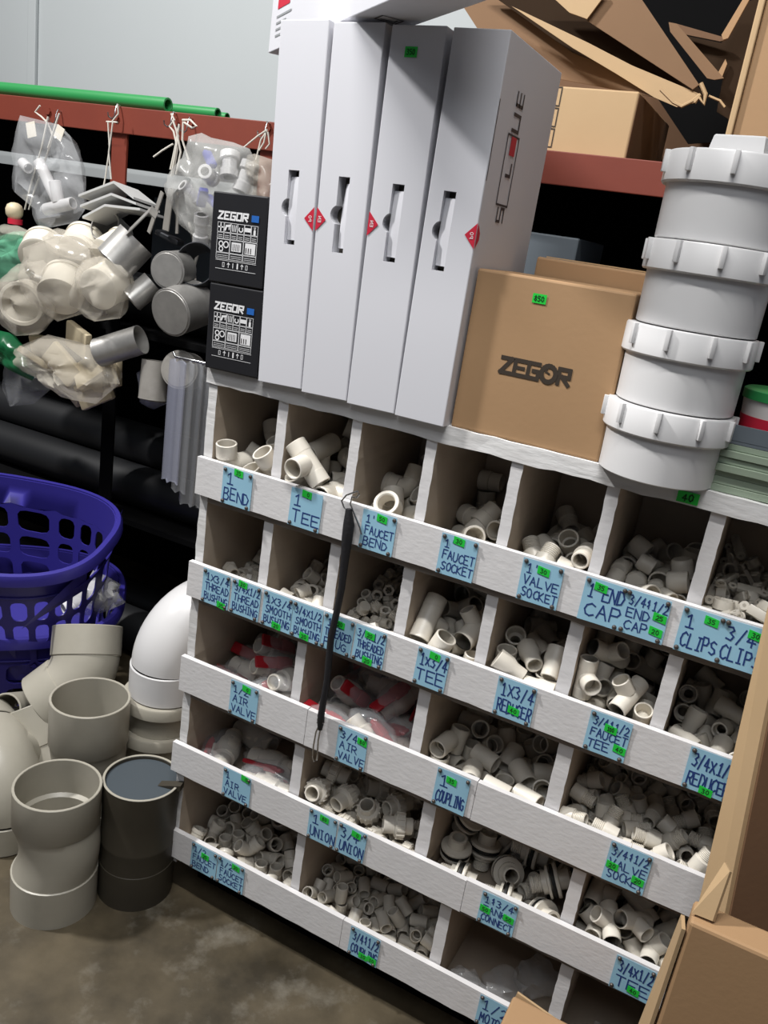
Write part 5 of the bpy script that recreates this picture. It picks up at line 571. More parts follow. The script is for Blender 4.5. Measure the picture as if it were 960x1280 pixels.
 '3,3': [["tee34",0.7503,0.0475,0.281,0.5,0.5,-0.5,-0.5],["tee34",0.8405,0.1219,0.2811,0.953,-0.172,-0.044,0.244],["tee34",0.7341,0.1424,0.2973,0.701,0.09,0.701,-0.09],["tee34",0.8404,0.157,0.2973,0.704,0.065,-0.704,0.065],["tee34",0.7558,0.1872,0.281,0.452,-0.457,0.544,-0.539],["tee34",0.7953,0.1673,0.2983,0.283,0.483,-0.81,0.175],["tee34",0.7522,0.0393,0.3108,0.229,0.169,-0.671,0.685],["tee34",0.804,0.0474,0.281,0.2,0.108,-0.462,-0.857],["tee34",0.734,0.1025,0.2997,0.599,0.376,-0.376,0.599],["tee34",0.8459,0.1156,0.3236,0.771,0.412,0.096,0.476],["tee34",0.7699,0.1786,0.3068,0.367,-0.083,0.19,-0.907],["tee34",0.8424,0.2118,0.281,0.0,-0.0,-0.71,0.704],["tee34",0.7745,0.1009,0.281,0.68,-0.68,0.194,-0.193],["tee34",0.8428,0.096,0.2918,0.356,-0.146,0.789,-0.478],["tee34",0.753,0.1248,0.3351,0.061,0.452,0.651,0.607],["tee34",0.8046,0.1116,0.3031,0.548,-0.289,-0.361,0.697],["tee34",0.75,0.1958,0.3061,0.588,-0.707,-0.353,0.171],["tee34",0.8101,0.1924,0.3184,0.406,0.645,0.639,0.106],["tee34",0.7756,0.0633,0.3113,0.503,0.045,0.461,0.73],["tee34",0.8182,0.0285,0.2955,0.406,-0.049,-0.796,0.447],["tee34",0.749,0.17,0.3431,0.579,-0.068,0.625,0.519],["tee34",0.8109,0.132,0.3279,0.635,-0.246,-0.2,0.704],["tee34",0.7342,0.212,0.3469,0.707,-0.003,0.707,0.003],["tee34",0.8435,0.1851,0.322,0.103,0.398,-0.193,0.891],["tee34",0.7675,0.0306,0.3318,0.675,0.468,-0.195,-0.536],["tee34",0.8299,0.0294,0.3203,0.681,-0.172,0.175,-0.69],["tee34",0.7358,0.083,0.3374,0.538,-0.423,0.615,-0.391],["tee34",0.8505,0.0294,0.3034,0.573,-0.105,0.417,0.698],["tee34",0.7827,0.2119,0.3481,0.238,0.488,-0.369,0.755],["tee34",0.8416,0.2114,0.3221,0.942,-0.016,0.334,-0.004],["tee34",0.7963,0.0394,0.3455,0.197,-0.407,0.571,-0.686],["tee34",0.8417,0.0716,0.3246,0.43,0.006,0.903,-0.003],["tee34",0.7987,0.089,0.3363,0.194,0.212,0.064,0.956],["tee34",0.827,0.1579,0.3476,0.941,0.115,0.128,-0.292]],
 '4,0': [["bend12",0.0455,0.0667,0.096,0.824,-0.246,0.008,-0.51],["bend12",0.162,0.0121,0.1177,0.522,-0.03,0.851,0.049],["bend12",0.2283,0.0783,0.0959,0.459,-0.487,0.294,-0.682],["bend12",0.0739,0.1116,0.095,0.383,0.114,-0.506,0.764],["bend12",0.1387,0.1222,0.0937,0.882,-0.081,-0.35,-0.305],["faucet_socket12",0.208,0.1124,0.1001,0.06,0.456,0.503,0.731],["bend12",0.0948,0.2147,0.094,0.923,0.227,-0.312,0.001],["faucet_socket12",0.1752,0.2095,0.1001,0.676,0.663,0.225,-0.23],["faucet_socket12",0.2022,0.2086,0.1003,0.635,0.596,0.38,-0.312],["faucet_socket12",0.0358,0.0947,0.1002,0.685,-0.079,-0.679,0.251],["bend12",0.1358,0.0626,0.0954,0.199,-0.133,-0.479,-0.845],["faucet_socket12",0.2446,0.0416,0.1132,0.382,0.403,-0.78,0.29],["faucet_socket12",0.1123,0.1029,0.1003,0.696,0.644,-0.292,-0.126],["bend12",0.1675,0.0822,0.0959,0.336,-0.443,0.362,-0.748],["bend12",0.2283,0.1337,0.0951,0.055,0.567,0.049,0.821],["faucet_socket12",0.0311,0.1561,0.1001,0.414,-0.371,0.569,0.606],["bend12",0.1019,0.162,0.0937,0.554,-0.338,-0.262,-0.714],["faucet_socket12",0.2309,0.2119,0.1001,0.645,-0.276,-0.621,0.35],["faucet_socket12",0.0818,0.0573,0.1023,0.0,-0.374,-0.927,-0.0],["bend12",0.1108,0.0136,0.0948,0.839,-0.43,-0.283,-0.178],["bend12",0.2169,0.0081,0.0959,0.838,-0.476,-0.253,0.084],["faucet_socket12",0.0316,0.1215,0.1064,0.307,-0.932,0.183,0.062],["bend12",0.1309,0.1707,0.0951,0.354,-0.559,-0.011,-0.75],["faucet_socket12",0.168,0.1512,0.1002,0.729,-0.608,0.301,0.084],["bend12",0.0378,0.2073,0.0971,0.463,-0.456,0.417,-0.636],["faucet_socket12",0.1757,0.1785,0.1023,0.711,0.0,0.0,0.704],["faucet_socket12",0.2477,0.1622,0.1023,0.0,-0.625,-0.781,-0.0],["bend12",0.0596,0.0324,0.0967,0.788,0.595,-0.128,0.088],["faucet_socket12",0.1743,0.0417,0.1023,0.0,-0.885,-0.465,-0.0],["faucet_socket12",0.2102,0.0863,0.1135,0.026,-0.645,0.65,-0.402],["bend12",0.0451,0.142,0.1135,0.77,-0.196,-0.278,-0.54],["faucet_socket12",0.1663,0.0957,0.1171,0.482,0.404,-0.059,0.775],["bend12",0.1972,0.155,0.094,0.743,0.319,-0.365,0.461],["bend12",0.0717,0.1498,0.0942,0.73,-0.197,-0.469,-0.457],["faucet_socket12",0.1405,0.2114,0.1023,0.0,-0.091,-0.996,0.0],["faucet_socket12",0.2443,0.2095,0.1243,0.591,0.397,0.627,0.317],["bend12",0.031,0.0306,0.0943,0.667,-0.196,-0.147,-0.704],["faucet_socket12",0.1424,0.0381,0.1001,0.497,-0.06,-0.677,0.54],["faucet_socket12",0.2002,0.051,0.1023,0.0,0.21,-0.978,-0.0],["faucet_socket12",0.0943,0.1218,0.1058,0.5,-0.055,-0.329,0.799],["bend12",0.1515,0.1466,0.1161,0.816,0.198,-0.192,0.508],["faucet_socket12",0.2474,0.1658,0.1309,0.682,0.703,0.098,-0.177],["faucet_socket12",0.0365,0.2118,0.1225,0.185,0.526,0.118,0.822],["bend12",0.1182,0.1908,0.1145,0.957,-0.037,-0.287,0.006],["bend12",0.1918,0.1955,0.1171,0.536,0.235,-0.146,0.798],["faucet_socket12",0.0947,0.0804,0.1023,0.0,-0.945,-0.328,-0.0],["bend12",0.138,0.053,0.1153,0.389,-0.326,-0.135,-0.851],["bend12",0.2391,0.1039,0.1127,0.515,-0.279,-0.171,-0.792],["bend12",0.1127,0.1332,0.1191,0.427,-0.364,-0.207,-0.802],["bend12",0.1333,0.097,0.1155,0.892,0.06,-0.437,-0.096],["faucet_socket12",0.1791,0.1187,0.111,0.276,-0.269,0.815,-0.434],["faucet_socket12",0.0745,0.1853,0.121,0.133,-0.372,0.442,-0.806],["bend12",0.1597,0.1926,0.1203,0.672,-0.311,-0.35,-0.574],["bend12",0.2302,0.1857,0.0951,0.981,-0.003,-0.187,0.055]],
 '4,1': [["coupling34",0.3084,0.0325,0.0976,0.626,-0.296,-0.642,0.329],["coupling34",0.341,0.0459,0.1028,0.0,-0.833,-0.554,-0.0],["coupling34",0.3878,0.0106,0.0976,0.67,0.227,0.67,0.227],["coupling34",0.4082,0.0494,0.0977,0.598,-0.206,-0.677,-0.377],["coupling34",0.4695,0.0532,0.0976,0.706,0.051,-0.705,-0.042],["coupling34",0.4976,0.0596,0.0976,0.412,-0.374,-0.6,-0.575],["coupling34",0.2952,0.1003,0.0976,0.208,0.663,-0.247,-0.676],["coupling34",0.3501,0.0932,0.0976,0.171,0.105,-0.699,0.686],["coupling34",0.3725,0.1036,0.0976,0.282,-0.342,-0.619,-0.648],["coupling34",0.4326,0.1,0.0977,0.604,-0.595,0.382,-0.368],["coupling34",0.4755,0.0813,0.0976,0.703,0.372,-0.601,-0.072],["coupling34",0.5066,0.0933,0.0976,0.43,0.183,0.683,0.561],["coupling34",0.296,0.1325,0.0976,0.344,-0.699,-0.104,0.618],["coupling34",0.3522,0.1308,0.0976,0.666,-0.525,0.474,-0.237],["coupling34",0.3877,0.1319,0.0976,0.693,0.051,0.705,-0.143],["coupling34",0.421,0.1297,0.0976,0.702,0.007,-0.707,-0.085],["coupling34",0.4595,0.1353,0.0976,0.696,-0.525,-0.474,-0.127],["coupling34",0.5081,0.1474,0.0976,0.611,0.428,0.563,0.356],["coupling34",0.2953,0.1673,0.0976,0.68,0.103,0.699,-0.194],["coupling34",0.3309,0.1855,0.1028,0.651,0.0,0.0,0.759],["coupling34",0.3923,0.1866,0.0977,0.442,0.452,-0.544,0.552],["coupling34",0.4238,0.1717,0.0977,0.678,0.227,-0.67,-0.202],["coupling34",0.4617,0.1736,0.0976,0.664,0.675,-0.211,0.244],["coupling34",0.5086,0.1696,0.0977,0.664,-0.288,-0.646,0.242],["coupling34",0.2876,0.2092,0.0976,0.227,0.227,-0.67,0.67],["coupling34",0.3505,0.194,0.1028,0.131,0.0,-0.0,-0.991],["coupling34",0.3707,0.2143,0.0977,0.61,0.357,0.61,0.357],["coupling34",0.438,0.2144,0.0976,0.67,-0.227,-0.67,0.227],["coupling34",0.4634,0.2002,0.1028,0.0,0.426,-0.905,0.0],["coupling34",0.4897,0.1928,0.0976,0.692,-0.13,0.695,-0.146],["coupling34",0.2883,0.0537,0.1127,0.687,-0.272,-0.278,-0.614],["coupling34",0.3371,0.0471,0.1344,0.082,0.0,0.0,-0.997],["coupling34",0.3738,0.0512,0.0976,0.479,-0.543,-0.453,0.521],["coupling34",0.3951,0.0319,0.1028,0.373,-0.0,0.0,0.928],["coupling34",0.4721,0.032,0.0976,0.529,-0.463,-0.535,0.469],["coupling34",0.5069,0.0323,0.0977,0.687,-0.189,-0.681,0.168],["coupling34",0.2967,0.073,0.1041,0.251,-0.276,0.38,0.847],["coupling34",0.3292,0.0915,0.1054,0.86,0.252,0.202,0.396],["coupling34",0.4015,0.0846,0.0976,0.546,0.693,0.14,-0.449],["coupling34",0.4263,0.0651,0.0976,0.675,-0.642,-0.296,0.209],["coupling34",0.4653,0.1071,0.0976,0.374,-0.662,0.248,-0.6],["coupling34",0.5068,0.079,0.1155,0.02,-0.569,0.015,0.822],["coupling34",0.2947,0.1161,0.1119,0.643,-0.243,-0.722,0.081],["coupling34",0.3277,0.114,0.1046,0.423,-0.324,-0.846,0.011],["coupling34",0.3939,0.1532,0.0976,0.572,-0.201,0.678,-0.415],["coupling34",0.4191,0.1126,0.1102,0.155,-0.58,0.013,-0.8],["coupling34",0.4744,0.1489,0.1088,0.775,-0.274,-0.385,0.419],["coupling34",0.509,0.1507,0.1187,0.713,-0.008,-0.701,-0.001],["coupling34",0.3024,0.1855,0.106,0.247,-0.759,0.536,-0.275],["coupling34",0.3515,0.1724,0.1217,0.816,-0.175,-0.453,-0.314],["coupling34",0.3715,0.1907,0.1049,0.094,0.14,-0.907,0.387],["coupling34",0.4312,0.1546,0.1105,0.406,0.885,0.227,0.003],["coupling34",0.4541,0.1754,0.1176,0.571,0.519,-0.591,-0.234],["coupling34",0.4829,0.1762,0.1126,0.825,-0.467,0.2,0.249],["coupling34",0.3084,0.2115,0.1054,0.499,0.201,-0.258,-0.803],["coupling34",0.3443,0.2144,0.1028,0.0,0.98,0.201,-0.0],["coupling34",0.4056,0.2143,0.1055,0.081,0.916,0.312,0.24],["coupling34",0.4187,0.193,0.0991,0.555,0.438,0.506,0.493],["coupling34",0.4707,0.2051,0.1292,0.703,0.621,-0.338,-0.075],["coupling34",0.4888,0.2144,0.0976,0.706,-0.047,-0.706,0.046],["coupling34",0.2985,0.0107,0.1028,0.907,-0.0,-0.0,0.422],["coupling34",0.3549,0.0175,0.0976,0.029,-0.121,0.697,-0.707],["coupling34",0.3759,0.0716,0.1048,0.638,0.406,0.067,0.651],["coupling34",0.4364,0.0355,0.0976,0.459,0.219,0.672,0.538],["coupling34",0.4486,0.0106,0.0976,0.138,0.694,0.138,0.694],["coupling34",0.5143,0.0107,0.1028,0.346,0.0,0.0,-0.938],["coupling34",0.2876,0.0901,0.1229,0.529,0.17,0.254,-0.792],["coupling34",0.3193,0.0726,0.1028,0.0,-0.81,-0.587,0.0],["coupling34",0.3889,0.097,0.1106,0.676,0.588,0.166,-0.411],["coupling34",0.412,0.0893,0.1181,0.46,-0.476,0.213,0.718],["coupling34",0.4478,0.0779,0.0976,0.661,-0.485,-0.515,-0.251],["coupling34",0.5072,0.0563,0.1171,0.136,0.779,0.152,0.594],["coupling34",0.2876,0.1465,0.1167,0.355,0.251,-0.52,0.736],["coupling34",0.3144,0.0955,0.1229,0.346,-0.106,0.803,0.473],["coupling34",0.3755,0.1248,0.1171,0.603,-0.402,0.552,-0.413],["coupling34",0.4093,0.1249,0.1247,0.422,-0.537,-0.677,0.273],["coupling34",0.4743,0.1197,0.1164,0.622,-0.38,0.673,0.125],["coupling34",0.507,0.1239,0.0976,0.672,0.399,0.584,0.22],["coupling34",0.3095,0.1721,0.1234,0.347,0.269,0.796,0.417],["coupling34",0.3672,0.1563,0.1077,0.79,0.317,-0.248,0.463],["coupling34",0.3842,0.1808,0.1206,0.558,-0.574,0.5,-0.332],["coupling34",0.4154,0.1454,0.1223,0.954,-0.034,0.257,-0.152],["coupling34",0.4459,0.1523,0.1273,0.866,-0.14,-0.25,0.41],["coupling34",0.5065,0.1721,0.1246,0.234,0.768,0.389,0.453],["coupling34",0.3202,0.2031,0.1214,0.498,-0.742,0.358,-0.269],["coupling34",0.3469,0.2089,0.1292,0.459,0.473,-0.525,0.538],["coupling34",0.3732,0.2144,0.119,0.228,0.669,0.228,0.669],["coupling34",0.4314,0.2144,0.1188,0.137,0.693,0.139,0.694],["coupling34",0.4444,0.2141,0.14,0.054,0.706,-0.039,-0.705],["coupling34",0.5075,0.2144,0.1182,0.739,-0.201,-0.592,0.251],["coupling34",0.2877,0.0266,0.1242,0.729,0.365,0.26,-0.518],["coupling34",0.3337,0.018,0.1048,0.882,-0.408,0.051,-0.231],["coupling34",0.3731,0.0341,0.111,0.375,0.862,-0.28,0.194],["coupling34",0.4206,0.0535,0.1152,0.288,0.646,-0.294,0.643],["coupling34",0.4802,0.0608,0.1178,0.854,0.482,0.139,-0.137],["coupling34",0.4867,0.0107,0.0977,0.007,-0.707,0.007,-0.707],["coupling34",0.3123,0.0448,0.1156,0.592,0.274,-0.483,0.584],["coupling34",0.3475,0.0668,0.1049,0.39,-0.254,-0.881,0.083],["coupling34",0.3555,0.1009,0.1184,0.148,-0.209,0.722,-0.643],["coupling34",0.4351,0.0712,0.1199,0.917,0.053,-0.299,0.259],["coupling34",0.4707,0.0915,0.1156,0.216,0.748,-0.205,-0.593],["coupling34",0.4979,0.1081,0.1106,0.79,-0.212,0.414,-0.399],["coupling34",0.3254,0.1367,0.1053,0.485,0.157,-0.119,0.852],["coupling34",0.3472,0.1614,0.0976,0.706,-0.704,-0.061,-0.032],["coupling34",0.3869,0.1529,0.1188,0.372,-0.239,-0.651,-0.617],["coupling34",0.4365,0.0965,0.1249,0.741,0.149,-0.44,-0.484],["coupling34",0.4503,0.1297,0.117,0.737,-0.312,0.227,-0.554],["coupling34",0.5086,0.1294,0.1181,0.536,0.459,-0.508,-0.494],["coupling34",0.322,0.1597,0.1055,0.286,-0.073,-0.265,0.918],["coupling34",0.341,0.1521,0.1234,0.107,-0.081,-0.012,0.991],["coupling34",0.4028,0.1598,0.1319,0.832,0.437,-0.024,-0.341],["coupling34",0.4189,0.1821,0.1174,0.056,0.746,-0.037,-0.662],["coupling34",0.4767,0.1584,0.1307,0.292,-0.419,0.716,-0.476],["coupling34",0.5116,0.1933,0.1229,0.02,-0.941,-0.321,0.103],["coupling34",0.3124,0.1467,0.1266,0.696,-0.369,0.417,-0.454]]}
INFO = {
 '0,0:bend1': ('pipe_bend', 'cream elbow fitting heaped in the top row bin labelled 1 BEND', 'pipe fitting', 'bends in the 1 BEND bin'),
 '0,1:tee1': ('pipe_tee', 'cream T-shaped fitting in the top row bin labelled 1 TEE', 'pipe fitting', 'tees in the 1 TEE bin'),
 '0,2:faucet_bend': ('faucet_bend', 'cream elbow with one collared end in the bin labelled 1 FAUCET BEND', 'pipe fitting', 'faucet bends in the 1 FAUCET BEND bin'),
 '0,3:faucet_socket': ('faucet_socket', 'short cream stepped socket in the bin labelled 1 FAUCET SOCKET', 'pipe fitting', 'sockets in the 1 FAUCET SOCKET bin'),
 '0,4:valve_socket': ('valve_socket', 'cream socket with threaded end in the bin labelled 1 VALVE SOCKET', 'pipe fitting', 'sockets in the 1 VALVE SOCKET bin'),
 '0,5:cap1': ('end_cap', 'larger cream closed end cap in the bin labelled 1 END CAP', 'pipe fitting', 'large caps in the END CAP bin'),
 '0,5:cap2': ('end_cap', 'smaller cream closed end cap in the bin labelled 1 END CAP', 'pipe fitting', 'small caps in the END CAP bin'),
 '0,6:clip1': ('pipe_clip', 'white open-ring pipe clip heaped in the bin labelled CLIPS', 'pipe clip', 'clips in the CLIPS bin'),
 '1,0:thread_bush': ('thread_bushing', 'small cream threaded bushing in the bin labelled 1X3/4 THREAD BUSHING', 'pipe fitting', 'bushings in the THREAD BUSHING bin'),
 '1,1:smooth_bush': ('smooth_bushing', 'small smooth cream bushing in the bin labelled SMOOTH BUSHING', 'pipe fitting', 'bushings in the SMOOTH BUSHING bin'),
 '1,2:thread_bush2': ('threaded_bushing', 'tiny white threaded bushing in the bin labelled THREADED PLUG and THREADED BUSHING', 'pipe fitting', 'bushings in the THREADED BUSHING bin'),
 '1,2:plug': ('threaded_plug', 'tiny white square-headed plug in the bin labelled THREADED PLUG', 'pipe fitting', 'plugs in the THREADED PLUG bin'),
 '1,3:tee134': ('reducing_tee', 'cream tee with narrower branch in the bin labelled 1x3/4 TEE', 'pipe fitting', 'tees in the 1x3/4 TEE bin'),
 '1,4:reducer1': ('pipe_reducer', 'cream stepped reducer in the bin labelled 1X3/4 REDUCER', 'pipe fitting', 'reducers in the 1X3/4 REDUCER bin'),
 '1,5:tee34': ('faucet_tee', 'small cream tee in the bin labelled FAUCET TEE', 'pipe fitting', 'tees in the FAUCET TEE bin'),
 '1,6:reducer34': ('pipe_reducer', 'small cream reducer in the right-end bin labelled 3/4X1/2 REDUCER', 'pipe fitting', 'reducers in the 3/4X1/2 REDUCER bin'),
 '2,0:air_valve': ('ball_valve', 'white valve with red lever in the leftmost bin of the third row', 'valve', 'valves in the leftmost bin of the third row'),
 '2,1:air_valve': ('ball_valve', 'white valve with red lever in the second bin of the third row', 'valve', 'valves in the second bin of the third row'),
 '2,2:coupling1': ('pipe_coupling', 'plain cream sleeve coupling in the bin labelled 1 COUPLING', 'pipe fitting', 'couplings in the 1 COUPLING bin'),
 '2,3:valve_socket34': ('valve_socket', 'small cream threaded socket in the bin labelled 3/4 1/2 VALVE SOCKET', 'pipe fitting', 'sockets in the 3/4 VALVE SOCKET bin'),
 '3,0:air_valve_big': ('ball_valve', 'large valve with red lever in the leftmost bin of the fourth row', 'valve', 'valves in the leftmost bin of the fourth row'),
 '3,1:union': ('pipe_union', 'cream union with ribbed nut in the bin labelled 1 UNION 3/4 UNION', 'pipe fitting', 'unions in the UNION bin'),
 '3,2:tank': ('tank_connector', 'cream flanged connector with black ring in the bin labelled TANK CONNECT', 'pipe fitting', 'connectors in the TANK CONNECT bin'),
 '3,3:tee34': ('pipe_tee', 'small cream tee in the lower right bin labelled 3/4X1/2 TEE', 'pipe fitting', 'tees in the 3/4X1/2 TEE bin'),
 '4,0:bend12': ('faucet_bend', 'small cream elbow in the bottom left bin labelled 1/2 FAUCET BEND', 'pipe fitting', 'bends in the 1/2 FAUCET BEND bin'),
 '4,0:faucet_socket12': ('faucet_socket', 'small cream stepped socket in the bottom bin labelled 1/2 FAUCET SOCKET', 'pipe fitting', 'sockets in the 1/2 FAUCET SOCKET bin'),
 '4,1:coupling34': ('pipe_coupling', 'small cream sleeve coupling in the bottom bin labelled 3/4 1/2 COUPLING', 'pipe fitting', 'couplings in the 3/4 1/2 COUPLING bin')}
PROTO = {}
def make_fitting(kind, name, m_over=None):
    prs = KINDS[kind](); main = None
    for nm, mb, mk in prs:
        me = mb.mesh(nm or name, 40)
        if nm is None: main = _link(name, me, m_over or mk)
        else:
            o = _link(nm, me, mk if mk != 'pvc' else (m_over or mk)); o.parent = main
            if mk == 'rubber': o['label'] = 'black rubber ring'
            if mk == 'red': o['label'] = 'red lever'
    return main
def dup(o):
    c = o.copy(); COL.objects.link(c)
    for ch in list(o.children): d = ch.copy(); COL.objects.link(d); d.parent = c
    return c
for key, items in PILES.items():
    for it in items:
        kind = it[0]; name, lab, cat, grp = INFO[key + ':' + kind]
        first = key + ':' + kind not in PROTO
        if first:
            base = PROTO.get(kind)
            o = make_fitting(kind, name) if base is None else dup(base)
            PROTO[kind] = o; PROTO[key + ':' + kind] = o
        else: o = dup(PROTO[kind])
        o.location = it[1:4]; o.rotation_mode = 'QUATERNION'; o.rotation_quaternion = it[4:8]
        tag(o, lab, cat, grp)
        if kind.startswith('air_valve'):
            o2 = Quaternion(it[4:8]).to_matrix().to_4x4(); L_ = .056 if kind == 'air_valve_big' else .050
            c_ = Vector(it[1:4]) + o2 @ Vector((.010, 0, 0))
            b_ = blob((0, 0, 0), (.037, .025, L_), it[1] * 97 % 13, o2, .14)
            bo = single('plastic_bag', MB().add([tuple(Vector(p) + c_) for p in b_.v], b_.f), 'film', 'clear crumpled bag round a valve in the ' + grp.split('in the ')[-1], 'plastic bag', 'valve bags in the ' + grp.split('in the ')[-1], smooth=60)
# ---------------------------------------------------------------- things standing on top of the rack
ZT = .988
def plane_place(o, ux, uy, n):
    """placing function for marks printed on a face: origin, right, up, outward normal"""
    o, ux, uy, n = map(Vector, (o, ux, uy, n))
    return lambda a, b, l: o + ux * a + uy * b + n * (.0006 + l)
def quadpatch(mb, place, a0, a1, b0, b1, lift=0.0):
    k = len(mb.v); mb.v += [tuple(place(a, b, lift)) for a, b in ((a0, b0), (a1, b0), (a1, b1), (a0, b1))]; mb.f.append((k, k+1, k+2, k+3))
def frame(mb, place, a0, a1, b0, b1, th, lift=0.0):
    strokes(mb, [(a0, b0), (a1, b0), (a1, b1), (a0, b1), (a0, b0)], th, place, lift)
def moved(mb, Mx): mb.v = [tuple(Mx @ Vector(p)) for p in mb.v]; return mb

# four tall white cartons standing side by side, with hand holes
WB = [  # left edge x, width, lean, place words
 (.1010, .0742, -2.6, 'leftmost of four tall white cartons, beside the two black boxes'),
 (.1765, .0742, -1.9, 'second from left of four tall white cartons on the rack top'),
 (.2520, .0740, -.9, 'third of four tall white cartons, with a green sticker near its top'),
 (.3275, .0730, .0, 'rightmost of four tall white cartons, printed logo on its right side'),
]
WH, WD, WY = .474, .215, -.016
for k, (x, wdt, lean, words) in enumerate(WB):
    rt = root('white_carton', (x + wdt/2, WY + WD/2, ZT), words, 'carton', 'tall white cartons on the rack')
    ML = T(x, WY, ZT) @ RY(lean)
    z0_ = .0 if lean == 0 else 0
    body = part('carton_body', moved(MB().box(0, wdt, 0, WD, 0, WH, None, .0012), ML), 'carton', rt, smooth=0)
    hc = wdt * (.50 if k < 3 else .40); h0, h1 = .196, .292
    cutter = MB().box(hc - .0085, hc + .0085, -.01, .022, h0, h1)
    cut(body, moved(cutter, ML @ ID) if False else MB().add([tuple(ML @ Vector(p) - Vector(rt.location)) for p in cutter.v], cutter.f))
    cyl = MB().lathe([(0, -.011), (.0125, -.011), (.0125, .0215), (0, .0215)], 24, T(hc - .004, 0, (h0+h1)/2) @ RX(90))
    cyl.v = [(p[0], -p[1] * 1.0 if False else p[1], p[2]) for p in cyl.v]
    cut(body, MB().add([tuple(ML @ Vector(p) - Vector(rt.location)) for p in MB().lathe([(0, -.03), (.0125, -.03), (.0125, .02), (0, .02)], 24, T(hc - .004, 0, (h0+h1)/2) @ RX(-90)).v], MB().lathe([(0, -.03), (.0125, -.03), (.0125, .02), (0, .02)], 24).f))
    part('slot_lining', moved(MB().box(hc - .0175, hc + .0165, .0195, .0205, h0 - .001, h1 + .001), ML), 'slot', rt, 'brown card inside the hand hole')
    # pushed-in flap, bowed, filling most of the slot
    vs = []; n = 12
    for i in range(n + 1):
        t = i / n; zz = h0 + .006 + (h1 - h0 - .014) * t; bow = math.sin(PI * t)
        xa = hc - (.0079 if k != 1 else .0035 - .004 * t) - .0005 * bow; xb = hc + .0080
        vs += [(xa, .0075 - .002 * bow, zz), (xb, .0015 - .0005 * bow, zz)]
    fs = [(2*i, 2*i+1, 2*i+3, 2*i+2) for i in range(n)]
    part('hand_flap', moved(MB().add(vs, fs), ML), 'carton', rt, 'white flap pushed into the hand hole', 60)
    Mr = ML.to_3x3(); pl = plane_place(ML @ Vector((0, 0, 0)), Mr @ Vector((1, 0, 0)), Mr @ Vector((0, 0, 1)), Mr @ Vector((0, -1, 0)))
    # half diamonds that seal the seams, lettered OPEN
    dm = MB(); wt = MB(); dz = .232 + .004 * k
    def half(side):
        e = wdt if side > 0 else 0
        a = [(e, dz - .0155), (e, dz + .0155), (e - side * .0150, dz)]
        q = len(dm.v); dm.v += [tuple(pl(p[0], p[1], .0003)) for p in a]; dm.f.append((q, q+1, q+2))
        c = e - side * .0055
        for t_, ch in enumerate('PO' if side > 0 else 'EN'):
            for st in FONT[ch].split('|'):
                P = [tuple(map(float, s.split(','))) for s in st.split()]
                strokes(wt, [(c - .002 + p[1] * .0042, dz - .0035 + t_ * .0042 + p[0] * .003) for p in P], .0007, pl, .0008)
    for s_ in {0: (1,), 1: (-1,), 2: (-1,), 3: (1,)}[k]: half(s_)
    if k == 2: half(-1) if False else None
    d_ = part('seal_sticker', dm, 'redprint', rt, 'red half-diamond seal', 0)
    part('seal_lettering', wt, 'whiteprint', d_, smooth=0)
    if k == 3:   # the seal folds round the corner; printed mark on the right side
        plr = plane_place(ML @ Vector((wdt, 0, 0)), Mr @ Vector((0, 1, 0)), Mr @ Vector((0, 0, 1)), Mr @ Vector((1, 0, 0)))
        d2 = MB(); q = len(d2.v); d2.v += [tuple(plr(*p, .0003)) for p in ((0, dz-.0155), (.010, dz - .004), (.010, dz + .004), (0, dz+.0155))]; d2.f.append((0, 1, 2, 3))
        part('seal_sticker', d2, 'redprint', rt, 'red half-diamond seal', 0)
        lg = MB(); c0 = .070
        th = .0042
        frame(lg, plr, c0 - .021, c0 + .021, .287, .370, .0026)
        strokes(lg, [(c0 - .006, .323), (c0 + .010, .323), (c0 + .010, .337)], th, plr)                                   # L lying on its back
        strokes(lg, [(c0 - .012, .376), (c0 + .012, .376), (c0 + .012, .394), (c0 - .012, .394)], th, plr)                # N as an arch
        for q_ in (c0 - .011, c0 + .0005, c0 + .012): strokes(lg, [(q_, .405), (q_, .419)], th * .85, plr)                # E
        strokes(lg, [(c0 - .011, .405), (c0 + .012, .405)], th, plr)
        strokes(lg, [(c0 - .011, .283), (c0 - .011, .267), (c0 + .0005, .267), (c0 + .0005, .283), (c0 + .012, .283), (c0 + .012, .267)], th * .85, plr)   # S
        part('printed_logo', lg, 'darkprint', rt, 'dark printed letters and frame', 0)
        rd_ = MB(); quadpatch(rd_, plr, c0 - .008, c0 + .012, .347, .369, .0003); part('logo_square', rd_, 'redprint', rt, 'small red square of the logo', 0)
        ed = MB(); strokes(ed, [(.0012, .31), (.0012, .40)], .0022, plr); part('torn_edge', ed, 'darkprint', rt, 'dark split along the front edge', 0)
    if k == 2:
        st = MB(); quadpatch(st, pl, wdt*.30, wdt*.30 + .017, WH - .036, WH - .024, .0004)
        so = part('price_sticker', st, 'sticker', rt, 'green price sticker', 0)
        fg = MB(); write(fg, '350', wdt*.30 + .003, WH - .033, .011, .006, .001, lambda a, b, l: pl(a, b, .0008)); part('sticker_figures', fg, 'stickerink', so, smooth=0)

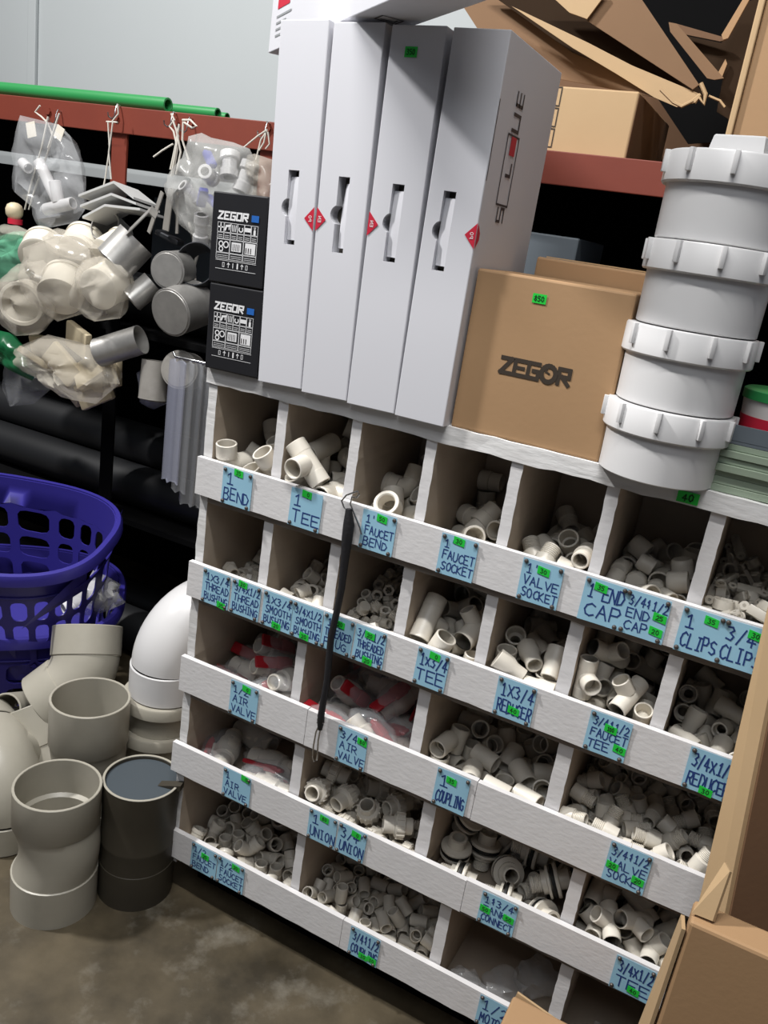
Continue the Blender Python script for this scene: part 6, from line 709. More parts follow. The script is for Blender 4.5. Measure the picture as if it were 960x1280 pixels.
# a fifth white carton lying across the top of them
e1 = Vector((.774, -.633, 0)); e2 = Vector((.633, .774, 0)); A0 = Vector((-.105, .221, ZT + WH + .006))
LW, LT, LH = .62, .070, .30
M5 = Matrix(((e1.x, e2.x, 0, A0.x), (e1.y, e2.y, 0, A0.y), (0, 0, 1, A0.z), (0, 0, 0, 1)))
c5 = root('white_carton', A0 + e1 * LW/2 + e2 * LT/2, 'white carton lying slanted across the tall ones, red mark on its side', 'carton')
part('carton_body', moved(MB().box(0, LW, 0, LT, 0, LH, None, .0012), M5), 'carton', c5, smooth=0)
p5 = plane_place(A0, e1, (0, 0, 1), -e2); pu = plane_place(A0, e1, e2, (0, 0, -1))
rm = MB(); q = 0; rm.v += [tuple(p5(a, b, 0)) for a, b in ((.035, .058), (.098, .058), (.098, .16), (.035, .16))]; rm.f.append((0, 1, 2, 3)); part('red_mark', rm, 'redprint', c5, 'red square printed mark', 0)
gm = MB()
for i, (a, b, L_) in enumerate(((.034, .047, .075), (.034, .038, .05), (.034, .029, .06), (.034, .020, .03))): strokes(gm, [(a, b), (a + L_, b)], .0032, p5)
part('small_print', gm, 'greyprint', c5, 'faint grey lines of print', 0)
sy = MB()
R_ = .012
for (ca, cb) in ((.345, .036),):
    strokes(sy, [(ca + R_*math.cos(t), cb + R_*math.sin(t)) for t in [2*PI*i/3 + PI/2 for i in range(4)]], .0028, pu)
    for i in range(3): a = 2*PI*i/3; strokes(sy, [(ca + R_*math.cos(a), cb + R_*math.sin(a)), (ca + R_*1.5*math.cos(a + .3), cb + R_*1.5*math.sin(a + .3))], .0024, pu)
for a in (.27, .285, .30): strokes(sy, [(a, .03), (a + .007, .045)], .0026, pu)
frame(sy, pu, .40, .425, .022, .05, .0024); strokes(sy, [(.407, .028), (.407, .045), (.418, .045)], .0022, pu)
part('underside_symbols', sy, 'darkprint', c5, 'recycling and handling symbols', 0)

# two black boxes stacked at the rack's left end
BW, BD, BH = .0965, .12, .1255
for k, (bx, lean, words) in enumerate(((.0005, -2.2, 'black box with white tool icons, lower of the two stacked at the rack end'), (-.006, -2.6, 'black box with white tool icons, upper of the two stacked at the rack end'))):
    z = ZT + .0005 + k * (BH + .0012)
    rt = root('black_box', (bx + BW/2, WY + BD/2, z), words, 'box', 'black printed boxes')
    ML = T(bx, WY + .003, z) @ RY(lean * .55)
    part('carton_body', moved(MB().box(0, BW - .002, 0, BD, 0, BH, None, .0018), ML), 'blackcard', rt, smooth=0)
    Mr = ML.to_3x3(); pl = plane_place(ML @ Vector((0, 0, 0)), Mr @ Vector((1, 0, 0)), Mr @ Vector((0, 0, 1)), Mr @ Vector((0, -1, 0)))
    w = MB(); x0, x1 = .012, .083
    # heavy wide brand lettering
    lx, lz, cw, ch, th = x0, .0895, .0092, .0095, .0026
    LT_ = {'Z': [(0, 1), (1, 1), (0, 0), (1, 0)], 'E': [(1, 1), (0, 1), (0, 0), (1, 0)], 'G': [(1, 1), (0, 1), (0, 0), (1, 0), (1, .5), (.5, .5)], 'O': [(0, 0), (1, 0), (1, 1), (0, 1), (0, 0)], 'R': [(0, 0), (0, 1), (1, 1), (1, .5), (.3, .5), (1, 0)]}
    for i, chh in enumerate('ZEGOR'):
        strokes(w, [(lx + i*.0107 + .12*b*ch + a*cw*.82, lz + b*ch) for a, b in LT_[chh]], th, pl)
        if chh == 'E': strokes(w, [(lx + i*.0107 + .06*ch, lz + .5*ch), (lx + i*.0107 + cw*.6, lz + .5*ch)], th, pl)
    g6 = (x1 - x0) / 6
    for i in range(6):
        a = x0 + i*g6; frame(w, pl, a, a + g6 - .001, .0715, .0845, .0006); frame(w, pl, a, a + g6 - .001, .0625, .0705, .0005)
        cx, cz = a + g6/2 - .0005, .078
        if i == 0: strokes(w, [(cx - .004, cz), (cx + .004, cz)], .0018, pl); strokes(w, [(cx, cz - .005), (cx, cz + .005)], .0018, pl)
        if i == 1: strokes(w, [(cx - .004, cz - .003), (cx - .002, cz + .002), (cx + .004, cz + .003)], .003, pl); strokes(w, [(cx + .003, cz + .002), (cx + .003, cz - .002)], .0018, pl)
        if i == 2:
            for d in (-.0025, 0, .0025): strokes(w, [(cx + d, cz - .004), (cx + d*1.3, cz + .004)], .0013, pl)
        if i == 3: strokes(w, [(cx + .0032*math.cos(t), cz - .0005 + .0032*math.sin(t)) for t in [PI*.8 + i_*PI*1.4/8 for i_ in range(9)]], .0017, pl)
        if i == 4: strokes(w, [(cx - .0035, cz), (cx + .0035, cz)], .0055, pl)
        if i == 5: strokes(w, [(cx, cz - .0045), (cx, cz + .002)], .0036, pl); strokes(w, [(cx - .0012, cz + .001), (cx - .0012, cz + .0045)], .001, pl); strokes(w, [(cx + .0012, cz + .001), (cx + .0012, cz + .0045)], .001, pl)
        for zz in (.0648, .0672): strokes(w, [(a + .0018, zz), (a + g6 - .0032, zz)], .0007, pl)
    g3 = (x1 - x0) / 3
    for i in range(3):
        a = x0 + i*g3; frame(w, pl, a, a + g3 - .001, .0435, .0615, .0006); frame(w, pl, a, a + g3 - .001, .0345, .0425, .0006)
        for zz in (.037, .0395): strokes(w, [(a + .002, zz), (a + g3 - .003, zz)], .0006, pl)
    for (cx, cz, rr) in ((x0 + .0075, .055, .0035), (x0 + .0165, .0545, .0042), (x0 + .008, .048, .0032)):
        strokes(w, [(cx + rr*math.cos(t), cz + rr*math.sin(t)) for t in [2*PI*i_/10 for i_ in range(11)]], .0016, pl)
    strokes(w, [(x0, .0325), (x1, .0325)], .0006, pl); strokes(w, [(x0, .0205), (x1, .0205)], .0006, pl)
    for i, cx in enumerate((.026, .035, .043, .051, .059, .067)):
        if i in (0, 5): frame(w, pl, cx - .0015, cx + .0015, .0235, .0295, .0007)
        elif i in (1, 4): strokes(w, [(cx - .002, .0275), (cx, .0298), (cx + .002, .0275)], .001, pl); strokes(w, [(cx, .0235), (cx, .029)], .001, pl)
        else: strokes(w, [(cx, .0235), (cx, .0295)], .0024 if i == 3 else .0012, pl)
    part('white_print', w, 'whiteprint', rt, 'white brand lettering, icons and symbols', 0)
    gp = MB()
    quadpatch(gp, pl, x0 + g3 + .003, x0 + 2*g3 - .004, .0465, .0590, .0004); quadpatch(gp, pl, x0 + 2*g3 + .003, x1 - .003, .0450, .0600, .0004)
    part('pale_panels', gp, 'whiteprint', rt, 'pale printed panels', 0)
    bk = MB()
    for i in range(7): strokes(bk, [(x0 + g3 + .005 + i*.002, .048), (x0 + g3 + .005 + i*.002, .0565)], .0009 if i % 2 else .0005, pl, .0006)
    for i in range(3): strokes(bk, [(x0 + 2*g3 + .005 + i*.004, .047), (x0 + 2*g3 + .005 + i*.004, .053)], .0016, pl, .0006)
    part('bar_marks', bk, 'darkprint', rt, 'dark bars on the pale panels', 0)
    bp_ = MB(); quadpatch(bp_, pl, .070, .0825, .0895, .0985, .0003); part('blue_patch', bp_, 'blueprint', rt, 'blue printed patch', 0)

# brown carton lettered ZEGOR
KW, KD, KH = .203, .14, .207
kz = root('brown_carton', (.505, .075, ZT), 'brown carton lettered ZEGOR between the white cartons and the white tower', 'carton')
MK = T(.4035, .002, ZT) @ RZ(0)
part('carton_body', moved(MB().box(0, KW, 0, KD, 0, KH, None, .003), MK), 'kraft', kz, smooth=0)
pk = plane_place((.4035, .002, ZT), (1, 0, 0), (0, 0, 1), (0, -1, 0))
kk = MB(); X_, Z_, cw, ch, th = .0545, .0855, .0150, .0185, .0052
for i, chh in enumerate('ZEG'):
    strokes(kk, [(X_ + i*.0183 + .02*b*ch + a*cw*.9, Z_ + b*ch) for a, b in LT_[chh]], th, pk)
    if chh == 'E': strokes(kk, [(X_ + i*.0183, Z_ + .5*ch), (X_ + i*.0183 + cw*.8, Z_ + .5*ch)], th * .85, pk)
ox = X_ + 3*.0183 + .0085
strokes(kk, [(ox + .0090*math.cos(t), Z_ + .5*ch + .0098*math.sin(t)) for t in [2*PI*i/20 for i in range(21)]], .0058, pk)
strokes(kk, [(ox - .001, Z_ + ch + .0005), (ox - .004, Z_ + ch*.62), (ox + .001, Z_ + ch*.52)], .0022, pk)
strokes(kk, [(X_ + 4*.0183 + .0035 + a*cw*.9, Z_ + b*ch) for a, b in LT_['R']], th, pk)
part('printed_name', kk, 'kraftink', kz, 'dark brown name lettering', 0)
st = MB(); quadpatch(st, pk, .0785, .0965, KH - .030, KH - .0185, .0004); so = part('price_sticker', st, 'sticker', kz, 'green price sticker', 0)
fg = MB(); write(fg, '850', .081, KH - .0272, .0125, .006, .0011, lambda a, b, l: pk(a, b, .0008)); part('sticker_figures', fg, 'stickerink', so, smooth=0)
# another carton behind it
b2 = root('brown_carton', (.53, .30, ZT), 'plain brown carton partly hidden behind the one lettered ZEGOR', 'carton')
part('carton_body', moved(MB().box(0, .23, 0, .075, 0, .232, None, .003), T(.43, .153, ZT) @ RZ(-2)), 'kraft', b2, smooth=0)
tp = MB(); tp.box(.44, .65, .165, .21, ZT + .2325, ZT + .234); part('top_flap', tp, 'kraftl', b2, 'pale top flap')

# tower of four large white clean-out fittings
TX, TY = .674, .016
zb = [ZT + .0005, 1.0757, 1.1665, 1.2600]; 
names_ = ['bottom of the tower of four white clean-out fittings on the rack', 'second from the bottom in the tower of white clean-out fittings', 'third from the bottom in the tower of white clean-out fittings', 'top of the tower of white clean-out fittings, square plug on its cap']
offs = [(0, 0), (.0015, .001), (.004, 0), (.003, .002)]
for k in range(4):
    x, y = TX + offs[k][0], TY + offs[k][1]; z = zb[k]; ht = (zb[k+1] - zb[k] - .0008) if k < 3 else .0925
    rt = root('clean_out_fitting', (x, y, z), names_[k], 'pipe fitting', 'white clean-out fittings in the tower')
    cz = ht - .034
    part('fitting_body', MB().lathe([(.062, .001), (.0665, 0), (.0685, .0015), (.0690, cz), (.0690, ht - .004), (.0640, ht - .004), (.062, .01)], 56, T(x, y, z), True), 'pvcw', rt)
    cap = MB(); cap.lathe([(.0692, cz), (.0735, cz), (.0752, cz + .002), (.0752, ht - .0025), (.0738, ht - .0004), (0, ht - .0004), (0, ht - .006), (.0692, ht - .006)], 64, T(x, y, z), True)
    co = part('screw_cap', cap, 'pvcw', rt)
    a_off = [-18, 8, -4, -12][k]
    for i in range(10): part('grip_rib', MB().box(.0735, .0800, -.0026, .0026, cz + .010, ht - .0006, T(x, y, z) @ RZ(36*i + a_off), .0008), 'pvcw', co, smooth=30)
    if k == 3:
        sq = MB().lathe([(0, ht - .0006), (.0430, ht - .0006), (.0390, ht + .0185), (.037, ht + .020), (0, ht + .020)], 4, T(x + .006, y - .004, z) @ RZ(32))
        part('plug_square', sq, 'pvcw', co, 'square plug boss', 20)

# stack of pale green paper pads at the rack's right end, a tray, a tub and a red box on it
prng = random.Random(5); z = ZT + .0005
for k in range(7):
    h = prng.uniform(.006, .010); x0 = .733 + prng.uniform(-.003, .004); y0 = .004 + prng.uniform(-.004, .004)
    single('paper_pad', MB().box(x0, x0 + .20, y0, y0 + .15, z, z + h, None, .0006), 'padgreen', 'pale green paper pad in the flat stack right of the white tower', 'paper pad', 'paper pads stacked right of the tower', smooth=0); z += h + .0004
single('plastic_tray', MB().box(.730, .96, .006, .16, z, z + .004).box(.730, .96, .006, .010, z + .0035, z + .022).box(.730, .734, .006, .16, z + .0035, z + .022), 'greybox', 'slate grey shallow tray lying on the stack of green pads', 'tray', smooth=0)
z += .0045
tb = root('plastic_tub', (.785, .075, z), 'round white tub with a green lid on the tray right of the tower', 'tub')
part('tub_body', MB().lathe([(0, 0), (.042, 0), (.046, .045), (0, .045)], 32, T(.792, .075, z)), 'tubwhite', tb)
part('tub_band', MB().lathe([(.0432, .006), (.0436, .006), (.0450, .026), (.0446, .026)], 32, T(.792, .075, z), True), 'redprint', tb, 'red band round the tub')
part('tub_lid', MB().lathe([(0, .0455), (.048, .0455), (.048, .056), (.045, .058), (0, .058)], 32, T(.792, .075, z)), 'green', tb, 'green lid')
single('small_box', MB().box(.848, .92, .03, .10, z, z + .05, None, .001), 'redbox', 'small red box beside the white tub', 'box', smooth=30)
# ---------------------------------------------------------------- large fittings and baskets on the floor, left of the rack
def place_mb(mb, Mx): mb.v = [tuple(Mx @ Vector(p)) for p in mb.v]; return mb
# double-socket pipe standing in front
def offset_pipe(H, R, wob):
    m = MB(); n = 40
    rows = [(0, R, 0), (.0, R, 0), (H*.30, R, 0), (H*.305, R*.965, 0)]
    for i in range(1, 9):
        t = i/9; z = H*(.305 + .385*t); s = math.sin(PI*t); rows.append((z, R*(.965 - .045*s), wob*s))
    rows += [(H*.70, R*.965, 0), (H*.715, R, 0), (H - .001, R, 0), (H, R - .001, 0), (H, R - .0042, 0), (H - .001, R - .005, 0), (H*.72, R - .005, 0), (H*.70, R - .012, 0), (H*.69, R - .012, 0), (H*.5, R*.87, wob), (H*.30, R*.87, 0)]
    vs = []; fs = []
    for (z, r_, dx) in rows:
        for j in range(n): a = 2*PI*j/n; vs.append((r_*math.cos(a) + dx, r_*math.sin(a) + dx*.3, z))
    for i in range(len(rows)-1):
        for j in range(n): fs.append((i*n+j, i*n+(j+1)%n, (i+1)*n+(j+1)%n, (i+1)*n+j))
    fs.append(tuple((len(rows)-1)*n + j for j in range(n)))
    return m.add(vs[n:], [tuple(i-n for i in f) for f in fs if min(f) >= n])
single('offset_pipe_fitting', place_mb(offset_pipe(.246, .0735, .008), T(-.140, -.140, 0)), 'pvcg', 'grey-white double-ended pipe fitting with pinched waist standing foremost on the floor', 'pipe fitting')
single('offset_pipe_fitting', place_mb(offset_pipe(.322, .0730, .004), T(-.214, .004, 0) @ RZ(70)), 'pvcg', 'tall open grey-white pipe fitting standing behind the pinched-waist one', 'pipe fitting')
# dark pipe closed by a slate disc; colour deepened for the front pipe's shadow
dk = root('dark_pipe', (-.050, -.030, 0), 'dark grey-brown pipe standing on the floor with a slate disc in its mouth', 'pipe fitting')
H = .238; R = .068
part('pipe_body', MB().lathe([(R, 0), (R, H*.30), (R*.985, H*.305), (R*.985, H*.48), (R*.995, H*.49), (R*.985, H*.50), (R*.985, H*.78), (R*1.0, H*.82), (R, H - .001), (R - .001, H), (R - .0035, H), (R - .0045, H - .001), (R - .0045, H*.6)], 48, T(-.050, -.030, 0)), 'pvcdark', dk)
part('pipe_rim', MB().lathe(ring(R + .0004, R - .0042, H - .0006, H + .0012, .0005), 48, T(-.050, -.030, 0), True), 'pvcg', dk, 'pale rim')  # ring paler than the pipe body
part('end_disc', MB().lathe([(0, H - .010), (R - .0048, H - .010), (R - .0048, H - .006), (0, H - .006)], 48, T(-.050, -.030, 0)), 'discgrey', dk, 'slate grey disc')
part('tab', MB().prism([(0, 0), (.043, .012), (.043, 0)], -.008, .008, T(-.020, -.018, H - .0055) @ RZ(15)), 'pvcdark', dk, 'dark wedge-shaped tab')
# stacked collars and the large bend on top of them
def collar(zb, H, R, x, y): return MB().lathe([(R - .006, .001), (R, 0), (R, H*.52), (R + .002, H*.60), (R + .0115, H*.66), (R + .0115, H - .004), (R + .0095, H - .001), (R - .004, H - .001), (R - .006, H*.6)], 8 if False else 44, T(x, y, zb), True)
cx, cy = -.165, .146
cc = ['lowest grey-white collar fitting under the large bend beside the rack', 'middle grey-white collar fitting under the large bend beside the rack', 'upper grey-white collar fitting directly under the large white bend']
zz = 0
for k, (h, R_, ox) in enumerate(((.152, .073, -.004), (.072, .071, 0), (.070, .068, .006))):
    single('pipe_collar', collar(zz, h, R_, cx + ox, cy), 'pvcg', cc[k], 'pipe fitting', 'collars stacked under the large bend'); zz += h - .0002
def big_bend(R, Rb, leg, w=.0045, ang=90):
    m = MB(); n = 14; A = math.radians(ang)
    pts = [(Rb - Rb*math.cos(A*i/n), 0, leg + Rb*math.sin(A*i/n)) for i in range(n+1)]
    m.sweep(pts, R * .965, 40, cap=False)
    m.lathe(ring(R, R - w, 0, leg, .0015), 40, None, True)
    m.lathe(ring(R, R - w, 0, leg, .0015), 40, T(*pts[-1]) @ RY(ang), True)
    return m
single('large_pipe_bend', place_mb(big_bend(.0725, .098, .062), T(cx + .008, cy + .004, zz + .001) @ RZ(72)), 'pvcw', 'large glossy white 90 degree bend standing on collars beside the rack', 'pipe fitting')
# 45 degree elbows on the heap
def frame_mat(o, x, z):
    x = Vector(x).normalized(); z = Vector(z).normalized(); y = z.cross(x).normalized(); x = y.cross(z)
    return Matrix(((x.x, y.x, z.x, o[0]), (x.y, y.y, z.y, o[1]), (x.z, y.z, z.z, o[2]), (0, 0, 0, 1)))
single('pipe_elbow', place_mb(big_bend(.0715, .080, .062, .0045, 52), frame_mat((-0.3966, 0.1765, 0.3408), (-.879, -.453, -.146), (.345, -.386, -.855))), 'pvcg', 'grey-white elbow lying on top of the heap below the blue baskets', 'pipe fitting')
single('pipe_elbow', place_mb(big_bend(.062, .075, .085, .0045, 45), frame_mat((-0.4284, 0.0528, 0.1962), (.879, .453, .146), (.557, -.042, -.83))), 'pvcg', 'white elbow tilted to the left under the topmost elbow of the heap', 'pipe fitting')
single('pipe_elbow', place_mb(big_bend(.074, .09, .06, .0045, 90), T(-.345, -.075, .001) @ RZ(160)), 'pvcg', 'large white bend at the left edge of the photo beside the pinched-waist fitting', 'pipe fitting')
for k, (p, ax, R_) in enumerate((((-0.4396, 0.0030, 0.2001), (.25, -.9, .45), .035), ((-0.3726, -0.0491, 0.1627), (.15, -.85, .55), .042), ((-0.5741, 0.1736, 0.1054), (.2, -.8, .5), .036))):
    single('pipe_offcut', MB().lathe(ring(R_, R_ - .004, -.09, 0, .001), 28, aim(p, ax), True), 'pvcg' if k < 2 else 'pvcdark', ['short white pipe offcut, upper of the two at the left edge', 'short white pipe offcut, lower of the two at the left edge', 'short dark pipe offcut behind the white offcuts at the left'][k], 'pipe')

# blue-violet laundry baskets, one leaning in the other
def basket(name, E, az, tilt, a, b, h, label, group, nh=26, tz=0.0):
    L = Vector((math.cos(math.radians(az)), math.sin(math.radians(az)), tz)).normalized(); N0 = Vector((-L.y, L.x, 0)).normalized()
    N2 = N0 * math.cos(math.radians(tilt)) + Vector((0, 0, 1)) * math.sin(math.radians(tilt)); U = L.cross(N2)
    Cr = Vector(E) - L * a
    def S(u, v):      # u around, v from rim (0) down to the base (1)
        t = 2*PI*u; c, s = math.cos(t), math.sin(t); e = .72; k = 1 - .20*v
        return Cr + (L * (a*math.copysign(abs(c)**e, c)) + N2 * (b*math.copysign(abs(s)**e, s))) * k - U * (h*v)
    rt = root(name, Cr - U*h, label, 'basket', group)
    m = MB(); rows = [0, .06, .24, .47, .70, .93, 1.0]
    for i in range(nh):
        u0, u1 = i/nh, (i+1)/nh
        for r_ in range(6):
            v0, v1 = rows[r_], rows[r_+1]
            hole = r_ in (2, 3, 4) or (r_ == 1 and i in (0, nh-1, nh//2, nh//2-1))
            if not hole:
                q = len(m.v); m.v += [tuple(S(u0 + (u1-u0)*k/2, v)) for v in (v0, v1) for k in range(3)]; m.f += [(q, q+1, q+4, q+3), (q+1, q+2, q+5, q+4)]
            else:
                out = [(0,0),(.33,0),(.67,0),(1,0),(1,.33),(1,.67),(1,1),(.67,1),(.33,1),(0,1),(0,.67),(0,.33)]
                inn = [(.24,.16),(.38,.11),(.62,.11),(.76,.16),(.84,.30),(.84,.70),(.76,.84),(.62,.89),(.38,.89),(.24,.84),(.16,.70),(.16,.30)]
                q = len(m.v)
                for P in (out, inn): m.v += [tuple(S(u0 + (u1-u0)*x, v0 + (v1-v0)*y)) for x, y in P]
                for k in range(12): k2 = (k+1) % 12; m.f.append((q+k, q+k2, q+12+k2, q+12+k))
    q = len(m.v); m.v += [tuple(S(i/nh, 1.0)) for i in range(nh)]; m.f.append(tuple(range(q, q+nh)))
    o = part('basket_shell', m, 'basket', rt, smooth=50)
    bm = bmesh.new(); bm.from_mesh(o.data); bmesh.ops.remove_doubles(bm, verts=bm.verts[:], dist=.0004); bmesh.ops.recalc_face_normals(bm, faces=bm.faces[:])
    bmesh.ops.solidify(bm, geom=bm.faces[:], thickness=.0028); bm.to_mesh(o.data); bm.free(); o.data.shade_smooth(); o.data.set_sharp_from_angle(angle=.8)
    rm = MB(); K = 72
    c = [S(i/K, 0) for i in range(K)]; ctr = Cr
    vs = []; prof = [(0, .004), (.010, .003), (.014, -.004), (.014, -.022), (.011, -.022), (.010, -.004), (0, -.003)]
    for p in c:
        d = (p - ctr).normalized()
        for (x, z) in prof: vs.append(tuple(p + d*x + U*z))
    np_ = len(prof); fs = [(i*np_+t, ((i+1)%K)*np_+t, ((i+1)%K)*np_+(t+1)%np_, i*np_+(t+1)%np_) for i in range(K) for t in range(np_)]
    part('rim', rm.add(vs, fs), 'basket', rt)
    bands = MB()
    for v in (.215,):
        pts = [S(i/K, v) + (S(i/K, v) - ctr).normalized()*.002 for i in range(K)]; bands.sweep(pts, .0022, 6, closed=True)
    part('raised_band', bands, 'basket', rt)
    return rt
basket('laundry_basket', (-0.4468, 0.2666, 0.4963), 20, 13, .265, .185, .30, 'blue-violet slotted laundry basket, the upper one tilted towards the front', 'laundry baskets')
basket('laundry_basket', (-0.5287, 0.4125, 0.2967), 40, 6, .30, .21, .30, 'darker lower blue-violet laundry basket standing under the tilted one', 'laundry baskets')
# clear bag of white fittings lying in the lower basket
single('plastic_bag', place_mb(blob((0,0,0), (.075, .05, .045), 3, RZ(30), .35), T(*(-0.5333, 0.3066, 0.3296))), 'filmm', 'crumpled milky plastic bag of fittings in the lower blue basket', 'plastic bag', smooth=60)
for k, (p, ax) in enumerate((((-0.5366, 0.2906, 0.3215), (.8, .2, .4)), ((-0.5179, 0.3158, 0.3358), (-.5, .3, .8)), ((-0.5314, 0.2668, 0.3129), (.3, .9, .2)))):
    single('pipe_coupling', MB().lathe(ring(.017, .0135, -.024, .024), 20, aim(p, ax), True), 'pvcw', 'white coupling seen in the milky bag in the lower blue basket', 'pipe fitting', 'couplings bagged in the basket')
# ---------------------------------------------------------------- steel shelving behind the rack, black sheets added for the darkness below it
sh = root('steel_shelf', (-.3, .75, 0), 'red-brown steel shelving with a long front rail behind the rack', 'shelving')
BZ0, BZ1 = 1.343, 1.398
part('front_rail', MB().box(-1.9, 1.2, .500, .506, BZ0, BZ1, None, .0015).box(-1.9, 1.2, .5055, .545, BZ1 - .006, BZ1 - .0002), 'redox', sh, 'red-brown front rail', 0)
part('back_rail', MB().box(-1.9, 1.2, 1.10, 1.106, 1.293, BZ1), 'shadeblack', sh, 'dark back rail', 0)
for x in (-.690, -.285, .92):
    part('post_upper', MB().box(x - .022, x + .022, .5075, .513, 1.17, BZ0 + .04).box(x - .022, x - .016, .513, .552, 1.17, BZ0 + .04), 'redox', sh, 'red-brown upper end of a post', 0)
    part('post', MB().box(x - .020, x + .020, .513, .518, 0, 1.17).box(x - .020, x - .015, .518, .552, 0, 1.17), 'shadeblack', sh, 'lower post, blackened for shade', 0)  # lower length coloured black in place of the shade there
part('shelf_plate', MB().box(-1.9, 1.2, .546, 1.10, BZ1 - .012, BZ1 - .001), 'shadeblack', sh, 'dark top shelf', 0)
part('shelf_plate', MB().box(-1.9, 1.2, .53, 1.10, .90, .915), 'shadeblack', sh, 'dark middle shelf', 0)
part('shelf_plate', MB().box(-1.9, 1.2, .53, 1.10, .42, .435), 'shadeblack', sh, 'dark lower shelf', 0)
part('shade_sheet', MB().box(-1.9, 1.2, 1.112, 1.118, 0, 1.254), 'shadeblack', sh, 'black sheet added for the darkness under the shelf', 0)
part('shade_sheet', MB().box(-.42, 1.2, 1.107, 1.111, 1.24, 1.32), 'shadeblack', sh, 'black sheet added for the darkness under the shelf', 0)
for k, x in enumerate((-.902, -.694, -.524, -.484, -.288)):
    part('bolt', MB().lathe([(0, -.004), (.0085, -.004), (.0085, .001), (.0, .001)], 6, aim((x, .4995, 1.372 + .003*k), (0, 1, 0))), 'redox', sh, 'painted bolt head')

# green pipes lying along the top shelf
for k, (pa, pb, R_, words) in enumerate((((-1.9, .535, 1.4235), (-0.5802, 0.5350, 1.4294), .0155, 'thickest light green pipe lying along the shelf rail'), ((-1.9, .575, 1.412), (-0.4753, 0.5750, 1.4217), .0125, 'thinner green pipe behind the thickest one, its end further right'), ((-1.9, .606, 1.408), (-0.4732, 0.6060, 1.4243), .0105, 'thinnest green pipe, its end furthest right on the shelf rail'))):
    a, b = Vector(pa), Vector(pb); b.z = BZ1 + R_ + .0005; a.z = b.z
    L_ = (b - a).length
    rt = root('green_pipe', a.lerp(b, .5), words, 'pipe', 'green pipes on the shelf')
    part('pipe_wall', MB().lathe(ring(R_, R_ * .72, 0, L_, .0006), 28, aim(a, b - a), True), 'green', rt)
    part('bore', MB().lathe([(0, L_ - .03), (R_ * .715, L_ - .03), (R_*.715, L_ - .032), (0, L_ - .032)], 20, aim(a, b - a)), 'greenin', rt, 'dark bore')

# long dark pipes and pale trunking on the shelves below
for k, (y, z, R_) in enumerate(((.63, .9715, .055), (.75, .9715, .055), (.63, .4915, .055), (.75, .4915, .055), (.69, .585, .055), (.64, .0625, .06), (.78, .0625, .06))):
    single('black_pipe', MB().lathe(ring(R_, R_ - .006, 0, 1.75, .001), 28, aim((-1.85, y, z - .005 * 0), (1, 0, 0)), True), 'blackpipe', 'long black pipe lying on the dark shelves behind the blue baskets', 'pipe', 'black pipes on the lower shelves')
single('grey_carton', MB().box(-1.0, -.50, .98, 1.09, .9155, 1.222, None, .003), 'greybox', 'slate grey carton in shade on the shelf behind the hanging bags', 'carton', smooth=0)

# hooks and twine on the rail
def hook(p, label):
    x, y, z = p
    single('wire_hook', MB().sweep([(x, .499, z + .014), (x, .490, z + .016), (x + .002, .484, z + .006), (x + .001, .483, z - .010), (x - .004, .480, z - .016), (x - .008, .474, z - .012), (x - .008, .472, z - .004)], .0016, 8), 'chrome', label, 'hook', 'wire hooks on the red rail')
hk = [(-0.8627, 0.4900, 1.3597), (-0.6845, 0.4900, 1.3847), (-0.5262, 0.4900, 1.3806), (-0.4822, 0.4900, 1.3731), (-0.2843, 0.4900, 1.3799)]
for p, w_ in zip(hk, ('bent wire hook over the clear bag of white fittings', 'bent wire hook carrying the steel brackets', 'bent wire hook with a thick tuft of twine', 'bent wire hook just right of the tuft of twine', 'bent wire hook at the right end of the rail')): hook(p, w_)
def twine(pts, R_=.0016):
    m = MB(); R_ *= 1.3
    for p in pts: m.sweep(p, R_, 6)
    return m
single('twine', twine([[(-0.8881, 0.4620, 1.3781), (-0.9029, 0.4620, 1.3636), (-0.8824, 0.4620, 1.3550), (-0.8670, 0.4620, 1.3461), (-0.8460, 0.4620, 1.3208), (-0.8598, 0.4620, 1.2822), (-0.8984, 0.4620, 1.1999), (-0.9182, 0.4620, 1.1494)], [(-0.8579, 0.4580, 1.3562), (-0.8759, 0.4580, 1.2887), (-0.9048, 0.4580, 1.2164), (-0.9268, 0.4580, 1.1480)], [(-0.8671, 0.4620, 1.3495), (-0.8459, 0.4620, 1.3175), (-0.8554, 0.4620, 1.3031)], [(-0.8256, 0.4600, 1.3656), (-0.8393, 0.4600, 1.3345), (-0.8579, 0.4600, 1.2906)]]), 'twine', 'looped white twine at the left end of the rail holding bags', 'twine', smooth=60)
single('twine', twine([[(-0.6639, 0.4700, 1.3986), (-0.6603, 0.4700, 1.3797), (-0.6777, 0.4700, 1.3622), (-0.6939, 0.4700, 1.3610), (-0.6615, 0.4700, 1.3619), (-0.6777, 0.4700, 1.3622)], [(-0.6813, 0.4620, 1.3590), (-0.6735, 0.4620, 1.3075), (-0.6817, 0.4620, 1.2488), (-0.6965, 0.4620, 1.1758), (-0.7064, 0.4620, 1.0908)], [(-0.6656, 0.4600, 1.3599), (-0.6734, 0.4600, 1.2991), (-0.6629, 0.4600, 1.2438)]], .0013), 'twine', 'white twine triangle hanging the nested steel brackets', 'twine', smooth=60)
